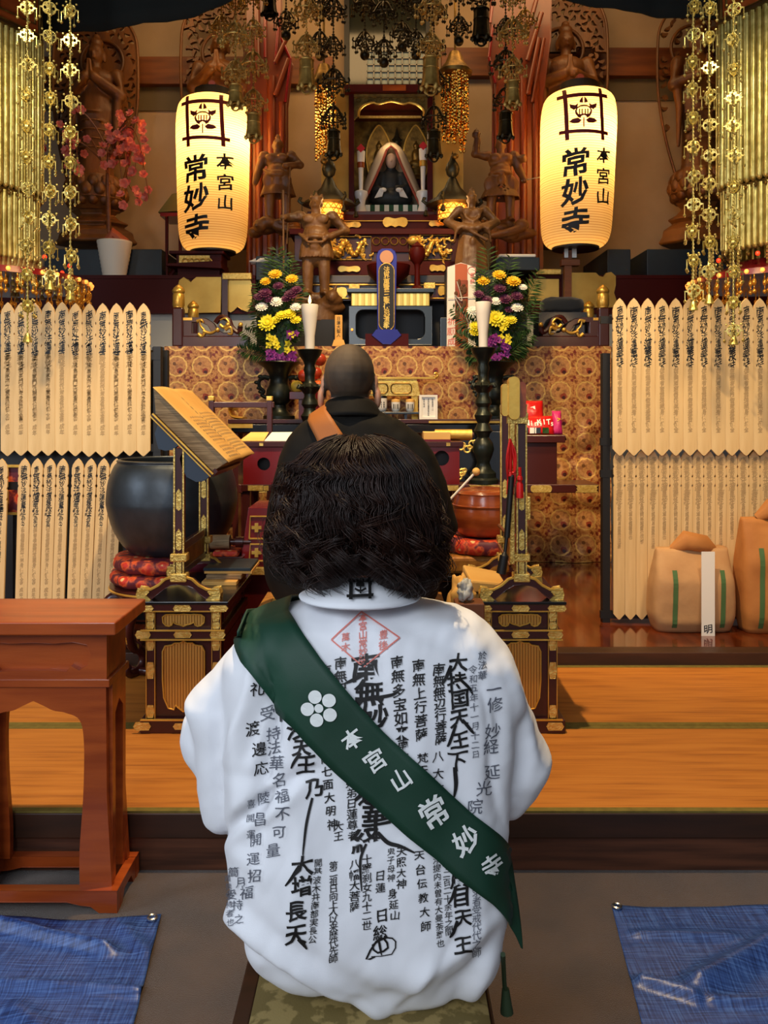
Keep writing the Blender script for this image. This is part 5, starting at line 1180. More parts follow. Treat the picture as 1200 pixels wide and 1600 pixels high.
b = MB(); b.box(X(523, d), X(535, d), d, d + .03, Z(532, d), Z(492, d)); obj('board', b, paperc, r, bevel=.006); b = MB(); b.hexa([(X(519, d), d - .02, Z(541, d)), (X(540, d), d - .02, Z(541, d)), (X(540, d), d + .05, Z(541, d)), (X(519, d), d + .05, Z(541, d)), (X(522, d), d - .01, Z(531, d)), (X(537, d), d - .01, Z(531, d)), (X(537, d), d + .04, Z(531, d)), (X(522, d), d + .04, Z(531, d))]); obj('foot', b, paperc, r)
b = MB(); vtext(b, '日蓮大聖人', X(529, d), Z(498, d), .03, lambda u, v: (u, d - .001, v), pitch=1.05, bold=.02, warp=.02); obj('lettering', b, ink, r)
b = MB(); b.ell(P(550, 515, 6.42), .010, 10, 8); solo('indicator_lamp', b, bulb, 'tiny orange lamp between the cream tablet and the arched stand', 'lamp')
d = 6.36; r = thing('votive_tablet', 'white gabled votive board with terracotta panel and red writing', 'votive board', P(720, 541, d))
g = [(X(699, d), Z(541, d)), (X(743, d), Z(541, d)), (X(743, d), Z(417, d)), (X(720, d), Z(411, d)), (X(699, d), Z(417, d))]
b = MB(); b.plate(g, d, d + .03); obj('board', b, paper, r, bevel=.003)
b = MB(); b.plate([(X(711, d), Z(438, d)), (X(730, d), Z(438, d)), (X(730, d), Z(414, d)), (X(720, d), Z(411.5, d)), (X(711, d), Z(414, d))], d - .006, d); obj('terracotta_panel', b, terrac, r)
b = MB(); b.box(X(711, d), X(731, d), d - .005, d, Z(541, d), Z(438, d)); obj('brown_panel', b, drumw, r)
b = MB()
for i in range(30): 
    p = P(random.uniform(712, 730), random.uniform(442, 538), d - .008); b.ell(p, (random.uniform(.008, .02), .004, random.uniform(.01, .03)), 8, 6)
obj('dried_leaves', b, pm('dried brown leaves', (92, 54, 22), .7), r)
b = MB(); b.tube([P(a, c, d - .015) for a, c in spline([(714, 440), (722, 470), (710, 462), (730, 500), (734, 520)], 5)], [.012] * 21, 6, flat=.3); b.tube([P(700, 466, d - .012), P(742, 464, d - .012)], .003, 6); obj('white_ribbon', b, paper, r)
b = MB(); vtext(b, '祈願成就', X(705, d), Z(502, d), .062, lambda u, v: (u, d - .002, v), pitch=1.25, bold=.03); vtext(b, '星祭', X(738, d), Z(430, d), .04, lambda u, v: (u, d - .002, v), pitch=1.2, bold=.02); b.torus(P(737, 423, d - .002), .03, .003, 20, 5); obj('red_writing', b, inkr, r)
b = MB(); b.box(X(688, 6.4), X(699, 6.4), 6.4, 6.5, zA, Z(496, 6.4)); solo('slate_block', b, slate, 'small blue grey upright block beside the white votive board', 'block', bevel=.004)
# red goblet and hanging bowl
d = 6.55; k = d / F; r = thing('goblet', 'dark red lacquer goblet standing on the arched stand', 'goblet', (X(652, d), d, Z(451, 6.45)))
zb = Z(451, 6.45); s = (Z(378, d) - zb) / (73 * k); b = MB(); b.lathe([(a * k, z * k * s) for a, z in [(0, 0), (11, 0), (10, 3), (5, 7), (4, 30), (5, 38), (6, 40), (11, 46), (13, 56), (12, 63), (9, 64), (10, 66), (5, 70), (2, 73), (0, 74)]], (X(652, d), d, zb), 32); obj('cup', b, lacqd, r, smooth=True)
d = 6.53; b = MB(); b.lathe([(0, 0), (.12, 0), (.10, .01), (.07, .03), (.16, .12), (.172, .19), (.166, .195), (.14, .12), (0, .05)], (X(607, d), d, Z(451, 6.45)), 36); solo('lacquer_bowl', b, lacqd, 'dark red lacquer bowl half hidden by the blue tablet', 'bowl', smooth=True)
# ================================================================ TIERS OF THE INNER ALTAR
r = thing('stepped_altar', 'stepped dark red altar tiers with gilt dragons and fittings', 'altar', (0, 7.0, ZF))
def tier(d, px0, px1, py0, py1, m, dep=.5, name='tier', bev=.004): 
    b = MB(); b.box(X(px0, d), X(px1, d), d, d + dep, Z(py1, d), Z(py0, d)); return obj(name, b, m, r, bevel=bev)
tier(6.72, 452, 745, 430, 442, greyl, .3); tier(6.74, 452, 745, 442, 470, lacq, .3); tier(6.9, 452, 745, 470, 545, blackm, .4)  # the lowest, matt black block stands in for a dark void
tier(6.71, 452, 745, 443.5, 446, gold, .02, 'gilt_line'); tier(6.71, 500, 745, 465, 467, gold, .02, 'gilt_line')
tier(6.92, 455, 742, 408, 430, lacqd, .3); tier(6.95, 460, 738, 364, 410, lacq, .4); tier(6.9, 452, 745, 357, 366, lacqd, .35)
tier(7.14, 470, 735, 335, 358, lacqd, .6); tier(7.12, 470, 735, 344, 346, gold, .02, 'gilt_line'); tier(7.18, 480, 728, 330, 336, lacq, .8)
tier(6.93, 580, 640, 361, 394, lacqd, .06, 'centre_block')
b = MB()
for px in (591, 605, 619, 633): b.torus(P(px - 3, 377, 6.925), .03, .006, 18, 6)
obj('gilt_rings', b, goldd, r, smooth=True)
def cloudplate(px0, px1, py0, py1, d, m=gold, name='gilt_cloud'):
    x0, x1, z0, z1 = X(px0, d), X(px1, d), Z(py1, d), Z(py0, d); w_ = x1 - x0; h = z1 - z0
    o = spline([(x0 + .12 * w_, z0), (x0 + .35 * w_, z0 + .12 * h), (x0 + .5 * w_, z0), (x0 + .65 * w_, z0 + .12 * h), (x0 + .88 * w_, z0), (x1, z0 + .4 * h), (x1 - .06 * w_, z1 - .1 * h), (x0 + .75 * w_, z1), (x0 + .5 * w_, z1 - .12 * h), (x0 + .25 * w_, z1), (x0 + .06 * w_, z1 - .1 * h), (x0, z0 + .4 * h)], 3, True)
    b = MB(); b.plate(o, d - .012, d + .004); return obj(name, b, m, r, bevel=.003)
for a in ((526, 564, 347, 356, 7.13), (598, 637, 340, 355, 7.13), (670, 700, 346, 354, 7.13), (505, 543, 449, 465, 6.73), (684, 712, 447, 462, 6.73), (528, 563, 416, 425, 6.91), (671, 696, 414, 424, 6.91), (579, 600, 425, 436, 6.71), (618, 636, 424, 436, 6.71)): cloudplate(*a)
for a in ((545, 562, 444, 452), (662, 680, 442, 451)):
    b = MB(); b.box(X(a[0], 6.7), X(a[1], 6.7), 6.69, 6.71, Z(a[3], 6.7), Z(a[2], 6.7)); obj('gilt_fitting', b, goldp, r, bevel=.003)
def dragon(px0, px1, py0, py1, d, seed):
    rnd = random.Random(seed); b = MB(); n = 60; pts = []; rs = []
    for i in range(n):
        t = i / (n - 1); x = px0 + 6 + (px1 - px0 - 12) * t; y = (py0 + py1) / 2 + (py1 - py0) * .32 * math.sin(t * 11 + seed); pts.append(P(x, y, d - .03 + .02 * math.cos(t * 11 + seed))); rs.append((.034 - .018 * t) * (.7 + .3 * math.sin(t * 60) ** 2))
    b.tube(pts, rs, 10); b.ell(pts[0] + V((-.01, -.02, .01)), (.055, .04, .04), 14, 10)
    for i in range(46):
        p = P(rnd.uniform(px0, px1), rnd.uniform(py0, py1), d - .01); a = rnd.uniform(0, 6.3); e = V((math.cos(a), -.3, math.sin(a))) * rnd.uniform(.03, .06)
        b.tube(spline([p, p + e * .6 + V((e.z, 0, -e.x)) * .3, p + e], 3), [.012] * 2 + [.009] * 3 + [.003] * 2, 6)
    obj('gilt_dragon', b, gold, r, smooth=True, label='carved gilt dragon'); b = MB()
    o = [(X(px0 - 2, d), Z(py1 + 2, d)), (X(px1 + 2, d), Z(py1 + 2, d)), (X(px1 + 2, d), Z(py0 - 2, d)), (X(px0 - 2, d), Z(py0 - 2, d))]; b.tube([(a, d - .01, c) for a, c in o + o[:1]], .008, 6, cap=False); obj('panel_frame', b, goldd, r)
dragon(517, 578, 372, 404, 6.94, 1); dragon(642, 702, 370, 404, 6.94, 4)
# central shrine
r = thing('shrine', 'central gilt shrine with open golden doors and a hooded seated figure inside', 'shrine', (X(608, 7.3), 7.6, Z(336, 7.3)))
d = 7.25
for a, c in ((545, 553), (668, 676)):
    b = MB(); b.box(X(a, d), X(c, d), d, d + .06, Z(336, d), Z(138, d)); obj('post', b, lacqd, r)
b = MB(); b.box(X(538, d), X(684, d), d - .05, d + .2, Z(147, d), Z(135, d)); obj('lintel', b, lacqd, r, bevel=.003); b = MB(); b.box(X(598, d), X(634, d), d - .055, d, Z(145.5, d), Z(136.5, d)); obj('lintel_plate', b, drumw, r)
b = MB(); b.box(X(553, d), X(668, d), d - .01, d + .06, Z(152, d), Z(147.5, d)); obj('gilt_band', b, goldd, r)
T = lambda a, c: (X(a, d), Z(c, d))
arch = [T(553, 152), T(668, 152), T(668, 186), T(662, 180)] + [T(a, c) for a, c in spline([(661, 172), (652, 164), (640, 160), (630, 162), (611, 158), (592, 162), (582, 160), (570, 164), (562, 172)], 4)] + [T(560, 180), T(553, 186)]
b = MB(); b.plate(arch, d + .01, d + .04); obj('carved_valance', b, goldd, r)
b = MB(); b.tube([(*(X(a, d),), d, Z(c, d)) for a, c in spline([(560, 182), (562, 172), (570, 164), (582, 160), (592, 162), (611, 158), (630, 162), (640, 160), (652, 164), (661, 172), (662, 182)], 4)], .010, 8); obj('gilt_edge', b, gold, r, smooth=True)
b = MB()
for i in range(9): b.torus(P(560 + 12.5 * i, 155.5, d + .004), .018, .005, 14, 5)
obj('scroll_carving', b, goldd, r, smooth=True)
b = MB(); b.box(X(561, 7.6), X(660, 7.6), 7.58, 7.6, Z(185, 7.6), Z(182, 7.6)); obj('pale_bar', b, goldp, r)
b = MB(); b.box(X(540, 7.95), X(680, 7.95), 7.95, 8.0, Z(336, 7.95), Z(150, 7.95)); obj('back_panel', b, goldd, r)
b = MB(); b.box(X(540, 7.6), X(546, 7.6), 7.3, 7.98, Z(336, 7.3), Z(140, 7.3)); b.box(X(672, 7.6), X(678, 7.6), 7.3, 7.98, Z(336, 7.3), Z(140, 7.3)); obj('side_wall', b, goldd, r)
b = MB(); b.box(X(545, 7.3), X(676, 7.3), 7.27, 7.97, Z(150, 7.3), Z(141, 7.3)); obj('roof', b, lacqd, r)
b = MB(); b.box(X(545, 7.25), X(678, 7.25), 7.25, 7.97, Z(340, 7.25), Z(333, 7.25)); obj('floor_slab', b, lacqd, r)
for px0, px1, y0, y1, nm in ((502, 545, 7.24, 7.28, 'gilt_door'), (676, 724, 7.28, 7.24, 'gilt_door')):
    b = MB(); za, zc = Z(335, 7.2), Z(122, 7.2); x0, x1 = X(px0, y0), X(px1, y1); b.hexa([(x0, y0, za), (x1, y1, za), (x1, y1 + .03, za), (x0, y0 + .03, za), (x0, y0, zc), (x1, y1, zc), (x1, y1 + .03, zc), (x0, y0 + .03, zc)]); obj(nm, b, pm('gold leaf door', (214, 164, 74), .5, .55, (196, 146, 62), 4), r)
b = MB(); b.box(X(568, 7.35), X(655, 7.35), 7.35, 7.8, Z(333, 7.35), Z(320, 7.35)); solo('striped_dais', b, slatw, 'low seat in green and white striped cloth under the hooded figure', 'cushion')
zS = Z(320, 7.35)
# hooded seated figure
d = 7.55; k = d / F; cx = X(611, d); r = thing('seated_figure', 'small seated statue under a cream hood edged in red inside the shrine', 'statue', (cx, d, zS))
b = MB(); b.ell((cx, d, zS + .10), (.20, .12, .09)); b.ell((cx, d + .02, zS + .23), (.11, .09, .16)); b.ell((cx, d - .01, zS + .43), (.055, .06, .075)); limb(b, [V((cx - .1, d, zS + .3)), V((cx - .15, d - .05, zS + .18)), V((cx - .06, d - .11, zS + .15))], [.05, .045, .03]); limb(b, [V((cx + .1, d, zS + .3)), V((cx + .15, d - .05, zS + .18)), V((cx + .05, d - .11, zS + .17))], [.05, .045, .03])
b.ell((cx, d - .07, zS + .425), (.012, .014, .016)); obj('body', blob(b, .012, 3), pm('painted statue robe', (40, 34, 26), .6, c2=(30, 40, 44), nscale=3), r, smooth=2)
b = MB(); b.ell((cx, d - .03, zS + .435), (.05, .055, .07)); b.ell((cx, d - .085, zS + .425), (.01, .012, .014)); obj('face', b, pm('painted statue face', (206, 168, 140), .5), r, smooth=2)
b = MB()
for s in (-1, 1): b.ell((cx + s * .07, d - .13, zS + .15), (.03, .02, .02)); b.hexa([(cx + s * .08, d - .14, zS + .09), (cx + s * .15, d - .12, zS + .08), (cx + s * .15, d - .11, zS + .08), (cx + s * .08, d - .13, zS + .09), (cx + s * .06, d - .14, zS + .16), (cx + s * .10, d - .12, zS + .17), (cx + s * .10, d - .11, zS + .17), (cx + s * .06, d - .13, zS + .16)])
obj('white_sleeves', b, paper, r)
def hood(rf, w0, z1, th, m, nm, lo):
    b = MB(); rows = []
    for j in range(15):
        t = j / 14; z = z1 - (z1 - zS - lo) * t; w_ = (.05 + w0 * t ** .8) if t > 0 else .03; op = (.0 if t < .12 else .045 + .05 * (t - .12)) 
        row = []
        for i in range(25):
            q_ = .40 - .22 * t if t > .12 else .5; a = PI * (-q_ + (1 + 2 * q_) * i / 24)
            row.append((cx + math.cos(a) * w_ * rf, d + .03 + math.sin(a) * (w_ * .75) * rf - .03 * (t > .12) * (1 - math.sin(max(0, min(PI, a)))), z))
        rows.append(row)
    vs = [v for q in rows for v in q]; b.add(vs, [(j * 25 + i, j * 25 + i + 1, (j + 1) * 25 + i + 1, (j + 1) * 25 + i) for j in range(14) for i in range(24)]); o = obj(nm, b, m, r, smooth=2); o.modifiers.new('t', 'SOLIDIFY').thickness = th
    return rows
rows = hood(1.0, .26, zS + .60, .02, pm('cream silk hood', (206, 180, 146), .8), 'hood', .0)
b = MB()
for e in (0, 24): b.tube([V(rw[e]) + V((0, -.015, 0)) for rw in rows[2:]], .012, 6)
b.tube([V(rows[2][i]) + V((0, -.02, 0)) for i in (24,)] + [V((cx, d - .10, zS + .55))] + [V(rows[2][0]) + V((0, -.02, 0))], .012, 6)
obj('red_hem', b, pm('dull red hem', (160, 70, 48), .7), r, smooth=True)
# flanking gilt figures with halos and a small stupa
def halo_figure(px, lab):
    d = 7.8; c = V((X(px, d), d, Z(284, d))); r = thing('gilt_figure', lab, 'statue', c)
    o = [(c.x + a * .115, c.z + h * .52 + .02) for a, h in spline([(0, 0), (.7, .06), (1, .35), (.95, .62), (.55, .85), (0, 1), (-.55, .85), (-.95, .62), (-1, .35), (-.7, .06)], 4, True)]
    b = MB(); b.plate(o, d + .03, d + .045); obj('halo', b, goldd, r); b = MB(); b.tube([(a, d + .03, z) for a, z in o + o[:1]], .008, 6, cap=False); obj('halo_rim', b, gold, r, smooth=True)
    b = MB(); b.ell((c.x, d, c.z + .16), (.075, .05, .04)); b.ell((c.x, d, c.z + .24), (.045, .035, .07)); b.ell((c.x, d, c.z + .335), .03); b.ell((c.x, d, c.z + .37), (.012, .012, .02)); b.lathe([(.0, 0), (.09, 0), (.09, .02), (.05, .05), (.085, .12), (0, .13)], c, 20); obj('figure', blob(b, .010, 2), goldd, r, smooth=2)
    b = MB(); b.box(c.x - .09, c.x + .09, d - .07, d + .07, c.z - (Z(284, d) - Z(333, 7.35)), c.z); obj('pedestal', b, lacqd, r)
halo_figure(592, 'small dark gilt figure with halo over the cream hood edge nearer the open lattice'); halo_figure(650, 'small dark gilt figure with halo behind the candle with golden band')
d = 7.82; b = MB(); b.lathe([(0, 0), (.05, 0), (.05, .02), (.028, .04), (.028, .24), (.05, .26), (.03, .28), (.02, .30), (.008, .36), (0, .38)], P(620, 262, d), 20); o_ = solo('small_stupa', b, bronze, 'small dark stupa rising above the hooded figure', 'stupa', smooth=True)
b = MB(); b.box(X(608, d), X(632, d), d - .06, d + .06, Z(333, 7.35), Z(262, d)); solo('stupa_plinth', b, lacqd, 'dark plinth hidden behind the cream hood carrying the stupa', 'plinth')
for px, dy, lab in ((564, 0, 'white candle with red diamond tip in the shrine near the burning bronze lantern'), (661, -4, 'white candle with gold band and red tip in the shrine')):
    d = 7.32; k = d / F; z0 = Z(333, 7.32); c = (X(px, d), d, z0)
    v = thing('white_vase', 'white porcelain candle vase under the %s candle' % ('gold banded' if dy else 'plain banded'), 'vase', c); b = MB(); b.lathe([(a * k, z * k) for a, z in [(0, 0), (9, 0), (9, 2), (6.5, 12), (7.5, 20), (11, 28), (10.5, 33), (7, 35), (0, 35)]], c, 28); obj('body', b, porcel, v, smooth=True)
    zc = z0 + 35 * k; q = thing('shrine_candle', lab, 'candle', (c[0], d, zc)); H = (68 - dy) * k
    b = MB(); b.lathe([(0, 0), (3 * k, 0), (4 * k, H * .5), (6 * k, H * .7), (6.5 * k, H * .9), (0, H * .91)], (c[0], d, zc), 24); obj('wax', b, wax, q, smooth=True)
    b = MB(); b.lathe([(4.6 * k, H * .52), (5.8 * k, H * .53), (6.1 * k, H * .64), (5.4 * k, H * .65)], (c[0], d, zc), 24, closed=False); obj('band', b, gold if dy else drumw, q, smooth=True)
    b = MB(); cz = zc + H * .95; o = [(c[0], cz - 7 * k), (c[0] + 6.5 * k, cz), (c[0], cz + 7 * k), (c[0] - 6.5 * k, cz)]; b.plate(o, d - 6.5 * k, d - 3 * k); obj('red_diamond', b, redc, q)
# bronze lanterns with glowing baskets
def blantern(px, lab, s):
    d = 6.99; k = d / F; c = V((X(px, d), d, Z(347, d))); r = thing('bronze_lantern', lab, 'lantern', c); zb = Z(335, d)
    b = MB(); b.lathe([(0, 0), (20 * k, 0), (22 * k, 4 * k), (22 * k, 22 * k), (20 * k, 24 * k), (0, 24 * k)], (c.x, d, Z(345, d)), 24); obj('glowing_basket', b, glow, r, smooth=True)
    b = MB()
    for z in (0, 8, 16, 24): b.torus((c.x, d, Z(345, d) + z * k), 22.5 * k, .006, 32, 6, 'z')
    for i in range(16):
        for t in (-1, 1): 
            a = 2 * PI * i / 16; b.tube([(c.x + 22.6 * k * math.cos(a + t * .2 * j), d + 22.6 * k * math.sin(a + t * .2 * j), Z(345, d) + 6 * k * j) for j in range(5)], .004, 5)
    obj('lattice', b, gold, r, smooth=True)
    b = MB(); b.lathe([(a * k, z * k) for a, z in [(0, 0), (38, 0), (34, 6), (24, 12), (20, 20), (13, 27), (8, 38), (5, 44), (9, 48), (11, 56), (9, 64), (5, 70), (2, 78), (0, 86)]], (c.x, d, Z(321, d)), 6 * 5, fn=lambda a, z: 1 + (.10 * abs(math.cos(3 * a)) if z < .08 else 0)); obj('roof', b, bronze, r, smooth=True)
    b = MB()
    for i in range(6):
        a = 2 * PI * i / 6 + .1; e = V((math.cos(a), math.sin(a), 0)); q = V((c.x, d, Z(319, d)))
        b.tube([q + e * 30 * k, q + e * 42 * k, q + e * 47 * k + V((0, 0, 4 * k)), q + e * 45 * k + V((0, 0, 8 * k)), q + e * 42 * k + V((0, 0, 7 * k))], .014, 8)
        b.tube([q + e * 42 * k, q + e * 42 * k - V((0, 0, 10 * k))], .004, 5); b.lathe([(0, 12 * k), (2 * k, 10 * k), (4.5 * k, 2 * k), (0, 0)], q + e * 42 * k - V((0, 0, 21 * k)), 10)
    obj('curl_and_bell', b, bronze, r, smooth=True)
    b = MB(); b.lathe([(0, 0), (14 * k, 0), (16 * k, 3 * k), (12 * k, 8 * k), (20 * k, 12 * k), (0, 12 * k)], (c.x, d, Z(357, d)), 24); obj('base', b, bronze, r, smooth=True)
    light('bronze_lantern_flame', 'POINT', (c.x, d - .32, Z(335, d)), 3.5, (1, .55, .2), None, .08)
blantern(514, 'dark bronze lantern with glowing basket near the standing trident guardian', 1); blantern(707, 'dark bronze lantern with glowing basket near the scholar guardian', -1)
# ================================================================ DAIS, PILLARS, PAPER LANTERNS
d = 7.0; zD = Z(430, d)
r = thing('statue_dais', 'long dark red dais carrying the statues, with gold cloud panels', 'dais', (0, 7.6, ZF)); ex = {}
for x0, x1 in ((-XW + .05, X(399, d)), (X(826, d), XW - .05)):
    b = MB(); b.box(x0, x1, d, d + .05, Z(490, d), zD - .02); obj('front_board', b, lacqd, r); b = MB(); b.box(x0, x1, d - .01, YW - .12, zD - .03, zD); obj('top_board', b, lacqd, r)
    for q in (x0 + .1, x1 - .1):
        b = MB(); b.box(q - .05, q + .05, d + .1, d + .2, ZF, Z(490, d)); obj('leg', b, blackm, r)
for x0, x1 in ((-XW + .05, X(399, d)), (X(826, d), XW - .05)):
    b = MB(); b.box(x0, x1, 7.06, 7.09, Z(560, 7.06), Z(489, 7.06)); obj('added_pale_panel', b, greywall, r)  # pale panel added to catch front light; the wall behind lies in shadow
b = MB(); b.box(X(399, 7.5), X(826, 7.5), 7.45, YW - .12, zD - .04, zD); obj('centre_board', b, lacqd, r)
def gp(o, m=gold): b = MB(); b.plate([(X(a, d), Z(c, d)) for a, c in o], d - .02, d - .002); obj('gold_cloud_panel', b, pm('satin gold panel', (214, 176, 92), .42, .8, (186, 146, 66), 3) if not ex else ex['m'], r, bevel=.003)
ex['m'] = pm('satin gold panel', (220, 182, 96), .40, .75, (190, 150, 70), 3)
gp([(280, 489), (346, 489), (346, 434), (308, 434), (303, 438), (299, 441), (294, 437), (288, 434), (281, 438), (279, 446), (282, 456)]); gp([(357, 437), (391, 437), (394, 446), (392, 454), (395, 464), (393, 480), (387, 487), (378, 484), (372, 480), (366, 485), (361, 488), (357, 486)])
gp([(826, 437), (872, 437), (872, 470), (826, 470)]); gp([(892, 427), (930, 427), (935, 432), (941, 433), (946, 427), (954, 426), (961, 432), (961, 446), (958, 458), (962, 470), (957, 480), (892, 482)])
for a, c in ((347, 356), (878, 891)):
    b = MB(); b.box(X(a, 6.95), X(c, 6.95), 6.94, 6.99, Z(497, 6.95), Z(428, 6.95)); obj('short_post', b, lacq, r)
b = MB(); b.box(X(348, 6.95), X(393, 6.95), 6.93, 6.99, Z(437, 6.95), Z(427, 6.95)); b.box(X(836, 6.95), X(876, 6.95), 6.93, 6.99, Z(429, 6.95), Z(421, 6.95)); obj('gilt_capping', b, goldp, r, bevel=.004)
for px0, px1, lab in ((60, 247, 'long navy box on the dais under the praying statue'), (955, 992, 'narrow navy box on the dais beyond the lantern on a brown post'), (1018, 1150, 'long navy box on the dais under the statue behind gold chains')):
    b = MB(); b.box(X(px0, 7.1), X(px1, 7.1), 7.22, 8.1, zD, Z(385, 7.1)); solo('navy_box', b, navy, lab, 'box', bevel=.006)
b = MB(); b.box(X(775, 6.8), X(843, 6.8), 6.8, 7.3, Z(422, 6.8), Z(402, 6.8)); q = solo('navy_box', b, navy, 'navy box with pale cloth on top under the sword guardian', 'box', bevel=.004)
b = MB(); b.box(X(780, 6.78), X(838, 6.78), 6.79, 7.1, Z(402, 6.8), Z(397, 6.8)); solo('pale_cloth', b, paper, 'folded pale cloth on the navy box under the sword guardian', 'cloth', bevel=.01)
b = MB(); b.box(X(400, 7.0), X(452, 7.0), 7.0, 7.4, zD - .04, Z(400, 7.0)); solo('navy_box', b, navy, 'navy box under the halberd guardian beside the orange pillar', 'box', bevel=.004)
crumple('pale_cloth', paper, 'crumpled pale cloth on the navy box under the halberd guardian', 'cloth', (X(408, 6.95), 7.1, Z(405, 6.95)), (.10, .12, .03), 4)
def pillar(pts, ribs, slants, lab, d):
    b = MB(); c = sum(p[0] for p in pts) / len(pts); r = thing('lacquered_pillar', lab, 'pillar', (X(c, d), d + .1, zD))
    b.plate([(X(a, d), Z(e, d)) for a, e in pts], d + .03, d + .14); obj('board', b, vermil, r, bevel=.01)
    for a, e0, a1, e1, w_ in ribs:
        b = MB(); b.tube([P(a, e0, d + .03), P(a1, e1, d + .03)], w_ * d / F, 14); obj('rib', b, vermil, r, smooth=True)
    for a, e0, a1, e1, w_ in slants:
        b = MB(); b.tube([P(a, e0, d - .0), P(a1, e1, d - .0)], w_ * d / F, 12); obj('slanted_rib', b, lacqr if w_ < 3 else vermil, r, smooth=True)
pillar([(386, 431), (446, 431), (446, 160), (454, 92), (440, 60), (436, -40), (386, -40)], [(390, 430, 390, 180, 5), (405, 430, 405, 170, 6), (424, 430, 424, 120, 7), (440, 430, 440, 160, 5)], [(430, 98, 448, 60, 3.6), (430, 150, 451, 92, 4), (440, 60, 454, 92, 2.4), (454, 92, 446, 160, 2.4), (430, 100, 436, 20, 2.4), (414, -20, 414, 90, 2.4), (400, -20, 402, 110, 5)], 'orange red lacquered pillar behind the halberd guardian', 7.45)
pillar([(770, 431), (848, 431), (850, 150), (862, 60), (862, -40), (768, -40), (768, 35), (764, 90), (772, 130)], [(775, 430, 775, 130, 3.5), (798, 430, 798, 120, 6), (818, 430, 818, 120, 6), (837, 430, 837, 90, 6)], [(764, 90, 774, 130, 2.4), (770, 40, 764, 90, 2.4), (838, 0, 828, 38, 3.4), (846, 20, 824, 95, 4), (842, 60, 825, 148, 4), (850, 60, 832, 160, 3), (772, -20, 766, 36, 2.4)], 'orange red lacquered pillar behind the sword guardian', 7.45)
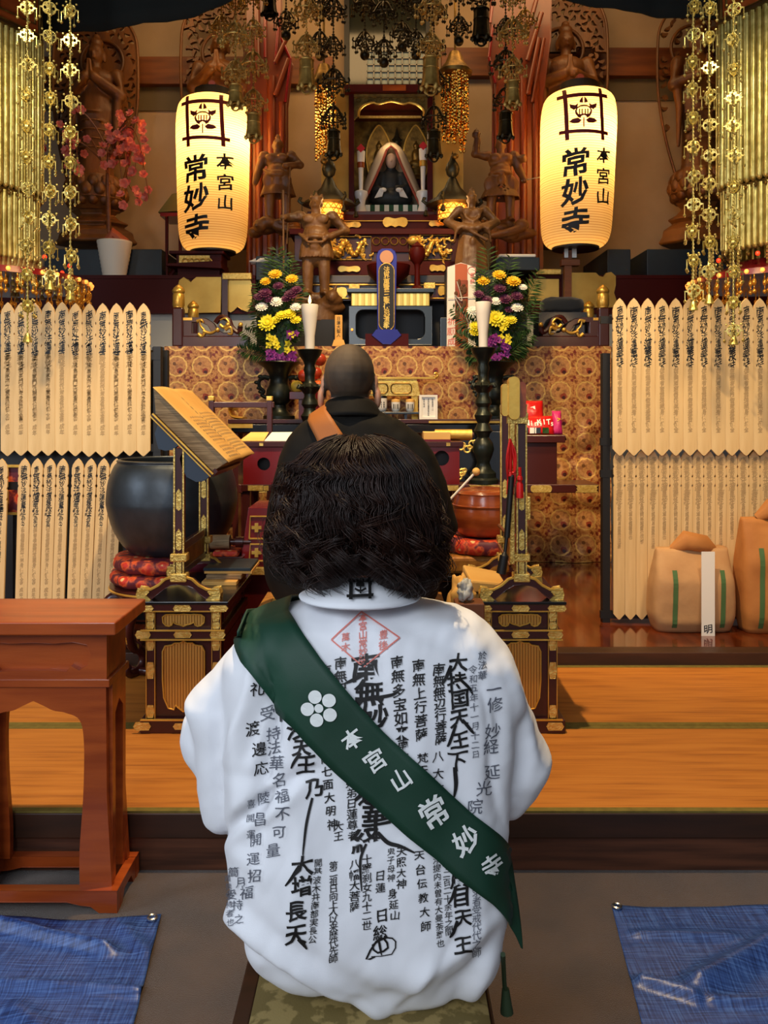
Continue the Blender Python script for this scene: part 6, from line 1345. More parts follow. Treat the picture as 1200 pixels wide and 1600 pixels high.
def paper_lantern(cxp, top, bot, hw, d, lab, lean):
    k = d / F; c = V((X(cxp, d), d, Z(bot, d))); H = (bot - top) * k; R = hw * k
    r = thing('paper_lantern', lab, 'lantern', c)
    prof = spline([(.62, .0), (.80, .015), (.93, .06), (.985, .15), (1.0, .35), (1.0, .6), (1.0, .78), (.985, .88), (.92, .955), (.78, .99), (.60, 1.0)], 6)
    def rad(t): return interp([(z, a) for a, z in prof], t)[0] * R * (.93 + .07 * min(1, t * 1.3))
    n = 72; ribs = int((bot - top) / 2.6); pr = []
    for i in range(ribs * 2 + 1):
        t = i / (ribs * 2); pr.append((rad(t) * (1.0 if i % 2 else .988), t * H))
    b = MB(); b.lathe(pr, (0, 0, 0), 72, closed=False); b.v = [(v[0] + c.x + lean * (v[2] / H - .5), v[1] + d, v[2] + c.z) for v in b.v]
    ob = obj('paper_body', b, lpaper, r, smooth=2)
    b = MB(); b.lathe([(R * .48, 0), (R * .5, .0), (R * .5, .09), (R * .44, .095), (R * .44, .0)], (c.x + lean * .5, d, c.z + H - .005), 40, closed=False); b.lathe([(R * .3, 0), (R * .62, 0), (R * .62, .02), (R * .3, .02)], (c.x - lean * .5, d, c.z - .012), 40); obj('black_rim', b, blackm, r, smooth=True)
    b = MB(); b.tube([(c.x + lean * .5, d, c.z + H + .06), (c.x + lean * .5, d, c.z + H + .16)], .02, 10); b.tube([(c.x + lean * .5, d - .05, c.z + H + .13), (c.x + lean * .5, d + .05, c.z + H + .15)], .03, 10); obj('hook', b, vermil, r, smooth=True)
    def on(px, py):
        x = X(px, d); t = max(.02, min(.98, (Z(py, d) - c.z) / H)); rr = rad(t) * 1.004; xc = c.x + lean * (t - .5); q = max(-.98, min(.98, (x - xc) / rr)); return (x, d - rr * math.sqrt(1 - q * q) - .003, Z(py, d))
    uv = lambda u, v: on(600 + u * F / d, HZ - (v - HC) * F / d)
    tx = MB(); o = cxp - 333; oy = top - 158; sl = (lambda py: lean * F / d * ((bot - py) / (bot - top) - .5))
    vtext(tx, '常妙寺', X(318 + o, d), Z(278 + oy, d), 42 * k, uv, pitch=1.04, bold=.06, warp=.05, slant=.14, sub=.12, jit=.03)
    vtext(tx, '本宮山', X(361 + o, d), Z(267 + oy, d), 25 * k, uv, pitch=1.22, bold=.045, warp=.05, slant=.14, sub=.12, jit=.03)
    obj('black_lettering', tx, ink, r)
    cr = MB()
    def band(p0, p1, wd):
        n = 18; a, e = V((*p0, 0)), V((*p1, 0)); t = (e - a).normalized(); s = V((-t.y, t.x, 0)) * wd; vs = []
        for i in range(n + 1):
            q = a.lerp(e, i / n)
            for g in (-1, 1): vs.append(on(q.x + s.x * g, q.y + s.y * g))
        cr.add(vs, [(2 * i, 2 * i + 1, 2 * i + 3, 2 * i + 2) for i in range(n)])
    band((293 + o, 178 + oy), (367 + o, 178 + oy), 3); band((295 + o, 232 + oy), (368 + o, 234 + oy), 2.6); band((303 + o, 166 + oy), (306 + o, 245 + oy), 2.8); band((355 + o, 166 + oy), (359 + o, 245 + oy), 2.8)
    def shape(pts):
        p = [V((a + o, e + oy, 0)) for a, e in pts]; tri = tessellate_polygon([p]); cr.add([on(q.x, q.y) for q in p], [tuple(t_) for t_ in tri])
    cx0 = 329
    for s in (-1, 1):
        m = lambda l: [(cx0 + s * a, e) for a, e in l]
        shape(m([(1, 181), (4, 184), (6, 188), (6, 190), (1, 191)])); shape(m([(8, 191), (12, 194), (20, 191), (19, 197), (14, 201), (9, 198)]))
        shape(m([(0, 194), (5, 194.5), (10, 197.5), (12.5, 202), (12, 207), (8.5, 212), (5, 214), (3.4, 211), (0, 209.5), (0, 207), (1.4, 207), (1.4, 200), (3.2, 200), (3.2, 207.5), (5.2, 208), (5.2, 199.5), (7, 200), (7, 208), (9.4, 205), (10, 202), (8.5, 199), (5, 196.6), (0, 196.3)])); shape(m([(3, 217), (8, 213), (16, 214), (21, 218), (14, 221), (7, 221)]))
    shape([(cx0 - .9, 213), (cx0 + .9, 213), (cx0 + .9, 227), (cx0 - .9, 227)])
    obj('crimson_crest', cr, inkred, r)
    light('lantern_bulb', 'POINT', (c.x + .06, d - .03, c.z + H * .72), 36, (1, .62, .25), None, .05)
    return r, c
LW, c = paper_lantern(333, 158, 394, 57, 7.12, 'white paper lantern with crimson crest and black characters above the dragon-end rail', 0.0); LW['label'] = 'glowing paper lantern with crimson crest, the one near the pink blossoms'
LE_, c = paper_lantern(902, 149, 388, 58.5, 6.90, 'glowing paper lantern with crimson crest, the one on a brown post', .03)
d = 7.1; r = thing('lantern_stand', 'small dark red tray stand with gilt carving under the lantern near the blossoms', 'stand', P(312, 430, d))
b = MB(); b.hexa([(X(266, d), d - .15, Z(420, d)), (X(352, d), d - .15, Z(424, d)), (X(352, d), d + .2, Z(424, d)), (X(266, d), d + .2, Z(420, d)), (X(270, d), d - .15, Z(416, d)), (X(350, d), d - .15, Z(412, d)), (X(350, d), d + .2, Z(412, d)), (X(270, d), d + .2, Z(416, d))]); b.box(X(280, d), X(350, d), d - .1, d + .15, Z(416, d), Z(400, d)); b.box(X(270, d), X(354, d), d - .13, d + .18, Z(401, d), Z(396, d)); obj('tray', b, lacqd, r, bevel=.004)
b = MB(); b.box(X(285, d), X(332, d), d - .115, d - .1, Z(415, d), Z(403, d)); 
for i in range(5): b.torus(P(290 + i * 9, 409, d - .12), .025, .008, 14, 6)
obj('gilt_carving', b, goldp, r, smooth=True)
b = MB(); b.tube([P(272, 422, d), P(266, 430, d)], .02, 8); b.tube([P(346, 424, d), P(354, 430, d)], .02, 8); b.box(X(280, d), X(345, d), d - .05, d + .1, zD, Z(420, d)); obj('foot', b, lacqd, r)
d = 6.90; r = thing('lantern_post', 'brown wooden post with bracket holding up the lantern beyond the unlit candle', 'post', P(886, 541, d))
b = MB(); b.box(X(881, d), X(892, d), d - .03, d + .03, zA - .007, Z(392, d)); obj('post', b, beam, r); b = MB(); b.box(X(876, d), X(905, d), d - .04, d + .04, Z(416, d), Z(406, d)); obj('bracket', b, beam, r, bevel=.004); b = MB(); b.box(X(880, d), X(886, d), d - .045, d - .02, Z(404, d), Z(389, d)); b.box(X(892, d), X(899, d), d - .045, d - .02, Z(404, d), Z(389, d)); obj('steel_clamp', b, silver, r)
r = thing('folding_stand', 'small stand with a grey green book box next to the lantern near the blossoms', 'stand', P(268, 385, 7.3)); d = 7.35
b = MB(); b.hexa([(X(251, d), d - .1, Z(336, d)), (X(285, d), d - .1, Z(333, d)), (X(285, d), d + .2, Z(333, d)), (X(251, d), d + .2, Z(336, d)), (X(264, d), d + .1, Z(298, d)), (X(288, d), d + .1, Z(294, d)), (X(288, d), d + .25, Z(294, d)), (X(264, d), d + .25, Z(298, d))]); obj('book_box', b, pm('grey green cloth', (74, 76, 48), .8), r, bevel=.005)
b = MB(); b.box(X(254, d), X(290, d), d - .08, d + .25, Z(341, d), Z(335.5, d)); obj('top', b, lacqr, r)
for px in (258, 279):
    b = MB(); b.box(X(px, d), X(px + 4, d), d, d + .03, zD, Z(340, d)); obj('leg', b, lacqd, r)
# pot with pink blossoms
d = 7.12; k = d / F; c = V((X(179, d), d - .0, zD)); r = thing('flower_pot', 'white ribbed pot holding pink blossom branches', 'pot', c)
pr = [(0, 0), (17.5 * k, 0)]
for i in range(19): t = i / 18; pr.append(((17.5 + 9 * t) * k * (1 + (.022 if i % 2 else 0)), (56 * t) * k))
pr += [(24 * k, 55 * k), (0, 50 * k)]
b = MB(); b.lathe(pr, c, 40); obj('pot', b, wax, r, smooth=2); b = MB(); b.tube([c + V((-.06, 0, 50 * k)), c + V((0, -.02, 68 * k)), c + V((.08, 0, 52 * k))], [.06, .05, .06], 10); obj('wrapping', b, terrac, r, smooth=True)
r = thing('blossom_branch', 'drooping branches of coral pink blossoms in the white ribbed pot', 'flowers', c + V((0, 0, .3)))
b = MB(); st = c + V((-.03, 0, .28)); tr_ = [P(170, 360, d), P(169, 320, d), P(168, 280, d), P(170, 240, d), P(185, 205, d), P(200, 190, d)]
b.tube([st] + tr_, [.022, .02, .02, .018, .015, .01, .006], 8)
brs = [[(172, 240), (185, 205), (205, 185), (218, 200), (224, 240), (222, 275)], [(170, 250), (185, 215), (200, 210), (210, 235), (212, 265)], [(172, 235), (178, 215), (168, 225), (164, 245)], [(170, 240), (150, 200), (128, 175), (112, 185), (105, 220)], [(168, 260), (130, 225), (110, 225), (105, 260)], [(185, 210), (195, 240), (200, 285), (215, 310), (218, 322)], [(172, 240), (195, 200), (215, 215), (230, 290), (232, 310)], [(168, 270), (140, 215), (120, 230), (126, 270)], [(172, 245), (180, 230), (188, 260), (192, 325)]]
rn = random.Random(9); pts = []
for q in brs:
    s_ = spline([tuple(P(a, e, d + rn.uniform(-.12, .12))) for a, e in q], 6); b.tube(s_, [.008 - .006 * i / len(s_) for i in range(len(s_))], 6); pts.append(s_)
obj('branches', b, beam, r, smooth=True)
want = [(115, 172), (127, 171), (104, 210), (118, 222), (107, 218), (136, 217), (72, 232), (105, 240), (107, 262), (122, 270), (186, 178), (204, 178), (190, 195), (195, 205), (213, 190), (221, 193), (222, 205), (225, 218), (183, 210), (178, 222), (187, 218), (206, 205), (200, 212), (160, 228), (160, 240), (174, 218), (190, 230), (197, 230), (207, 230), (215, 240), (220, 255), (172, 245), (193, 256), (208, 267), (224, 273), (196, 285), (201, 287), (212, 296), (216, 306), (217, 316), (189, 305), (193, 320), (232, 296), (229, 307), (118, 255), (125, 264), (176, 256), (184, 240), (203, 244), (211, 250)]
want += [(rn.gauss(200, 16), rn.gauss(228, 18)) for _ in range(34)] + [(rn.gauss(110, 8), rn.gauss(225, 18)) for _ in range(10)]
for i, (a, e) in enumerate(want):
    p = P(a, e, d + rn.uniform(-.14, .10)); bb = MB(); R = rn.uniform(6, 8) * d / F
    n = V((rn.uniform(-1, 1), -1, rn.uniform(-.6, 1))).normalized(); T = Matrix.Translation(p) @ n.to_track_quat('Z', 'Y').to_matrix().to_4x4(); bb.T = T
    for l in range(2):
        for j in range(5):
            q = 2 * PI * (j + .5 * l) / 5; u = V((math.cos(q), math.sin(q), 0)); w_ = V((-u.y, u.x, 0)); h = V((0, 0, R * (.35 + .45 * l))); f = R * (1 - .3 * l)
            bb.add([V((0, 0, 0)), u * f * .6 + w_ * f * .5 + h * .6, u * f + w_ * f * .25 + h, u * f - w_ * f * .25 + h, u * f * .6 - w_ * f * .5 + h * .6], [(0, 1, 2, 3, 4)])
    obj('blossom', bb, pinkf, r)
# dark valance curtain across the top
d = 5.75; r = None; b = MB(); T = lambda a, c: (X(a, d), Z(c, d))
low = spline([(-200, 58), (62, 53), (100, 51), (147, 47), (210, 40), (290, 27), (335, 15), (362, 2), (400, -16), (480, -40), (600, -52), (720, -46), (840, -18), (893, 1), (960, 15), (1030, 25), (1077, 28), (1130, 30), (1400, 34)], 5)
vs = []
for a, e in low:
    for j in range(9): t = j / 8; vs.append((X(a, d), d + .02 * math.sin(a * .05 + t * 2) * (1 - t) + .008 * math.sin(a * .13), Z(e * (1 - t) - 160 * t, d)))
b.add(vs, [(i * 9 + j, (i + 1) * 9 + j, (i + 1) * 9 + j + 1, i * 9 + j + 1) for i in range(len(low) - 1) for j in range(8)])
o = obj('valance', b, pm('blackish green curtain cloth', (12, 18, 15), .9), None, smooth=2); tag(o, 'blackish green valance curtain swagged across the top', 'curtain'); o.modifiers.new('t', 'SOLIDIFY').thickness = .01
b = MB()
# ================================================================ CARVED STATUES
def fig_common(b, skirt=True, robe=False):
    b.ell((0, -.005, .905), (.050, .056, .066), 18, 14); b.ell((0, -.035, .875), (.034, .03, .034)); b.ell((0, -.066, .897), (.010, .016, .016)); b.ell((-.02, -.052, .914), (.014, .01, .007)); b.ell((.02, -.052, .914), (.014, .01, .007))
    for s in (-1, 1): b.ell((s * .052, .005, .89), (.010, .014, .026))
    b.tube([(0, 0, .78), (0, -.005, .86)], .042, 12)
    b.ell((0, 0, .70), (.125, .085, .105)); b.ell((0, -.022, .60), (.112, .09, .085)); b.torus((0, -.005, .555), .108, .020, 24, 8, 'z')
    for s in (-1, 1): b.ell((s * .055, -.068, .735), (.058, .03, .05)); b.ell((s * .135, 0, .775), (.058, .06, .055)); b.ell((s * .15, -.01, .75), (.052, .05, .03))
    b.ell((0, -.1, .555), (.03, .02, .03))
def to_obj(b, voxel, mt, parent, name='figure', carve=.004, sm=2):
    me = blob(b, voxel, sm, .5, carve * 1.6)
    return obj(name, me, mt, parent, smooth=2)
def scaled(b, base, h, rot=0, wide=1):
    o = MB(); T = Matrix.Translation(base) @ Matrix.Rotation(rot, 4, 'Z') @ Matrix.Scale(h, 4); o.v = [tuple(T @ V((v[0] * wide, v[1] * wide, v[2]))) for v in b.v]; o.f = b.f; o.m = b.m; return o
def legs(b, sp=.075, boot=True):
    for s in (-1, 1):
        limb(b, [V((s * sp, 0, .42)), V((s * (sp + .01), -.012, .24)), V((s * (sp + .012), .0, .05))], [.062, .05, .042]); b.ell((s * (sp + .015), -.035, .025), (.042, .075, .026))
def skirt(b, z0, z1, r0, r1): b.lathe([(0, z1 + .01), (r0, z1), (r0 * 1.05 + .02, (z0 + z1) / 2), (r1, z0), (r1 - .02, z0 + .004), (r0 * .8, z1 - .04), (0, z1 - .05)][::-1], (0, 0, 0), 28, sy=.72, fn=lambda a, z: 1 + .05 * math.sin(a * 7))
def lump(b, seed, w_=.22, h=.12, n=7):
    rnd = random.Random(seed)
    for i in range(n): b.ell((rnd.uniform(-w_, w_), rnd.uniform(-.08, .06), rnd.uniform(.02, h) - h), (rnd.uniform(.06, .13), rnd.uniform(.06, .1), rnd.uniform(.05, .08)))
def statue(lab, px, ytop, yfeet, d, build, mt, voxel=.0085, rot=0):
    base = P(px, yfeet, d); h = Z(ytop, d) - base.z; r = thing('guardian_statue', lab, 'statue', base); b = MB(); ex = build(b); to_obj(scaled(b, base, h, rot, 1.14), voxel, mt, r)
    for nm, e, m in ex or []: obj(nm, scaled(e, base, h, rot, 1.14), m, r, smooth=True)
    return r, base, h
def A(b):   # halberd guardian on a crouching demon
    fig_common(b); legs(b); skirt(b, .30, .56, .12, .185); b.lathe([(0, .95), (.05, .955), (.042, .99), (.026, 1.0), (.03, 1.03), (.015, 1.06), (0, 1.07)], (0, 0, -.04), 14)
    limb(b, [V((-.14, 0, .77)), V((-.19, .0, .62)), V((-.215, -.05, .47))], [.05, .045, .036]); b.ell((-.22, -.06, .45), (.03, .035, .04)); limb(b, [V((.14, 0, .77)), V((.225, -.02, .66)), V((.10, -.12, .62))], [.052, .048, .036]); b.ell((.09, -.13, .62), (.03, .03, .03))
    for s in (-1, 1): b.ell((s * .08, -.07, .47), (.07, .03, .09))
    b.ell((0, -.10, .46), (.05, .02, .06)); b.tube([(-.14, -.05, .6), (-.05, -.12, .52), (.05, -.12, .52), (.14, -.05, .6)], .016, 8)
    lump(b, 3, .24, .16, 11); b.ell((-.17, -.1, -.06), (.07, .07, .075)); b.ell((-.19, -.16, -.07), (.03, .03, .03)); limb(b, [V((.0, -.08, -.06)), V((.16, -.1, -.12)), V((.25, -.08, -.2))], [.05, .045, .04])
    e = MB(); e.tube([(.14, -.13, .60), (.11, -.15, -.28)], .008, 8); return [('staff', e, carved2)]
statue('carved guardian statue with topknot standing before the orange pillar beside the lantern near the blossoms', 434, 213, 348, 7.08, A, carved)
def B(b):   # trident guardian, mouth open
    fig_common(b); legs(b, .06); skirt(b, .36, .56, .115, .15)
    for a in (-.035, 0, .035): b.tube([(a, 0, .955), (a * 1.5, 0, 1.0 + .02 * (a == 0))], [.022, .005], 8)
    b.torus((0, -.0, .95), .05, .013, 18, 6, 'z'); b.ell((0, -.058, .868), (.018, .012, .010))
    limb(b, [V((-.14, 0, .77)), V((-.24, -.02, .755)), V((-.265, -.08, .74))], [.05, .045, .032]); b.ell((-.265, -.09, .74), (.03, .03, .035)); limb(b, [V((.14, 0, .77)), V((.245, .01, .64)), V((.12, -.07, .56))], [.052, .048, .036]); b.ell((.1, -.09, .56), .03)
    b.ell((0, -.10, .47), (.045, .02, .05)); b.tube([(-.14, -.04, .60), (-.06, -.12, .50), (.06, -.12, .50), (.14, -.04, .60)], .016, 8); b.ell((0, 0, .38), (.12, .08, .1))
    lump(b, 8, .14, .16, 9); b.ell((.14, -.08, -.02), (.06, .07, .07)); b.tube([(.15, -.08, .02), (.18, -.08, .10)], [.03, .006], 8); b.lathe([(0, -.25), (.19, -.25), (.17, -.1), (0, -.08)], (0, 0, 0), 20, sy=.6)
    e = MB(); e.tube([(-.27, -.10, 1.0), (-.26, -.12, .0)], .008, 8); return [('trident_pole', e, carved2)]
statue('carved guardian statue with raised arm gripping a pole, behind the burning candle flowers', 494, 302, 463, 6.56, B, carved2)
b = MB(); b.box(X(455, 6.6), X(536, 6.6), 6.46, 6.67, zA - .006, Z(500, 6.5)); solo('black_plinth', b, blackm, 'black plinth under the pole gripping guardian behind the burning candle', 'plinth')
def Cc(b):   # sword guardian, arm raised with a small pagoda
    fig_common(b); legs(b, .085); skirt(b, .27, .56, .115, .21); b.ell((0, .0, .955), (.045, .045, .04))
    limb(b, [V((-.14, 0, .77)), V((-.255, -.02, .79)), V((-.24, -.03, .95))], [.055, .05, .035]); b.ell((-.255, -.04, .99), (.045, .03, .02)); b.tube([(-.25, -.03, 1.0), (-.25, -.03, 1.11)], [.014, .004], 8); b.lathe([(0, 0), (.05, .008), (.028, .03), (.03, .045), (0, .055)], (-.25, -.03, 1.01), 12)
    limb(b, [V((.14, 0, .77)), V((.185, .0, .62)), V((.225, -.06, .49))], [.052, .046, .036]); b.ell((.23, -.07, .47), .035); b.tube([(.20, -.06, .755), (.225, -.02, .70)], .05, 8)
    b.ell((0, -.11, .47), (.04, .02, .06)); 
    for s in (-1, 1): b.ell((s * .10, -.06, .42), (.08, .03, .11))
    lump(b, 5, .26, .18, 11); b.ell((.2, -.1, -.05), (.075, .07, .07)); limb(b, [V((.2, -.12, -.09)), V((.05, -.15, -.15)), V((-.1, -.12, -.18))], [.05, .045, .04])
    e = MB(); e.tube([(.20, -.08, .46), (.40, -.10, .50)], [.008, .004], 8); return [('sword', e, silver)]
statue('carved guardian statue raising a little pagoda and lowering a sword before the orange pillar', 782, 213, 348, 7.06, Cc, carved)
def Dd(b):   # scholar guardian, hands at the belt, long robe
    fig_common(b); b.lathe([(0, -.02), (.20, -.02), (.18, .15), (.15, .35), (.12, .56), (0, .58)], (0, 0, 0), 28, sy=.7, fn=lambda a, z: 1 + .05 * math.sin(a * 8)); b.torus((0, 0, .95), .05, .014, 18, 6, 'z'); b.ell((0, 0, .96), (.045, .045, .045))
    for a in (-.025, 0, .025): b.tube([(a, 0, .99), (a, 0, 1.06 + .03 * (a == 0))], [.008, .004], 6)
    b.tube([(-.025, 0, 1.01), (.025, 0, 1.01)], .007, 6)
    for s in (-1, 1):
        limb(b, [V((s * .14, 0, .77)), V((s * .26, -.01, .62)), V((s * .06, -.12, .52))], [.058, .055, .045]); b.tube([(s * .24, -.03, .60), (s * .12, -.10, .50)], [.05, .06], 8); b.tube([(s * .17, -.1, .54), (s * .20, -.08, .34)], [.05, .03], 8, flat=.4)
    b.ell((0, -.135, .52), (.05, .03, .03)); b.tube([(-.1, -.05, .78), (-.07, -.09, .66), (0, -.11, .6), (.07, -.09, .66), (.1, -.05, .78)], .02, 8); b.tube([(-.05, -.13, .5), (.16, -.14, .36)], .022, 8); b.ell((-.0, -.11, .36), (.03, .02, .05))
    return []
statue('carved robed guardian statue with elbows out and hands at belt above the votive board', 737, 300, 425, 6.57, Dd, carved2)
b = MB(); b.box(X(695, 6.62), X(778, 6.62), 6.48, 6.67, zA - .006, Z(424, 6.55)); solo('black_plinth', b, blackm, 'black plinth under the robed guardian with elbows out', 'plinth')
# praying and bearing Buddhist statues with openwork halos
def openwork(outer, y0, y1, seed, body, cell=.085, zmin=-9):
    rnd = random.Random(seed); xs = [p[0] for p in outer]; zs = [p[1] for p in outer]; holes = []
    def inside(x, z, m):
        for a in range(8):
            qx, qz = x + m * math.cos(a * PI / 4), z + m * math.sin(a * PI / 4); c = False
            for (x1, z1), (x2, z2) in zip(outer, outer[1:] + outer[:1]):
                if (z1 > qz) != (z2 > qz) and qx < (x2 - x1) * (qz - z1) / (z2 - z1) + x1: c = not c
            if not c: return False
        return True
    z = min(zs); row = 0
    while z < max(zs):
        x = min(xs) + (row % 2) * cell / 2
        while x < max(xs):
            cx_, cz_ = x + rnd.uniform(-.1, .1) * cell, z + rnd.uniform(-.1, .1) * cell
            if cz_ > zmin and inside(cx_, cz_, cell * .44) and not body(cx_, cz_):
                a0 = rnd.uniform(0, 6.3); L_ = cell * .46; w_ = cell * .22; bend = rnd.choice((-1, 1)) * .5
                hl = []
                for i in range(9):
                    t = 2 * PI * i / 9; u, v = L_ * math.cos(t), w_ * math.sin(t) * (1 + .4 * math.cos(t)); v += bend * u * u / L_
                    hl.append((cx_ + u * math.cos(a0) - v * math.sin(a0), cz_ + u * math.sin(a0) + v * math.cos(a0)))
                holes.append(hl)
            x += cell
        z += cell * .8; row += 1
    b = MB(); b.plate(outer, y0, y1, holes); return b
def buddha(lab, px, ytop, yfeet, d, hx0, hx1, hy0, hy1, ybase, seed, pose='pray', ped=True):
    base = P(px, yfeet, d); h = Z(ytop, d) - base.z; r = thing('buddha_statue', lab, 'statue', V((base.x, base.y, Z(ybase, d)))); b = MB()
    b.ell((0, -.0, .865), (.058, .062, .078), 18, 14); b.ell((0, .01, .94), (.050, .05, .04)); b.ell((0, .01, .985), (.028, .028, .022)); b.ell((0, -.06, .85), (.009, .014, .018)); b.ell((-.022, -.055, .868), (.016, .01, .005)); b.ell((.022, -.055, .868), (.016, .01, .005)); b.ell((0, -.055, .822), (.016, .01, .006))
    for s in (-1, 1): b.ell((s * .06, .005, .84), (.011, .014, .04))
    b.tube([(0, 0, .74), (0, 0, .82)], .036, 12); b.ell((0, 0, .68), (.14, .08, .085)); b.lathe([(0, 0), (.13, 0), (.12, .05), (.115, .3), (.135, .45), (.12, .58), (.115, .68), (0, .72)], (0, .0, 0), 32, sy=.66, fn=lambda a, z: 1 + .02 * math.sin(a * 9))
    for k in range(5): b.torus((0, -.035, .44 - .065 * k), .07 + .012 * k, .008, 20, 6, 'z')
    for s in (-1, 1):
        hz = .66 if pose == 'pray' else .60
        limb(b, [V((s * .145, 0, .71)), V((s * .175, -.03, .56)), V((s * .03, -.13, hz))], [.05, .05, .034]); b.tube([(s * .018, -.135, hz - .01), (s * .008, -.14, hz + .12)], [.022, .010], 8, flat=.6)
        b.tube([(s * .165, -.03, .57), (s * .15, -.04, .40), (s * .155, -.03, .15)], [.034, .026, .012], 8)
    to_obj(scaled(b, base, h), .011, carved, r, carve=.003)
    W = lambda a, c: (X(a, d + .22), Z(c, d + .22))
    hx = (hx0 + hx1) / 2; hw = (hx1 - hx0) / 2; o = [W(hx + hw * a, hy1 - (hy1 - hy0) * e) for a, e in spline([(.35, 0), (.72, .2), (.97, .5), (1.0, .78), (.9, .92), (.5, 1.03), (0, 1.08), (-.5, 1.03), (-.9, .92), (-1.0, .78), (-.97, .5), (-.72, .2), (-.35, 0)], 5, True)]
    hz = base.z + .865 * h; body = lambda x, z: (abs(x - base.x) < .16 * h and z < base.z + .8 * h) or ((x - base.x) ** 2 + (z - hz) ** 2 < (.10 * h) ** 2) or (abs(math.hypot(x - base.x, z - hz) - .16 * h) < .035 * h)
    ow = openwork(o, d + .19, d + .23, seed, body, .074); obj('openwork_halo', ow, carved, r)
    b = MB(); b.tube([(a, d + .19, z) for a, z in o + o[:1]], .014, 8, cap=False); b.torus((base.x, d + .17, hz), .15 * h, .016, 32, 8); obj('halo_rim', b, carved, r, smooth=True)
    b = MB(); k = d / F
    for rw, (rr, zz, tilt) in enumerate(((44, 10, .6), (50, 22, .35), (46, 34, .9))):
        for i in range(14):
            a = 2 * PI * (i + .5 * rw) / 14; e = V((math.cos(a), math.sin(a), 0)); b.ell(base + e * rr * .8 * k + V((0, 0, -46 * k + zz * k)), (.06, .06, .075), 10, 8, rot=V((e.x, e.y, tilt)).to_track_quat('Y', 'Z').to_matrix())
    b.lathe([(0, -52 * k), (30 * k, -52 * k), (46 * k, -36 * k), (44 * k, -10 * k), (38 * k, 0), (0, 0)], base, 28); obj('lotus_seat', b, carved, r, smooth=True)
    if ped:
        b = MB(); H = base.z - 50 * k - Z(ybase, d); b.lathe([(0, 0), (62 * k, 0), (66 * k, .06 * H), (60 * k, .2 * H), (58 * k, .36 * H), (44 * k, .5 * H), (52 * k, .6 * H), (38 * k, .72 * H), (30 * k, .85 * H), (40 * k, H), (0, H)], (base.x, base.y, Z(ybase, d)), 6, sy=.7); obj('pedestal', b, carved, r, bevel=.01)
    return r
zb_ = 385
buddha('standing wooden statue with joined palms behind the pink blossoms', 150, 54, 280, 7.78, 85, 217, 30, 330, 384, 3)
buddha('wooden haloed statue whose head shows above the lantern near the blossoms', 344, 40, 268, 7.78, 284, 414, 8, 318, 384, 4)
buddha('wooden haloed statue whose head shows above the lantern on the brown post', 884, 34, 262, 7.78, 836, 948, 0, 312, 384, 5, 'bear')
buddha('wooden haloed statue mostly hidden by hanging gold chains and the gilt canopy', 1094, 30, 268, 7.78, 1026, 1160, 16, 300, 384, 6, 'bear')
goldy = pm('warm aged gilt', (206, 168, 88), .42, .6, (160, 124, 56), 14)
# ================================================================ HANGING GILT ORNAMENTS
def fleur(s=1.0):     # an openwork plate: boss, four curled leaves with holes
    b = MB()
    for k in range(4):
        a = PI / 2 * k; R = lambda x, z: (x * math.cos(a) - z * math.sin(a), x * math.sin(a) + z * math.cos(a))
        o = [R(x * s, z * s) for x, z in ((-.2, .12), (-.42, .38), (-.36, .62), (-.12, .66), (0, 1.0), (.12, .66), (.36, .62), (.42, .38), (.2, .12))]; h = [R(x * s, z * s) for x, z in ((-.14, .30), (-.2, .48), (0, .58), (.2, .48), (.14, .30), (0, .24))]
        b.plate(o, -.05 * s, .05 * s, [h])
        for sg in (-1, 1): x, z = R(sg * .40 * s, .50 * s); b.ell((x, 0, z), .11 * s, 8, 6)
    b.ell((0, 0, 0), (.28 * s, .2 * s, .28 * s), 10, 8)
    return b
def drop(b, p, L_, r): b.tube([p, p - V((0, 0, L_))], r * .25, 5); b.lathe([(0, -2.4 * r), (r * .8, -1.6 * r), (r, -.8 * r), (r * .3, 0), (0, .1 * r)], p - V((0, 0, L_)), 8)
_P = {}
def pend_meshes(w_):
    k = round(w_, 3)
    if k not in _P:
        f = fleur(w_ / 2); b = MB(); b.merge(f); b.merge(f, Matrix.Rotation(PI / 2, 4, 'Z')); 
        for a in range(4):
            e = V((math.cos(a * PI / 2), math.sin(a * PI / 2), 0)) * w_ * .46; drop(b, e + V((0, 0, -.02 * w_)), w_ * .42, w_ * .085); b.ell(e * .8 + V((0, 0, w_ * .32)), w_ * .06, 6, 5)
        me = mesh_of('openwork_pendant', b); me.polygons.foreach_set('use_smooth', [True] * len(me.polygons)); me.set_sharp_from_angle(angle=.7); _P[k] = me
    return _P[k]
def strand(px, y0, y1, d, step, wpx, m, lab, group, end=True, seed=0):
    rnd = random.Random(seed + px); w_ = wpx * d / F; r = thing('gilt_strand', lab, 'hanging ornament', P(px, y1, d), group)
    b = MB(); b.tube([P(px, y0, d), P(px, y1, d)], .0035, 6)
    n = int((y1 - y0) / 6)
    for i in range(n):
        y = y0 + (y1 - y0) * i / n; b.ell(P(px, y, d), .0065, 6, 4)
    obj('chain', b, m, r, smooth=True); y = y0 + step * .6
    me = pend_meshes(w_)
    while y < y1 - 8:
        o = bpy.data.objects.new('openwork_pendant', me); COL.objects.link(o); o.parent = r; o.location = P(px + rnd.uniform(-2, 2), y, d) - WLOC[r.name]; o.rotation_euler = (0, 0, rnd.uniform(0, 3)); 
        if not me.materials: me.materials.append(m)
        y += step * rnd.uniform(.92, 1.08)
    b = MB(); c = P(px, y1, d); q = w_ * .28; b.lathe([(0, q * .9), (q * .35, q * .85), (q * .6, q * .2), (q * .9, -q * .8), (q * .8, -q * .8), (0, -q * .2)], c, 14); b.ell(c - V((0, 0, q)), q * .25, 8, 6); obj('bell', b, m, r, smooth=True)
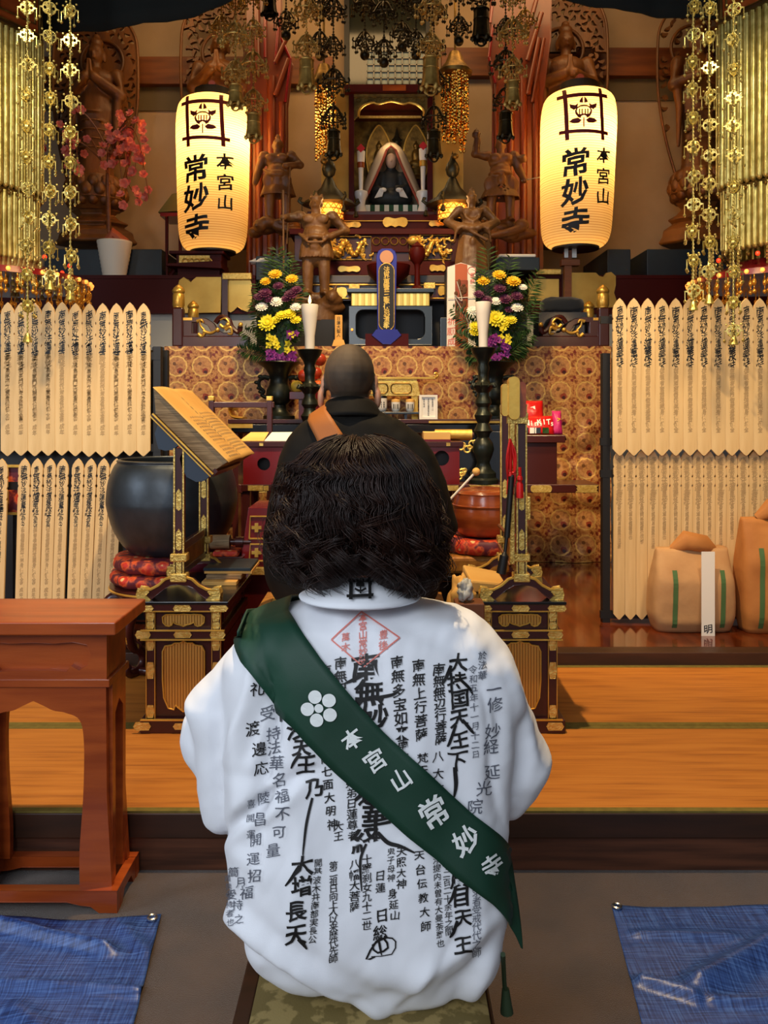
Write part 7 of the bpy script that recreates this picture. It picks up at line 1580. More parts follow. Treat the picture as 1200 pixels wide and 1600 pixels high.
G1 = 'gilt strands hanging beside the canopy on the blossom side'; G2 = 'gilt strands hanging beside the canopy on the sack side'
for i, (px, y1, lab) in enumerate(((110, 462, 'gilt strand hanging in front of the praying statue, well clear of the canopy'), (78, 446, 'gilt strand between the canopy edge and the strand by the praying statue'), (43, 528, 'longest gilt strand, overlapping the memorial boards above the black bowl'))): strand(px, -60, y1, 4.15, 47, 30, goldg, lab, G1, seed=i)
for i, (px, y1, lab) in enumerate(((1083, 478, 'outermost gilt strand hanging clear of the canopy on the sack side'), (1108, 468, 'second gilt strand from the altar beside the canopy on the sack side'), (1146, 532, 'longest gilt strand, overlapping the memorial boards above the paper sacks'))): strand(px, -60, y1, 4.15, 45, 30, goldg, lab, G2, seed=i + 5)
def crown(b, c, R, drops=True, seed=0):
    for i in range(6):
        a = 2 * PI * i / 6 + seed; e = V((math.cos(a), math.sin(a), 0))
        pts = spline([c + V((0, 0, R * .95)), c + e * R * .35 + V((0, 0, R * .75)), c + e * R * .75 + V((0, 0, R * .1)), c + e * R + V((0, 0, .12 * R)), c + e * R * .95 + V((0, 0, .35 * R))], 4); b.tube(pts, R * .065, 6)
        b.torus(c + e * R * .52 + V((0, 0, R * .22)), R * .2, R * .05, 12, 5, 'x' if abs(e.y) > .7 else 'y')
        for q in (.35, .8): drop(b, c + e * R * q + V((0, 0, -R * .1)), R * .25, R * .10)
        if drops: drop(b, c + e * R * .97 + V((0, 0, .1 * R)), R * .4, R * .12); b.ell(c + e * R * .6 - V((0, 0, R * .2)), R * .09, 8, 6)
    b.torus(c + V((0, 0, R * .05)), R * .75, R * .05, 24, 5, 'z'); b.lathe([(0, R * 1.25), (R * .14, R * 1.1), (R * .06, R * .95), (R * .2, R * .8), (0, R * .6)], c, 10)
def yoraku(px, yb0, yb1, d, lab, m, ytop=-60, sizes=None, bell=True, bw=None):
    k = d / F; r = thing('hanging_lantern' if bell else 'hanging_pendant', lab, 'hanging ornament', P(px, yb1, d), 'small hanging metal lanterns before the shrine' if bell else 'small hanging pendants before the shrine'); L_ = (yb1 - yb0)
    b = MB(); b.tube([P(px, ytop, d), P(px, yb0, d)], .004, 6)
    for i in range(int((yb0 - ytop) / 5)): b.ell(P(px, ytop + 5 * i, d), .008, 6, 5)
    obj('chain', b, m, r, smooth=True)
    y = yb0 - 16; i = 0
    while y > ytop + 10:
        R = ((22, 25, 19, 22)[i % 4]) * k * (sizes or 1); b = MB(); crown(b, P(px, y, d), R, True, i * .4 + px); obj('openwork_crown', b, m, r, smooth=True); y -= 56; i += 1
    w_ = (bw or max(10.5, L_ * .26)) * k; H = L_ * k
    if bell:
        b = MB(); c = P(px, yb1, d); b.lathe([(w_ * 1.22, 0), (w_ * 1.05, H * .2), (w_ * .95, H * .5), (w_ * .92, H * .92), (w_ * .75, H), (0, H * 1.02)], c, 32, fn=lambda a, z: 1 + .03 * math.cos(8 * a), closed=False); b.torus(c + V((0, 0, H * .6)), w_ * .96, .004, 28, 5, 'z'); b.torus(c + V((0, 0, H * .92)), w_ * .94, .006, 28, 5, 'z'); o = obj('bell_body', b, m, r, smooth=True)
        b = MB()
        for j in range(6): e = V((math.cos(j), math.sin(j), 0)) ; b.lathe([(0, -.5 * w_), (w_ * .3, -.2 * w_), (w_ * .26, .2 * w_), (0, .3 * w_)], c + V((math.cos(j * PI / 3), math.sin(j * PI / 3), 0)) * w_ * 1.1, 6, sy=.5)
        b.torus(c - V((0, 0, w_ * .35)), w_ * .6, w_ * .13, 20, 6); obj('leaf_fringe', b, m, r, smooth=True)
    else:
        b = MB(); b.ell(P(px, yb1, d), (7.5 * k, 7.5 * k, 8 * k), 18, 12); obj('ball', b, m, r, smooth=2)
for a in ((368, 132, 163, 6.02, 'small hanging metal lantern touching the outline of the lantern near the blossoms', goldy), (396, 177, 214, 6.26, 'small hanging metal lantern just clear of the lantern near the blossoms', goldy), (421, -12, 22, 6.5, 'small hanging metal lantern highest before the orange pillar on the blossom side', goldk), (479, 91, 136, 6.3, 'hanging metal lantern against the bare cream wall beside the orange pillar on the blossom side', goldy),
          (521, 203, 241, 6.48, 'dark hanging metal lantern in front of the gilt beads beside the shrine', goldk), (673, 88, 137, 6.2, 'large hanging metal lantern overlapping the lattice window edge', goldy), (752, 12, 60, 6.6, 'dark hanging metal lantern high against bare cream wall beyond the gilt beads', goldk), (678, 203, 243, 6.7, 'dark hanging metal lantern at the shrine door post above the gold banded candle', goldk),
          (801, 126, 162, 6.02, 'upper hanging metal lantern before the orange pillar on the sack side', goldy), (790, 174, 214, 6.35, 'lower hanging metal lantern before the orange pillar on the sack side', goldk)): yoraku(*a)
for a in ((717, 60, 64, 6.7, 'dark ball pendant hanging against the cream wall beyond the gilt beads', goldk), (447, 52, 55, 6.75, 'dark ball pendant before the orange pillar on the blossom side', goldk), (500, 84, 87, 6.72, 'dark openwork pendant beside the window frame', goldk), (570, 84, 86, 6.9, 'dark pendant before the window, the one on the blossom side', goldk), (600, 96, 98, 6.66, 'dark pendant hanging lowest before the window', goldk), (628, 70, 73, 6.9, 'dark pendant over the upper window middle', goldk), (650, 84, 86, 6.62, 'dark pendant before the window nearest the large hanging lantern', goldk), (820, 50, 54, 6.62, 'gilt pendant high in front of the orange pillar on the sack side', goldy), (346, 60, 64, 6.34, 'gilt pendant above the lantern near the blossoms', goldy)): yoraku(*a, bell=False, sizes=.9)
def beads(px, y0, y1, hw, d, lab, seed):
    rnd = random.Random(seed); k = d / F; r = thing('bead_canopy', lab, 'hanging ornament', P(px, y1, d)); b = MB(); b.lathe([(0, 30 * k), (8 * k, 26 * k), (14 * k, 10 * k), (hw * 1.25 * k, -4 * k), (hw * 1.2 * k, -9 * k), (0, -4 * k)], P(px, y0, d), 6 * 4, fn=lambda a, z: 1 + .08 * abs(math.cos(3 * a))); obj('canopy_top', b, goldd, r, smooth=True)
    b = MB(); t = MB(); t.ell((0, 0, 0), 1, 6, 4)
    for i in range(34):
        a = rnd.uniform(0, 2 * PI); rr = hw * k * math.sqrt(rnd.uniform(.25, 1)); x, yy = X(px, d) + rr * math.cos(a), d + rr * math.sin(a); z = Z(y0 + 4, d); ze = Z(y1 - rnd.uniform(0, 50), d)
        while z > ze:
            s = rnd.uniform(.008, .016); b.add([(x + v[0] * s + rnd.uniform(-.006, .006), yy + v[1] * s, z + v[2] * s * 1.4) for v in t.v], t.f); z -= rnd.uniform(.02, .034)
    obj('bead_strings', b, pm('bright gold beads', (255, 190, 80), .16, 1), r); b = MB(); b.tube([P(px, -60, d), P(px, y0 - 20, d)], .01, 6); b.ell(P(px, y1 + 4, d), (.03, .03, .025), 12, 8); obj('cord', b, goldd, r, smooth=True)
beads(711, 108, 240, 20, 6.95, 'dense bright gold bead canopy between the shrine door and the cream wall', 1); beads(506, 128, 248, 17, 6.95, 'dense bright gold bead canopy partly hidden by the dark hanging lantern', 2)
# ---- great gilt canopies at the two picture edges
def canopy(cxp, R0, y_top, y_mid, y_bot, d, lab, skirt_px, sg):
    k = d / F; c = V((X(cxp, d), d, 0)); r = thing('gilt_canopy', lab, 'canopy', V((c.x, d, Z(474, d)))); n_f = 9
    def hexpt(i, R): a = PI / 3 * i; return V((c.x + R * math.cos(a), d + R * math.sin(a), 0))
    for (ya, yb, R) in ((y_top, y_mid, R0 * k), (y_mid + 4, y_bot, R0 * k * .93)):
        b = MB(); za, zb = Z(ya, d), Z(yb, d)
        for i in range(6):
            p, q = hexpt(i, R), hexpt(i + 1, R); w_ = (q - p).length / n_f / 2
            for j in range(n_f):
                m_ = p.lerp(q, (j + .5) / n_f); e = (m_ - V((c.x, d, 0))).normalized()
                b.tube([m_ + V((0, 0, za)), m_ + V((0, 0, zb + w_)), m_ + V((0, 0, zb + w_ * .3)), m_ + V((0, 0, zb - w_ * .2))], [w_ * 1.02, w_ * 1.02, w_ * .8, w_ * .1], 10)
                b.tube([m_ + e * w_ * .9 + V((0, 0, za)), m_ + e * w_ * .9 + V((0, 0, zb + w_))], w_ * .28, 6)
        obj('fluted_tier', b, goldg, r, smooth=True); b = MB(); b.lathe([(R * 1.02, 0), (R * 1.04, .0), (R * 1.04, .03), (R * 1.02, .03)], (c.x, d, za - .015), 6); obj('tier_band', b, goldd, r)
        b = MB()
        for i in range(6):
            p, q = hexpt(i, R * 1.03), hexpt(i + 1, R * 1.03)
            for j in range(6): drop(b, p.lerp(q, j / 6) + V((0, 0, zb)), .02, .012)
        obj('bell_fringe', b, goldd, r, smooth=True)
    zt_ = Z(y_top, d); b = MB(); Rb = R0 * k * 1.0; b.lathe([(0, 0), (Rb, 0), (Rb, .55), (0, .55)], (c.x, d, zt_ + .01), 6); obj('upper_case', b, pm('dark framed case', (74, 48, 22), .4), r)
    for i in range(6):      # glazed panels with blue lining on every face
        p, q = hexpt(i, Rb), hexpt(i + 1, Rb); T = Matrix.Translation(((p + q) / 2) + V((0, 0, zt_ + .28))) @ Matrix.Rotation(PI / 3 * i + PI / 2 + PI / 6 + PI / 2 * 0, 4, 'Z'); hw = (q - p).length / 2
        m = porcel if i in (4, 1) else drumw
        b = MB(); b.T = T; b.box(-hw * .86, hw * .86, -.004, .006, -.24, .24); obj('panel', b, m, r); b = MB(); b.T = T
        for a, w_ in ((.72, .012), (.92, .010)):
            o = [(-hw * a, -.26 * a), (hw * a, -.26 * a), (hw * a, .26 * a), (-hw * a, .26 * a)]; b.tube([(x, .008, z) for x, z in o + o[:1]], w_ * .6, 6, cap=False); b.tube([(x, -.006, z) for x, z in o + o[:1]], w_ * .6, 6, cap=False)
        obj('panel_lining', b, blue if m is porcel else goldd, r)
        if m is porcel:
            b = MB(); b.T = T; b.ell((0, 0, -.12), (.03, .02, .022), 14, 10); obj('green_jewel', b, pm('green enamel', (20, 84, 56), .2), r, smooth=2)
            b = MB(); b.T = T
            for j in range(7): b.tube(spline([(-.06, .0, .02 + .03 * j), (-.02, .0, .05 + .03 * j), (.03, .0, .01 + .03 * j), (.06, .0, .04 + .03 * j)], 3), .010, 6)
            obj('blue_ornament', b, blue, r, smooth=True)
    # lit glass skirt below
    Rs = skirt_px * k; zt2 = Z(436, d); b = MB(); b.lathe([(Rs * .82, .0), (Rs, .0), (Rs * 1.0, -.035), (Rs * .82, -.035)], (c.x, d, zt2), 36); b.lathe([(0, .10), (Rs * .5, .10), (Rs * .9, .0), (0, 0)], (c.x, d, zt2), 36); obj('skirt_ring', b, lacqr, r, smooth=True)
    b = MB(); b.tube([(c.x, d, Z(y_bot, d) + .2), (c.x, d, zt2)], .05, 12); obj('core', b, goldd, r)
    def ring(nm, n, mk, m, rr):
        b = MB(); mk(b); me = mesh_of(nm, b); me.materials.append(m); me.polygons.foreach_set('use_smooth', [True] * len(me.polygons))
        for j in range(n): a = 2 * PI * j / n; o = bpy.data.objects.new(nm, me); COL.objects.link(o); o.parent = r; o.location = V((c.x + rr * math.cos(a), d + rr * math.sin(a), zt2)) - WLOC[r.name]
    ring('small_bulb', 40, lambda b: b.ell((0, 0, -.018), .014, 8, 6), bulb, Rs * 1.01)
    def dr(b): b.ell((0, 0, -.08), (.013, .013, .022), 8, 8); drop(b, V((0, 0, -.10)), .02, .013); b.tube([(0, 0, -.035), (0, 0, -.06)], .004, 5)
    ring('amber_drop', 44, dr, amber, Rs * .99); ring('amber_drop', 40, dr, amber, Rs * .90)
    b = MB(); rnd = random.Random(cxp)
    for j in range(60):
        a = rnd.uniform(0, 2 * PI); e = V((math.cos(a), math.sin(a), 0)); p = V((c.x, d, 0)) + e * R0 * k * rnd.uniform(.6, 1.5); z = Z(y_bot + 6, d)
        for q in range(6): b.ell((p.x, p.y, z - .022 * q), (.009, .009, .011), 6, 4)
        b.lathe([(0, .02), (.012, .01), (.016, -.012), (0, -.012)], (p.x, p.y, z - .14), 8)
    obj('bead_fringe', b, goldg, r, smooth=True); b = MB()
    for j in range(10): a = 2 * PI * j / 10 + .2; b.ell((c.x + Rs * .8 * math.cos(a), d + Rs * .8 * math.sin(a), zt2 + .10), .014, 8, 6)
    obj('red_beads', b, redled, r, smooth=True)
    light('canopy_glow', 'POINT', (c.x - sg * .75, d - .75, Z(470, d) + .12), 5, (1, .62, .28), None, .1)
canopy(-22, 86, 66, 306, 412, 5.2, 'great gilt fluted canopy with lit glass skirt above the bowl-side boards', 155, -1)
canopy(1222, 98, 42, 296, 396, 5.2, 'great gilt fluted canopy with lit glass skirt above the sack-side boards', 138, 1)
# ================================================================ PEOPLE
import numpy as np
EYE = V((0, 0, HC))
def caster(me):
    return BVHTree.FromPolygons([v.co.copy() for v in me.vertices], [tuple(p.vertices) for p in me.polygons])
def loft(b, rows, n=56, e0=.85, e1=.85):      # rows: (z, xl, xr, y centre, half depth)
    rings = []
    for k_, (z, xl, xr, yc, hd) in enumerate(rows):
        e = e0 + (e1 - e0) * k_ / len(rows); cx, hw = (xl + xr) / 2, (xr - xl) / 2
        rings.append([(cx + hw * math.copysign(abs(math.cos(2 * PI * i / n)) ** e, math.cos(2 * PI * i / n)), yc + hd * math.copysign(abs(math.sin(2 * PI * i / n)) ** e, math.sin(2 * PI * i / n)), z) for i in range(n)])
    vs = [v for q in rings for v in q]; m = len(rings)
    b.add(vs, [(j * n + i, (j + 1) * n + i, (j + 1) * n + (i + 1) % n, j * n + (i + 1) % n) for j in range(m - 1) for i in range(n)] + [tuple(range(n)), tuple(reversed(range((m - 1) * n, m * n)))])
def rows_px(tab, dx, n=26):     # tab: py, xl, xr, yc, hd, d used for the height
    y0, y1 = tab[0][0], tab[-1][0]; out = []
    for i in range(n + 1):
        y = y0 + (y1 - y0) * i / n; xl, xr, yc, hd, dz = interp(tab, y); q = yc - hd * (dx or 0) * max(0, min(1, (y - 1200) / 300)); out.append((Z(y, dz), X(xl, q), X(xr, q), yc, hd))
    return out
def folds(me, ridges, fine=.003, seed=0, sc=1.0):
    n = len(me.vertices); co = np.empty(n * 3); no = np.empty(n * 3); me.vertices.foreach_get('co', co); me.vertices.foreach_get('normal', no); co = co.reshape(n, 3); no = no.reshape(n, 3)
    px = 600 + co[:, 0] * F / co[:, 1]; py = HZ - (co[:, 2] - HC) * F / co[:, 1]; h = np.zeros(n)
    for pts, w_, amp in ridges:
        pts = spline(pts, 4) if len(pts) > 2 else pts; best = np.full(n, 1e9); sd = np.zeros(n); tt = np.zeros(n)
        for k, ((ax, ay), (bx, by)) in enumerate(zip(pts, pts[1:])):
            ex, ey = bx - ax, by - ay; t = np.clip(((px - ax) * ex + (py - ay) * ey) / (ex * ex + ey * ey + 1e-9), 0, 1); dd = np.hypot(px - ax - ex * t, py - ay - ey * t)
            m_ = dd < best; sd[m_] = np.sign((px - ax) * ey - (py - ay) * ex)[m_]; best[m_] = dd[m_]; tt[m_] = (k + t[m_]) / (len(pts) - 1)
        pr_ = np.exp(-(best / w_) ** 2) if w_ > 0 else np.exp(-best / -w_) * np.clip(.5 + sd * best / 9, 0, 1)
        h += amp * pr_ * (.35 + .65 * np.sin(np.pi * np.clip(tt, .04, .96)))
    h *= np.clip((.55 - no[:, 1]) / .3, 0, 1)
    nz = np.array([noise.noise(V((a * .018 * sc + seed, c * .006 * sc, seed))) + .6 * noise.noise(V((a * .045 * sc, c * .016 * sc + 3, seed + 4))) + .3 * noise.noise(V((a * .09 * sc + c * .05, c * .03 * sc, seed + 8))) for a, c in zip(px, py)])
    co += no * (h + fine * nz)[:, None]; me.vertices.foreach_set('co', co.ravel())
    bm = bmesh.new(); bm.from_mesh(me)
    for _ in range(5): bmesh.ops.smooth_vert(bm, verts=bm.verts, factor=.5, use_axis_x=True, use_axis_y=True, use_axis_z=True)
    bm.to_mesh(me); bm.free(); me.update()
def hand(b, wrist, palm_dir, side, finger_dir, L_=.17):    # palm plus five separate tapering fingers
    w_ = V(wrist); f = V(finger_dir).normalized(); s = V(side).normalized(); n = f.cross(s)
    c = w_ + f * L_ * .25; b.ell(c, (L_ * .20, L_ * .09, L_ * .27), 14, 10, rot=Matrix((s, n, f)).transposed())
    for i, (o, l) in enumerate(((-.15, .40), (-.05, .46), (.05, .43), (.14, .34))):
        p0 = c + s * o * L_ + f * L_ * .18; limb(b, [p0, p0 + f * l * L_ * .5 + n * .004, p0 + f * l * L_ * .95 + n * .010], [.0088, .0082, .0066], 8)
    p0 = c - s * L_ * .16 - f * L_ * .10; limb(b, [p0, p0 - s * .018 + f * .028, p0 - s * .014 + f * .055], [.011, .010, .008], 8)
def head_prims(b, c, s=1.0, fwd=1):      # face looking along +y
    c = V(c); E = lambda o, r: b.ell(c + V((o[0] * s, o[1] * s, o[2] * s)), tuple(q * s for q in r), 18, 14)
    E((0, -.012, .025), (.077, .095, .090)); E((0, .035, -.035), (.062, .062, .085)); E((0, .052, -.095), (.034, .034, .026)); E((0, .100, -.022), (.010, .016, .024)); E((0, .096, -.038), (.016, .012, .010)); E((0, .082, .018), (.055, .018, .012)); E((0, .088, -.066), (.022, .011, .006)); E((0, .086, -.076), (.019, .011, .006))
    for k in (-1, 1): E((k * .028, .078, .002), (.015, .012, .010)); E((k * .045, .066, -.028), (.022, .022, .02)); E((k * .079, -.005, -.012), (.010, .020, .034)); E((k * .079, .004, -.040), (.008, .011, .014))
# ---------------------------------------------------------------- the kneeling-stool sitter in white
st = thing('stool', 'low stool with dark frame and olive damask seat under the white-robed person', 'stool', (-.03, 1.4, 0))
SZ = .452; sx0, sx1, sy0, sy1 = -.205, .162, 1.12, 1.66
b = MB(); n = 24; vs = []
for j in range(n + 1):
    for i in range(n + 1):
        u, v = i / n, j / n; vs.append((sx0 + (sx1 - sx0) * u, sy0 + (sy1 - sy0) * v, SZ + .012 * (math.sin(PI * u) * math.sin(PI * v)) ** .4 - .004))
b.add(vs, [(j * (n + 1) + i, j * (n + 1) + i + 1, (j + 1) * (n + 1) + i + 1, (j + 1) * (n + 1) + i) for j in range(n) for i in range(n)]); b.box(sx0, sx1, sy0, sy1, SZ - .045, SZ - .004); obj('seat', b, seatm, st, smooth=True)
b = MB()
for x0, x1, y0, y1 in ((sx0 - .028, sx0 - .001, sy0 - .03, sy1 + .03), (sx1 + .001, sx1 + .008, sy0 - .03, sy1 + .03), (sx0 - .028, sx1 + .008, sy0 - .03, sy0 - .001), (sx0 - .028, sx1 + .008, sy1 + .001, sy1 + .03)): b.box(x0, x1, y0, y1, SZ - .06, SZ - .012)
obj('frame', b, sillw, st, bevel=.003)
for x in (sx0 - .008, sx1 - .012):
    for y in (sy0 - .008, sy1 + .008):
        b = MB(); b.box(x - .018, x + .018, y - .018, y + .018, 0, SZ - .045); obj('leg', b, sillw, st, bevel=.002)
cxL = X(560, 1.40); hz = Z(800, 1.40)
b = MB(); head_prims(b, (cxL, 1.405, hz), 1.0)
limb(b, [V((cxL, 1.40, .98)), V((cxL, 1.41, 1.12))], [.056, .050], 14); cy = 1.41
b.ell((cxL, cy, .93), (.16, .085, .11)); b.ell((cxL, cy, .76), (.14, .10, .16)); b.ell((cxL, cy, .58), (.165, .13, .12))
for s in (-1, 1):
    limb(b, [V((cxL + s * .15, cy, .975)), V((cxL + s * .245, 1.46, .80)), V((cxL + s * .03, 1.675, .90))], [.05, .042, .028]); hand(b, (cxL + s * .026, 1.69, .91), None, (0, s * .35, -.2 * s), (0, .12, 1), .165)
    limb(b, [V((cxL + s * .09, cy + .02, .545)), V((cxL + s * .10, 1.86, .52)), V((cxL + s * .10, 1.84, .09))], [.082, .062, .04]); b.ell((cxL + s * .10, 1.90, .04), (.042, .11, .038))
LB = blob(b, .0045, 3); Lo = obj('person', LB, skin, None, smooth=2); tag(Lo, 'person with dark bobbed hair in a white inscribed robe and green sash', 'person')
# trousers
b = MB(); b.ell((cxL, cy + .01, .575), (.178, .148, .125))
for s in (-1, 1): limb(b, [V((cxL + s * .09, cy + .02, .548)), V((cxL + s * .10, 1.865, .525)), V((cxL + s * .10, 1.845, .10))], [.098, .080, .062])
obj('trousers', blob(b, .008, 4), robeb, Lo, smooth=2)
TOR = [(945, 486, 628, 1.40, .075, 1.385), (955, 452, 690, 1.40, .10, 1.36), (975, 408, 742, 1.40, .125, 1.34), (1010, 374, 776, 1.40, .14, 1.32), (1060, 352, 802, 1.395, .145, 1.29), (1120, 350, 810, 1.39, .145, 1.27), (1200, 352, 803, 1.385, .145, 1.26), (1290, 354, 797, 1.385, .15, 1.25), (1380, 351, 797, 1.39, .165, 1.245), (1450, 351, 799, 1.40, .18, 1.24), (1510, 358, 799, 1.41, .185, 1.24), (1540, 372, 794, 1.42, .18, 1.245), (1566, 410, 782, 1.43, .175, 1.255), (1584, 470, 752, 1.435, .165, 1.265), (1592, 560, 720, 1.44, .14, 1.28)]
SLL = [(985, 392, 455, 1.42, .06, 1.40), (1010, 366, 450, 1.43, .08, 1.41), (1050, 334, 440, 1.44, .095, 1.42), (1080, 306, 436, 1.45, .10, 1.43), (1096, 291, 430, 1.45, .105, 1.43), (1112, 297, 428, 1.45, .105, 1.43), (1160, 309, 425, 1.46, .11, 1.43), (1230, 315, 418, 1.47, .11, 1.43), (1272, 322, 410, 1.47, .10, 1.43), (1298, 345, 388, 1.47, .06, 1.43)]
SLR = [(1000, 728, 772, 1.42, .06, 1.40), (1050, 735, 802, 1.43, .09, 1.41), (1110, 742, 822, 1.45, .105, 1.43), (1160, 746, 845, 1.46, .11, 1.43), (1180, 748, 861, 1.46, .11, 1.43), (1194, 750, 855, 1.46, .11, 1.43), (1228, 752, 838, 1.47, .105, 1.43), (1258, 762, 815, 1.47, .09, 1.43), (1278, 772, 800, 1.47, .05, 1.43)]
b = MB(); loft(b, rows_px(TOR, .75, 44), 64, .85, .45); loft(b, rows_px(SLL, None)); loft(b, rows_px(SLR, None))
for s in (-1, 1): limb(b, [V((cxL + s * .235, 1.48, .80)), V((cxL + s * .15, 1.60, .84)), V((cxL + s * .07, 1.665, .87))], [.085, .08, .07], 16)
me = blob(b, .0042, 22)
R_ = [([(345, 1425), (430, 1482), (520, 1532), (610, 1572)], -60, .014), ([(362, 1292), (400, 1252), (436, 1230)], -34, .016), ([(436, 1230), (424, 1130), (408, 1040)], -30, -.0), ([(408, 1030), (424, 1130), (434, 1232)], -34, -.014), ([(744, 1030), (764, 1090), (772, 1190), (788, 1275)], -40, .009), ([(612, 1572), (660, 1530), (700, 1470)], -40, .012), ([(352, 1300), (395, 1262), (440, 1228), (490, 1205)], 8, -.015), ([(356, 1318), (410, 1280), (470, 1240)], 10, .008), ([(350, 1412), (400, 1470), (480, 1520), (560, 1562), (640, 1590)], 10, .020), ([(352, 1446), (420, 1512), (500, 1556), (560, 1580)], 12, -.013), ([(352, 1380), (420, 1450), (500, 1500), (600, 1545)], 14, -.007), ([(640, 1535), (710, 1490), (790, 1420)], 12, .008), ([(680, 1560), (740, 1510), (796, 1450)], 12, -.008), ([(400, 990), (390, 1080), (352, 1190)], 10, .008), ([(420, 1010), (412, 1090), (378, 1200)], 10, -.007), ([(700, 1040), (760, 1090), (800, 1160)], 14, -.004), ([(715, 1020), (775, 1065), (815, 1130)], 14, .004), ([(799, 1440), (770, 1500), (740, 1550), (722, 1592)], 10, .010), ([(780, 1480), (735, 1530), (700, 1588)], 14, -.009),
      ([(410, 1040), (425, 1130), (412, 1220), (404, 1296)], 13, -.020), ([(382, 1060), (372, 1180), (378, 1280)], 16, .008), ([(352, 1100), (345, 1180), (352, 1260)], 14, -.006), ([(760, 1040), (778, 1120), (774, 1200), (782, 1285)], 14, -.012), ([(790, 1030), (812, 1100), (836, 1190)], 9, .009), ([(800, 1090), (812, 1170), (800, 1240)], 9, -.007), ([(640, 962), (720, 985), (772, 1040)], 14, .005), ([(620, 975), (700, 1010), (745, 1070)], 16, -.005), ([(445, 985), (430, 1050), (445, 1140)], 14, .005),
      ([(600, 990), (640, 1120), (655, 1290), (640, 1420)], 22, .004), ([(690, 1040), (700, 1200), (690, 1400)], 20, -.004), ([(500, 1030), (505, 1250), (520, 1420)], 24, -.004), ([(440, 1230), (470, 1330), (455, 1450)], 16, .005), ([(745, 1210), (752, 1330), (745, 1450)], 16, .006), ([(360, 1330), (420, 1372), (440, 1440)], 13, .006), ([(520, 1500), (620, 1520), (720, 1500)], 26, .006), ([(470, 1580), (540, 1560), (640, 1545)], 12, -.006), ([(705, 1350), (770, 1400), (796, 1450)], 12, .005), ([(360, 1210), (420, 1216), (470, 1200)], 10, -.005)]
folds(me, R_, .0036, 2)
robe = obj('white_robe', me, white, Lo, smooth=2)
TR = caster(me)
def on_robe(px, py, lift=.0016, tree=None, dflt=1.3):
    dr = (P(px, py, 1.0) - EYE).normalized(); h = (tree or TR).ray_cast(EYE, dr)
    if h[0] is None: return EYE + dr * (dflt / dr.y)
    n = h[1]; n = n if n.dot(dr) < 0 else -n
    return h[0] + n * lift - dr * lift * .6
# collar band
colr = []
cz0, cz1 = Z(902, 1.335), Z(951, 1.285); b = MB(); n = 40; vs = []
for i in range(n + 1):
    a = math.radians(-150 + 300 * i / n)
    for j in range(7):
        t = j / 6; rr = .058 + .042 * t; ry = .076 + .046 * t; vs.append((cxL + .003 + rr * 1.02 * math.sin(a), 1.402 - ry * math.cos(a), cz0 + (cz1 - cz0) * t - .026 * (1 - math.cos(a)) * (1 - t) - .006 * (1 - math.cos(a)) * t))
b.add(vs, [(i * 7 + j, (i + 1) * 7 + j, (i + 1) * 7 + j + 1, i * 7 + j + 1) for i in range(n) for j in range(6)]); mc = mesh_of('collar', b); TC = caster(mc); o = obj('collar', mc, white, Lo, smooth=2); s = o.modifiers.new('t', 'SOLIDIFY'); s.thickness = .005; s.offset = 0
pl = lambda tree, lift=.0016: (lambda u, v: on_robe(u, -v, lift, tree))
def quadstrip(b, pts, w_, tree, lift=.0016, n=14):
    pts = spline(pts, max(2, n // max(1, len(pts) - 1))) if len(pts) > 2 else [tuple(V((*pts[0], 0)).lerp(V((*pts[1], 0)), i / n).xy) for i in range(n + 1)]
    m = len(pts); ww = w_ if hasattr(w_, '__call__') else (lambda t: w_); vs = []
    for i, p in enumerate(pts):
        q0, q1 = V(pts[max(0, i - 1)]), V(pts[min(m - 1, i + 1)]); t = (q1 - q0).normalized(); s_ = V((-t.y, t.x)) * ww(i / (m - 1))
        for g in (-1, 1): vs.append(on_robe(p[0] + g * s_.x, p[1] + g * s_.y, lift, tree))
    b.add(vs, [(2 * i, 2 * i + 1, 2 * i + 3, 2 * i + 2) for i in range(m - 1)])
b = MB()     # crest on the collar: crossed bars and a small orange-blossom sign
for p, q in (((546, 912), (582, 912)), ((543, 936), (582, 934)), ((550, 905), (549, 941)), ((576, 905), (577, 940))): quadstrip(b, [p, q], 2.4, TC, .0075)
for a, c, w_ in (((563, 913), (563, 932), 1.2), ((557, 918), (569, 918), 3), ((555, 924), (562, 928), 1.6), ((571, 924), (564, 928), 1.6), ((558, 914), (568, 914), 2)): quadstrip(b, [a, c], w_, TC, .0075, 4)
obj('collar_crest', b, ink, Lo)
# inscriptions
SUB = .14
black_t, grey_t, red_t = MB(), MB(), MB()
def col(t, s, px, py, size, pitch=1.0, bold=.03, sx=1.0, warp=.06, slant=.16, drift=0, jit=.05):
    for i, c in enumerate(s): vtext(t, c, px + drift * i, -(py + i * pitch * size), size, pl(TR), bold=bold, sx=sx, warp=warp, slant=slant, sub=SUB, jit=jit)
def at(t, lst, size, bold=.03, **k):
    for c, x, y in lst: vtext(t, c, x, -y, size, pl(TR), bold=bold, sub=SUB, warp=k.get('warp', .07), slant=.16, sx=k.get('sx', 1.0))
at(black_t, [('南', 572, 1042), ('無', 577, 1083), ('妙', 585, 1122), ('法', 585, 1162), ('蓮', 582, 1236), ('華', 588, 1274), ('経', 572, 1312)], 43, .055, sx=1.12)
col(black_t, '南無釈迦牟尼', 532, 1036, 20, 1.02, .03); col(black_t, '南無', 509, 1047, 19, 1.02, .03); col(black_t, '南無多宝如来', 620, 1034, 22, 1.0, .03, drift=1.5); col(black_t, '南無上行菩薩', 653, 1040, 21, 1.02, .03, drift=1); col(black_t, '南無無辺行菩薩', 685, 1046, 19.5, .92, .03, drift=.6)
at(black_t, [('大', 715, 1036), ('持', 713, 1065), ('国', 718, 1092), ('天', 717, 1122), ('王', 718, 1156)], 31, .06); at(black_t, [('下', 714, 1190)], 34, .03)
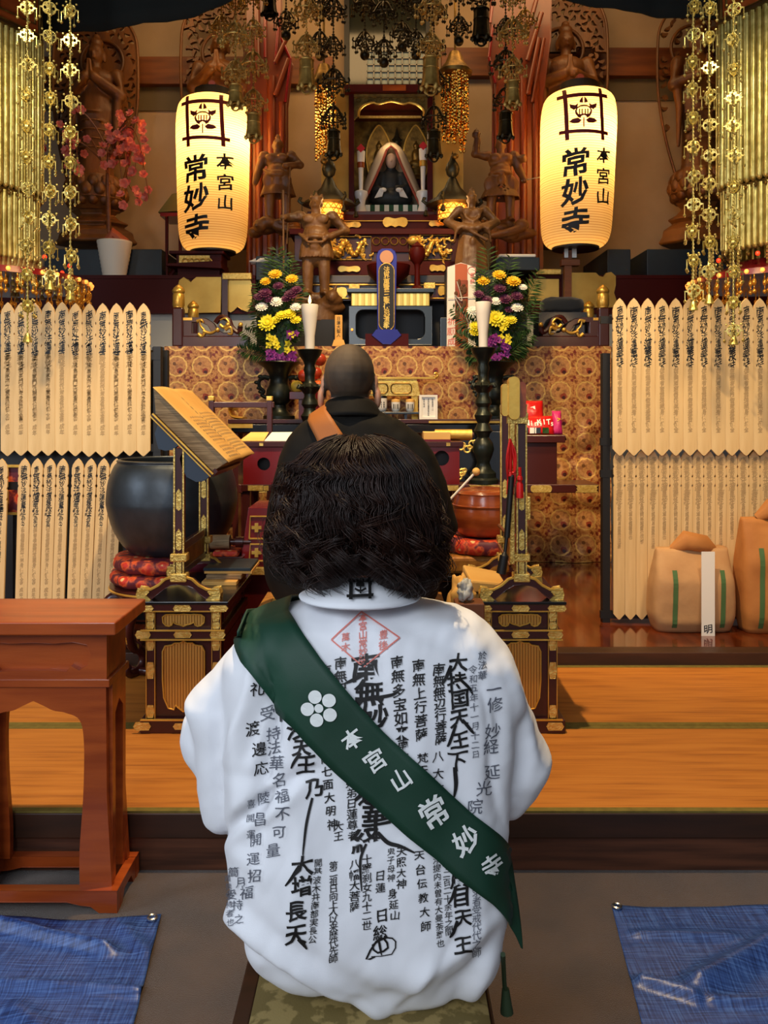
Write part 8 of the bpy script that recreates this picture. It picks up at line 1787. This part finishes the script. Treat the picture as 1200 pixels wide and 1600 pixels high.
col(black_t, '八大龍王', 684, 1182, 18, 1.45, .02); col(black_t, '梵天帝釈', 660, 1184, 18, 1.1, .02); col(black_t, '南無大菩薩', 630, 1162, 19, 1.2, .025)
at(black_t, [('門', 452, 1110), ('沙', 465, 1140), ('天', 472, 1168), ('王', 478, 1194), ('乃', 490, 1232)], 32, .06); at(black_t, [('大', 473, 1352), ('増', 471, 1384), ('長', 463, 1424), ('天', 462, 1461)], 33, .06)
col(black_t, '薩七面大明神', 509, 1184, 17, 1.22, .03, drift=2); col(black_t, '衆妙弟日蓮尊者', 548, 1205, 17, .98, .02, drift=.5); col(black_t, '十羅刹女九十二世', 573, 1342, 16, .92, .02); col(black_t, '八幡大菩薩', 554, 1350, 17, .97, .02); col(black_t, '大王', 529, 1290, 16, 1.0, .02)
col(black_t, '日蓮', 594, 1368, 17, 1.1, .02); at(black_t, [('日', 597, 1430), ('総', 594, 1456)], 23, .03); col(black_t, '天照大神', 627, 1330, 16, 1.05, .025); col(black_t, '鬼子母神', 611, 1330, 13, 1.05, .01); col(black_t, '身延山', 613, 1396, 16, 1.05, .025, drift=2); col(black_t, '天台伝教大師', 655, 1336, 17, 1.3, .025, drift=2)
col(black_t, '閻浮提内未曽有大曼荼羅也', 681, 1330, 13, 1.0, .015, drift=.6); col(black_t, '二千二百二十余年之間', 696, 1340, 13, .98, .01, drift=.6); at(black_t, [('廣', 718, 1372), ('目', 720, 1402), ('天', 723, 1434), ('王', 723, 1476)], 31, .06)
col(black_t, '第二祖日向上人以来歴代先師', 521, 1352, 14, .86, .02); col(black_t, '開基波木井南部実長公', 497, 1348, 13.5, .98, .015, drift=-1.0)
at(black_t, [('礼', 402, 1076), ('渡', 395, 1138), ('邊', 405, 1170), ('応', 408, 1200)], 24, .015)
for pts, w_ in (([(572, 1052), (552, 1062), (538, 1068)], 2.4), ([(575, 1092), (610, 1086), (622, 1080)], 2.2), ([(568, 1092), (556, 1108), (560, 1128)], 2.2), ([(590, 1300), (606, 1316), (626, 1322), (648, 1332)], 2.8), ([(572, 1318), (563, 1345), (565, 1392)], 1.8), ([(488, 1246), (478, 1290), (473, 1336)], 1.8), ([(704, 1040), (697, 1058), (690, 1070)], 2.4), ([(716, 1060), (732, 1075), (738, 1086)], 2.0), ([(712, 1132), (702, 1160), (698, 1166)], 2.0), ([(722, 1124), (735, 1140), (740, 1146)], 2.2), ([(710, 1198), (712, 1225), (709, 1245)], 2.8), ([(470, 1176), (460, 1190), (455, 1200)], 2.0), ([(468, 1352), (456, 1372), (446, 1384)], 2.2), ([(466, 1466), (474, 1474), (480, 1482)], 2.4), ([(712, 1384), (706, 1402), (700, 1412)], 2.0), ([(714, 1438), (708, 1456), (702, 1464)], 2.2), ([(555, 1250), (568, 1240), (590, 1236), (604, 1230)], 2.6), ([(585, 1276), (588, 1300), (588, 1312)], 2.0),
                ([(586, 1494), (572, 1498), (588, 1470), (600, 1466), (606, 1480), (590, 1488), (582, 1476), (604, 1464), (618, 1470), (612, 1490), (580, 1494)], 1.4), ([(592, 1470), (596, 1492)], 1.6)): quadstrip(black_t, pts, (lambda t, w_=w_: w_ * (.45 + .75 * math.sin(PI * min(1, .25 + t * .75)))), TR, n=16)
obj('black_inscription', black_t, ink, Lo)
at(grey_t, [('受', 418, 1114), ('持', 427, 1146), ('法', 428, 1168), ('華', 433, 1192), ('名', 436, 1218), ('福', 441, 1244), ('不', 441, 1272), ('可', 436, 1300), ('量', 427, 1328)], 23, .0); at(grey_t, [('陸', 412, 1246), ('昌', 407, 1280), ('開', 400, 1312), ('運', 396, 1342), ('招', 398, 1368), ('福', 386, 1394)], 22, .0); at(grey_t, [('簡', 366, 1362), ('月', 376, 1378), ('受', 362, 1398), ('持', 372, 1414), ('之', 374, 1436)], 17, .0); col(grey_t, '甫男受持者也', 356, 1372, 12, 1.15, .0, drift=1); col(grey_t, '喜開運', 392, 1255, 14, 1.7, .0)
col(grey_t, '令和五年十一月十二日', 738, 1046, 14, 1.05, .0, drift=.5); col(grey_t, '於法華', 753, 1024, 14, 1.1, .01); at(grey_t, [('一', 771, 1076), ('修', 773, 1100), ('妙', 769, 1142), ('経', 766, 1166), ('延', 768, 1206), ('光', 755, 1232), ('院', 742, 1260)], 25, .0); col(grey_t, '応求者受戒代代之師', 744, 1380, 15, .9, .0)
obj('grey_inscription', grey_t, inkg, Lo)
dm = [(565, 957), (624, 997), (568, 1042), (518, 1000), (565, 957)]
for p, q in zip(dm, dm[1:]): quadstrip(red_t, [p, q], 1.1, TR, n=12)
col(red_t, '本宮山常妙寺', 567, 966, 14.5, .9, .03, warp=.02); col(red_t, '豊後', 599, 992, 15, 1.1, .02, warp=.02); col(red_t, '萬木', 540, 996, 14, 1.1, .02, warp=.02)
obj('red_stamp', red_t, inkr, Lo)
# sash
UPP = spline([(452, 958), (470, 985), (520, 1052), (580, 1122), (640, 1180), (700, 1236), (760, 1290), (793, 1326), (806, 1390), (814, 1452), (816, 1482)], 6)
LOW = spline([(372, 986), (374, 1020), (408, 1076), (470, 1148), (530, 1210), (590, 1262), (650, 1316), (710, 1366), (764, 1408), (800, 1452), (815, 1482)], 6)
m = len(UPP); vs = []; K = 8; hitz = []
for i in range(m):
    for j in range(K + 1):
        t = j / K; x = UPP[i][0] * (1 - t) + LOW[i][0] * t; y = UPP[i][1] * (1 - t) + LOW[i][1] * t
        p = on_robe(x, y, .006, TR, 1.30)
        if i > m - 19: q_ = EYE + (P(x, y, 1.0) - EYE) * (1.268 + .05 * (.5 + .5 * (x - 790) / 30)); h_ = TR.ray_cast(EYE, (P(x, y, 1.0) - EYE).normalized())[0]; c_ = p.lerp(q_, min(1, (i - m + 19) / 6)) if h_ is None or i > m - 9 else p; p = c_ if h_ is None or c_.y < p.y else p      # the loose end hangs clear of the robe
        vs.append(p)
b = MB(); b.add(vs, [(i * (K + 1) + j, i * (K + 1) + j + 1, (i + 1) * (K + 1) + j + 1, (i + 1) * (K + 1) + j) for i in range(m - 1) for j in range(K)])
# over the shoulder and down the front
top = [V(vs[j]) for j in range(K + 1)]; prev = list(range(K + 1)); base_n = len(b.v); nv = []
for q, (dy, dz) in enumerate(((.05, .012), (.11, .0), (.16, -.06), (.18, -.16), (.18, -.26))):
    for j, p in enumerate(top): nv.append((p.x * (1 - .06 * q) , 1.36 + dy - .02 * (j / K) + .0, max(p.z, .98) + dz - .0 * j))
n0 = len(b.v); b.add(nv, [])
idx = list(range(K + 1))
for q in range(5):
    nxt = [n0 + q * (K + 1) + j for j in range(K + 1)]; fs_ = [(idx[j], nxt[j], nxt[j + 1], idx[j + 1]) for j in range(K)]; b.f += fs_; b.m += [0] * K; idx = nxt
ms = mesh_of('sash', b); TS = caster(ms); sash = obj('sash', ms, green, Lo, smooth=2, label='dark green sash with white characters'); s = sash.modifiers.new('t', 'SOLIDIFY'); s.thickness = .003; s.offset = 0
b = MB(); ps = pl(TS, .003)
for ch, x, y, sz in (('本', 550, 1154, 33), ('宮', 586, 1187, 35), ('山', 626, 1217, 34), ('常', 677, 1268, 47), ('妙', 727, 1312, 44), ('寺', 768, 1352, 36)): vtext(b, ch, x, -y, sz, ps, bold=.05, warp=.05, slant=.08, sub=SUB, rot=math.radians(30), jit=.02)
for q in range(5):
    a = math.radians(112 + 72 * q); x, y = 500 + 19 * math.cos(a), 1106 - 19 * math.sin(a); o = [on_robe(x, y, .003, TS)] + [on_robe(x + 10.5 * math.cos(2 * PI * i / 24), y + 10.5 * math.sin(2 * PI * i / 24), .003, TS) for i in range(24)]; b.add(o, [(0, 1 + i, 1 + (i + 1) % 24) for i in range(24)])
o = [on_robe(499, 1106, .003, TS)] + [on_robe(499 + 7 * math.cos(2 * PI * i / 24), 1106 + 7 * math.sin(2 * PI * i / 24), .003, TS) for i in range(24)]; b.add(o, [(0, 1 + i, 1 + (i + 1) % 24) for i in range(24)])
obj('sash_lettering', b, whitep, sash)
b = MB(); b.tube([on_robe(782, 1490, .004, TR, 1.33), V((X(788, 1.36), 1.36, Z(1535, 1.36))), V((X(790, 1.36), 1.36, Z(1560, 1.36)))], .004, 6); b.tube([V((X(790, 1.36), 1.36, Z(1545, 1.36))), V((X(792, 1.36), 1.36, Z(1582, 1.36)))], [.006, .011], 10); obj('tassel', b, pm('olive silk tassel', (40, 58, 30), .7), Lo, smooth=True)
# hair: a soft bob built from a base volume and many wavy locks
HT = [(684, 548, 575, .020), (688, 526, 598, .043), (696, 506, 616, .060), (710, 486, 637, .077), (734, 468, 654, .091), (774, 456, 666, .101), (814, 448, 673, .106), (850, 444, 676, .107), (880, 446, 675, .100), (902, 456, 670, .090), (924, 472, 660, .078), (950, 490, 645, .066)]
HB = [(-2.4, 872), (-1.6, 888), (-1.0, 912), (-.6, 926), (-.32, 916), (-.1, 899), (.12, 895), (.35, 914), (.62, 930), (.95, 930), (1.3, 912), (1.7, 888), (2.4, 868)]
hy = 1.405
def hair_at(y, th, k=1.0):      # photo row, angle from straight back, shell factor
    xl, xr, hd = interp(HT, y); cx = X((xl + xr) / 2, hy); hw = (X(xr, hy) - X(xl, hy)) / 2
    return V((cx + hw * k * math.sin(th), hy - hd * 1.08 * k * math.cos(th), Z(y, 1.40)))
vs = []; nt_, nth = 30, 60
for j in range(nt_ + 1):
    for i in range(nth + 1):
        th = math.radians(-128 + 256 * i / nth); vs.append(hair_at(686 + (interp(HB, th)[0] - 14 - 686) * j / nt_, th, .92))
b = MB(); W_ = nth + 1; b.add(vs, [(j * W_ + i, (j + 1) * W_ + i, (j + 1) * W_ + i + 1, j * W_ + i + 1) for j in range(nt_) for i in range(nth)]); b.add([V(v).lerp(V((cxL, 1.43, v[2])), .25) for v in vs], [(j * W_ + i, j * W_ + i + 1, (j + 1) * W_ + i + 1, (j + 1) * W_ + i) for j in range(nt_) for i in range(nth)])
rnd = random.Random(21); npr = np.random.RandomState(5); HVS = [np.array(b.v)]; HFS = list(b.f); hn = len(b.v); n = 30
for g in range(190):
    th0 = math.radians(-134 + 268 * ((g * .618) % 1)); lay = rnd.choice((0, 0, 1)); yb = interp(HB, th0)[0] + rnd.uniform(-16, 4); yb = yb if not lay else yb - rnd.uniform(20, 110); ys_ = 685 + abs(rnd.gauss(0, 10)); k0 = rnd.uniform(.94, .985) + .03 * lay
    am, fr, ph, cr_, cd = rnd.uniform(.03, .11), rnd.uniform(5, 9), rnd.uniform(0, 6.3), rnd.uniform(.008, .015), rnd.choice((-1, 1)); G = []
    for i in range(n):
        u = i / (n - 1); uy = u if u < .8 else .8 + (u - .8) * .75; y = ys_ + (yb - ys_) * uy; sw = max(0, u - .25) / .75
        th = th0 + am * math.sin(fr * u + ph) * sw + .05 * math.sin(y * .035 + 3 * th0) * sw; p = hair_at(y, th, k0 + .03 * math.sin(fr * 1.2 * u + ph * 2) * sw)
        if u > .68:
            q = (u - .68) / .32; a = q * 5.6; o = V((math.cos(th), math.sin(th), 0)); rad_ = V((math.sin(th), -math.cos(th), 0)); r_ = cr_ * min(1, q * 3); p += o * cd * r_ * math.sin(a) + (rad_ * (1 - math.cos(a)) * .9 + V((0, 0, .5 * math.sin(a)))) * r_
        G.append(tuple(p))
    G = np.array(G); T = np.gradient(G, axis=0); T /= np.linalg.norm(T, axis=1)[:, None] + 1e-9; A1 = np.cross(T, np.array([.3, .2, 1.0])); A1 /= np.linalg.norm(A1, axis=1)[:, None] + 1e-9; A2 = np.cross(T, A1); U = np.linspace(0, 1, n)
    for s_ in range(30):
        o1, o2 = npr.normal(0, .0085), npr.normal(0, .0042); w_ = (.35 + 1.15 * np.sin(np.pi * np.clip(U * .8 + .1, 0, 1)))[:, None]; ph = npr.uniform(0, 6.3); cut = npr.randint(n - 4, n + 1)
        C_ = (G + A1 * (o1 + .0014 * np.sin(U * 9 + ph)[:, None]) * w_ + A2 * (o2 + .0010 * np.cos(U * 11 + ph)[:, None]) * w_)[:cut]; rr = (npr.uniform(.0006, .0012) * np.clip((cut - np.arange(cut)) / 6.0, .12, 1))[:, None]
        ring = np.stack([C_ + rr * (A1[:cut] * math.cos(q) + A2[:cut] * math.sin(q)) for q in (0, 2.09, 4.19)], 1).reshape(-1, 3); HVS.append(ring)
        for i in range(cut - 1):
            e = hn + 3 * i; HFS += [(e, e + 1, e + 4, e + 3), (e + 1, e + 2, e + 5, e + 4), (e + 2, e, e + 3, e + 5)]
        hn += 3 * cut
b.v = np.concatenate(HVS).tolist(); b.f = HFS; b.m = [0]
obj('hair', b, hairm, Lo, smooth=2)
# ---------------------------------------------------------------- the priest
pc = 2.86; pcx = X(546, pc); b = MB(); head_prims(b, (pcx, pc + .01, Z(596, pc)), 1.12); b.ell((pcx - .098, pc + .0, Z(622, pc)), (.012, .022, .036)); b.ell((pcx + .098, pc + .0, Z(622, pc)), (.012, .022, .036)); limb(b, [V((pcx + .01, pc - .0, 1.22)), V((pcx, pc + .005, 1.42))], [.072, .066], 14)
q = pcx + .035; b.ell((q, pc, 1.14), (.18, .09, .13)); b.ell((q, pc, .95), (.15, .10, .2)); b.ell((q, pc, .80), (.17, .12, .09))
for s in (-1, 1):
    limb(b, [V((q + s * .16, pc, 1.19)), V((q + s * .19, pc + .05, 1.0)), V((q + s * .05, pc + .25, 1.05))], [.05, .042, .03]); hand(b, (q + s * .028, pc + .27, 1.06), None, (0, s * .35, -.2 * s), (0, .1, 1), .18)
    limb(b, [V((q + s * .1, pc + .02, .80)), V((q + s * .17, pc + .15, .785)), V((q + s * .10, pc - .04, .745))], [.075, .06, .04]); b.ell((q + s * .08, pc - .05, .725), (.035, .08, .026))
me = blob(b, .0055, 3); Pp = obj('person', me, [scalp, stub], None, smooth=2)
hzp = Z(594, pc)
for p in me.polygons:       # shaved hair ends at a hairline above the ears and nape
    c = p.center
    if c.z > hzp - .062 + .10 * max(0, (c.y - pc - .02) / .1) and c.z > hzp - .10 and (c.y < pc + .075 or c.z > hzp + .085) and abs(c.x - pcx) < .088: p.material_index = 1
tag(Pp, 'priest with shaved head in a dark gauze robe and tan stole, seated facing the altar', 'person')
TP = [(630, 516, 580, pc - .01, .075, pc), (645, 496, 600, pc, .10, pc - .04), (660, 468, 630, pc, .125, pc - .07), (690, 447, 662, pc, .14, pc - .1), (720, 436, 684, pc, .15, pc - .12), (760, 426, 699, pc, .155, pc - .13), (800, 418, 709, pc, .16, pc - .13), (834, 413, 717, pc, .165, pc - .13), (848, 412, 705, pc, .17, pc - .13), (868, 411, 690, pc, .17, pc - .13), (905, 414, 695, pc, .18, pc - .14), (945, 428, 686, pc, .18, pc - .14), (965, 450, 660, pc, .15, pc - .14)]
b = MB(); loft(b, rows_px(TP, None, 44))
for s in (-1, 1): limb(b, [V((q + s * .20, pc + .05, 1.02)), V((q + s * .15, pc + .16, 1.03)), V((q + s * .06, pc + .235, 1.03))], [.10, .10, .085], 14)
limb(b, [V((q - .2, pc + .12, .77)), V((q, pc + .2, .76)), V((q + .2, pc + .12, .77))], [.07, .09, .07], 14)
me = blob(b, .010, 8); folds(me, [([(520, 700), (500, 800), (490, 930)], 16, .012), ([(600, 690), (640, 780), (650, 930)], 16, -.012), ([(660, 700), (690, 780), (700, 836)], 10, .010), ([(640, 700), (668, 780), (676, 860)], 10, -.010), ([(455, 700), (440, 780), (430, 870)], 10, .010), ([(560, 680), (560, 800)], 18, -.006)], .007, 6); pr = obj('black_robe', me, robeb, Pp, smooth=2); TPr = caster(me)
b = MB(); vs = []; n = 36
for i in range(n + 1):
    a = math.radians(-150 + 300 * i / n)
    for j in range(6):
        t = j / 5; vs.append((pcx + .004 + (.076 + .034 * t) * math.sin(a), pc - (.084 + .034 * t) * math.cos(a), Z(622, pc) + (Z(650, pc - .1) - Z(622, pc)) * t - .03 * (1 - math.cos(a)) * (1 - t * .3)))
b.add(vs, [(i * 6 + j, (i + 1) * 6 + j, (i + 1) * 6 + j + 1, i * 6 + j + 1) for i in range(n) for j in range(5)]); o = obj('collar', b, robeb, Pp, smooth=2); s = o.modifiers.new('t', 'SOLIDIFY'); s.thickness = .012
vs = []; K = 6
for i in range(13):
    for j in range(K + 1):
        t = i / 12; u = j / K; x = (483 + (511 - 483) * u) * (1 - t) + (503 + (536 - 503) * u) * t; y = (660 - 18 * u) * (1 - t) + (702 - 22 * u) * t; vs.append(on_robe(x, y, .006, TPr, pc - .1))
b = MB(); b.add(vs, [(i * (K + 1) + j, i * (K + 1) + j + 1, (i + 1) * (K + 1) + j + 1, (i + 1) * (K + 1) + j) for i in range(12) for j in range(K)])
top = [V(v) for v in vs[:K + 1]]; n0 = len(b.v); nv = []
for dy, dz in ((.05, .02), (.12, .015), (.2, -.06), (.22, -.2)): nv += [(p.x, p.y + dy, p.z + dz) for p in top]
b.add(nv, []); idx = list(range(K + 1))
for q in range(4):
    nx_ = [n0 + q * (K + 1) + j for j in range(K + 1)]; b.f += [(idx[j], nx_[j], nx_[j + 1], idx[j + 1]) for j in range(K)]; b.m += [0] * K; idx = nx_
o = obj('stole', b, strapm, Pp, smooth=2, label='tan ochre stole strap'); s = o.modifiers.new('t', 'SOLIDIFY'); s.thickness = .006; s.offset = 0
bpy.data.objects.remove(_fo)
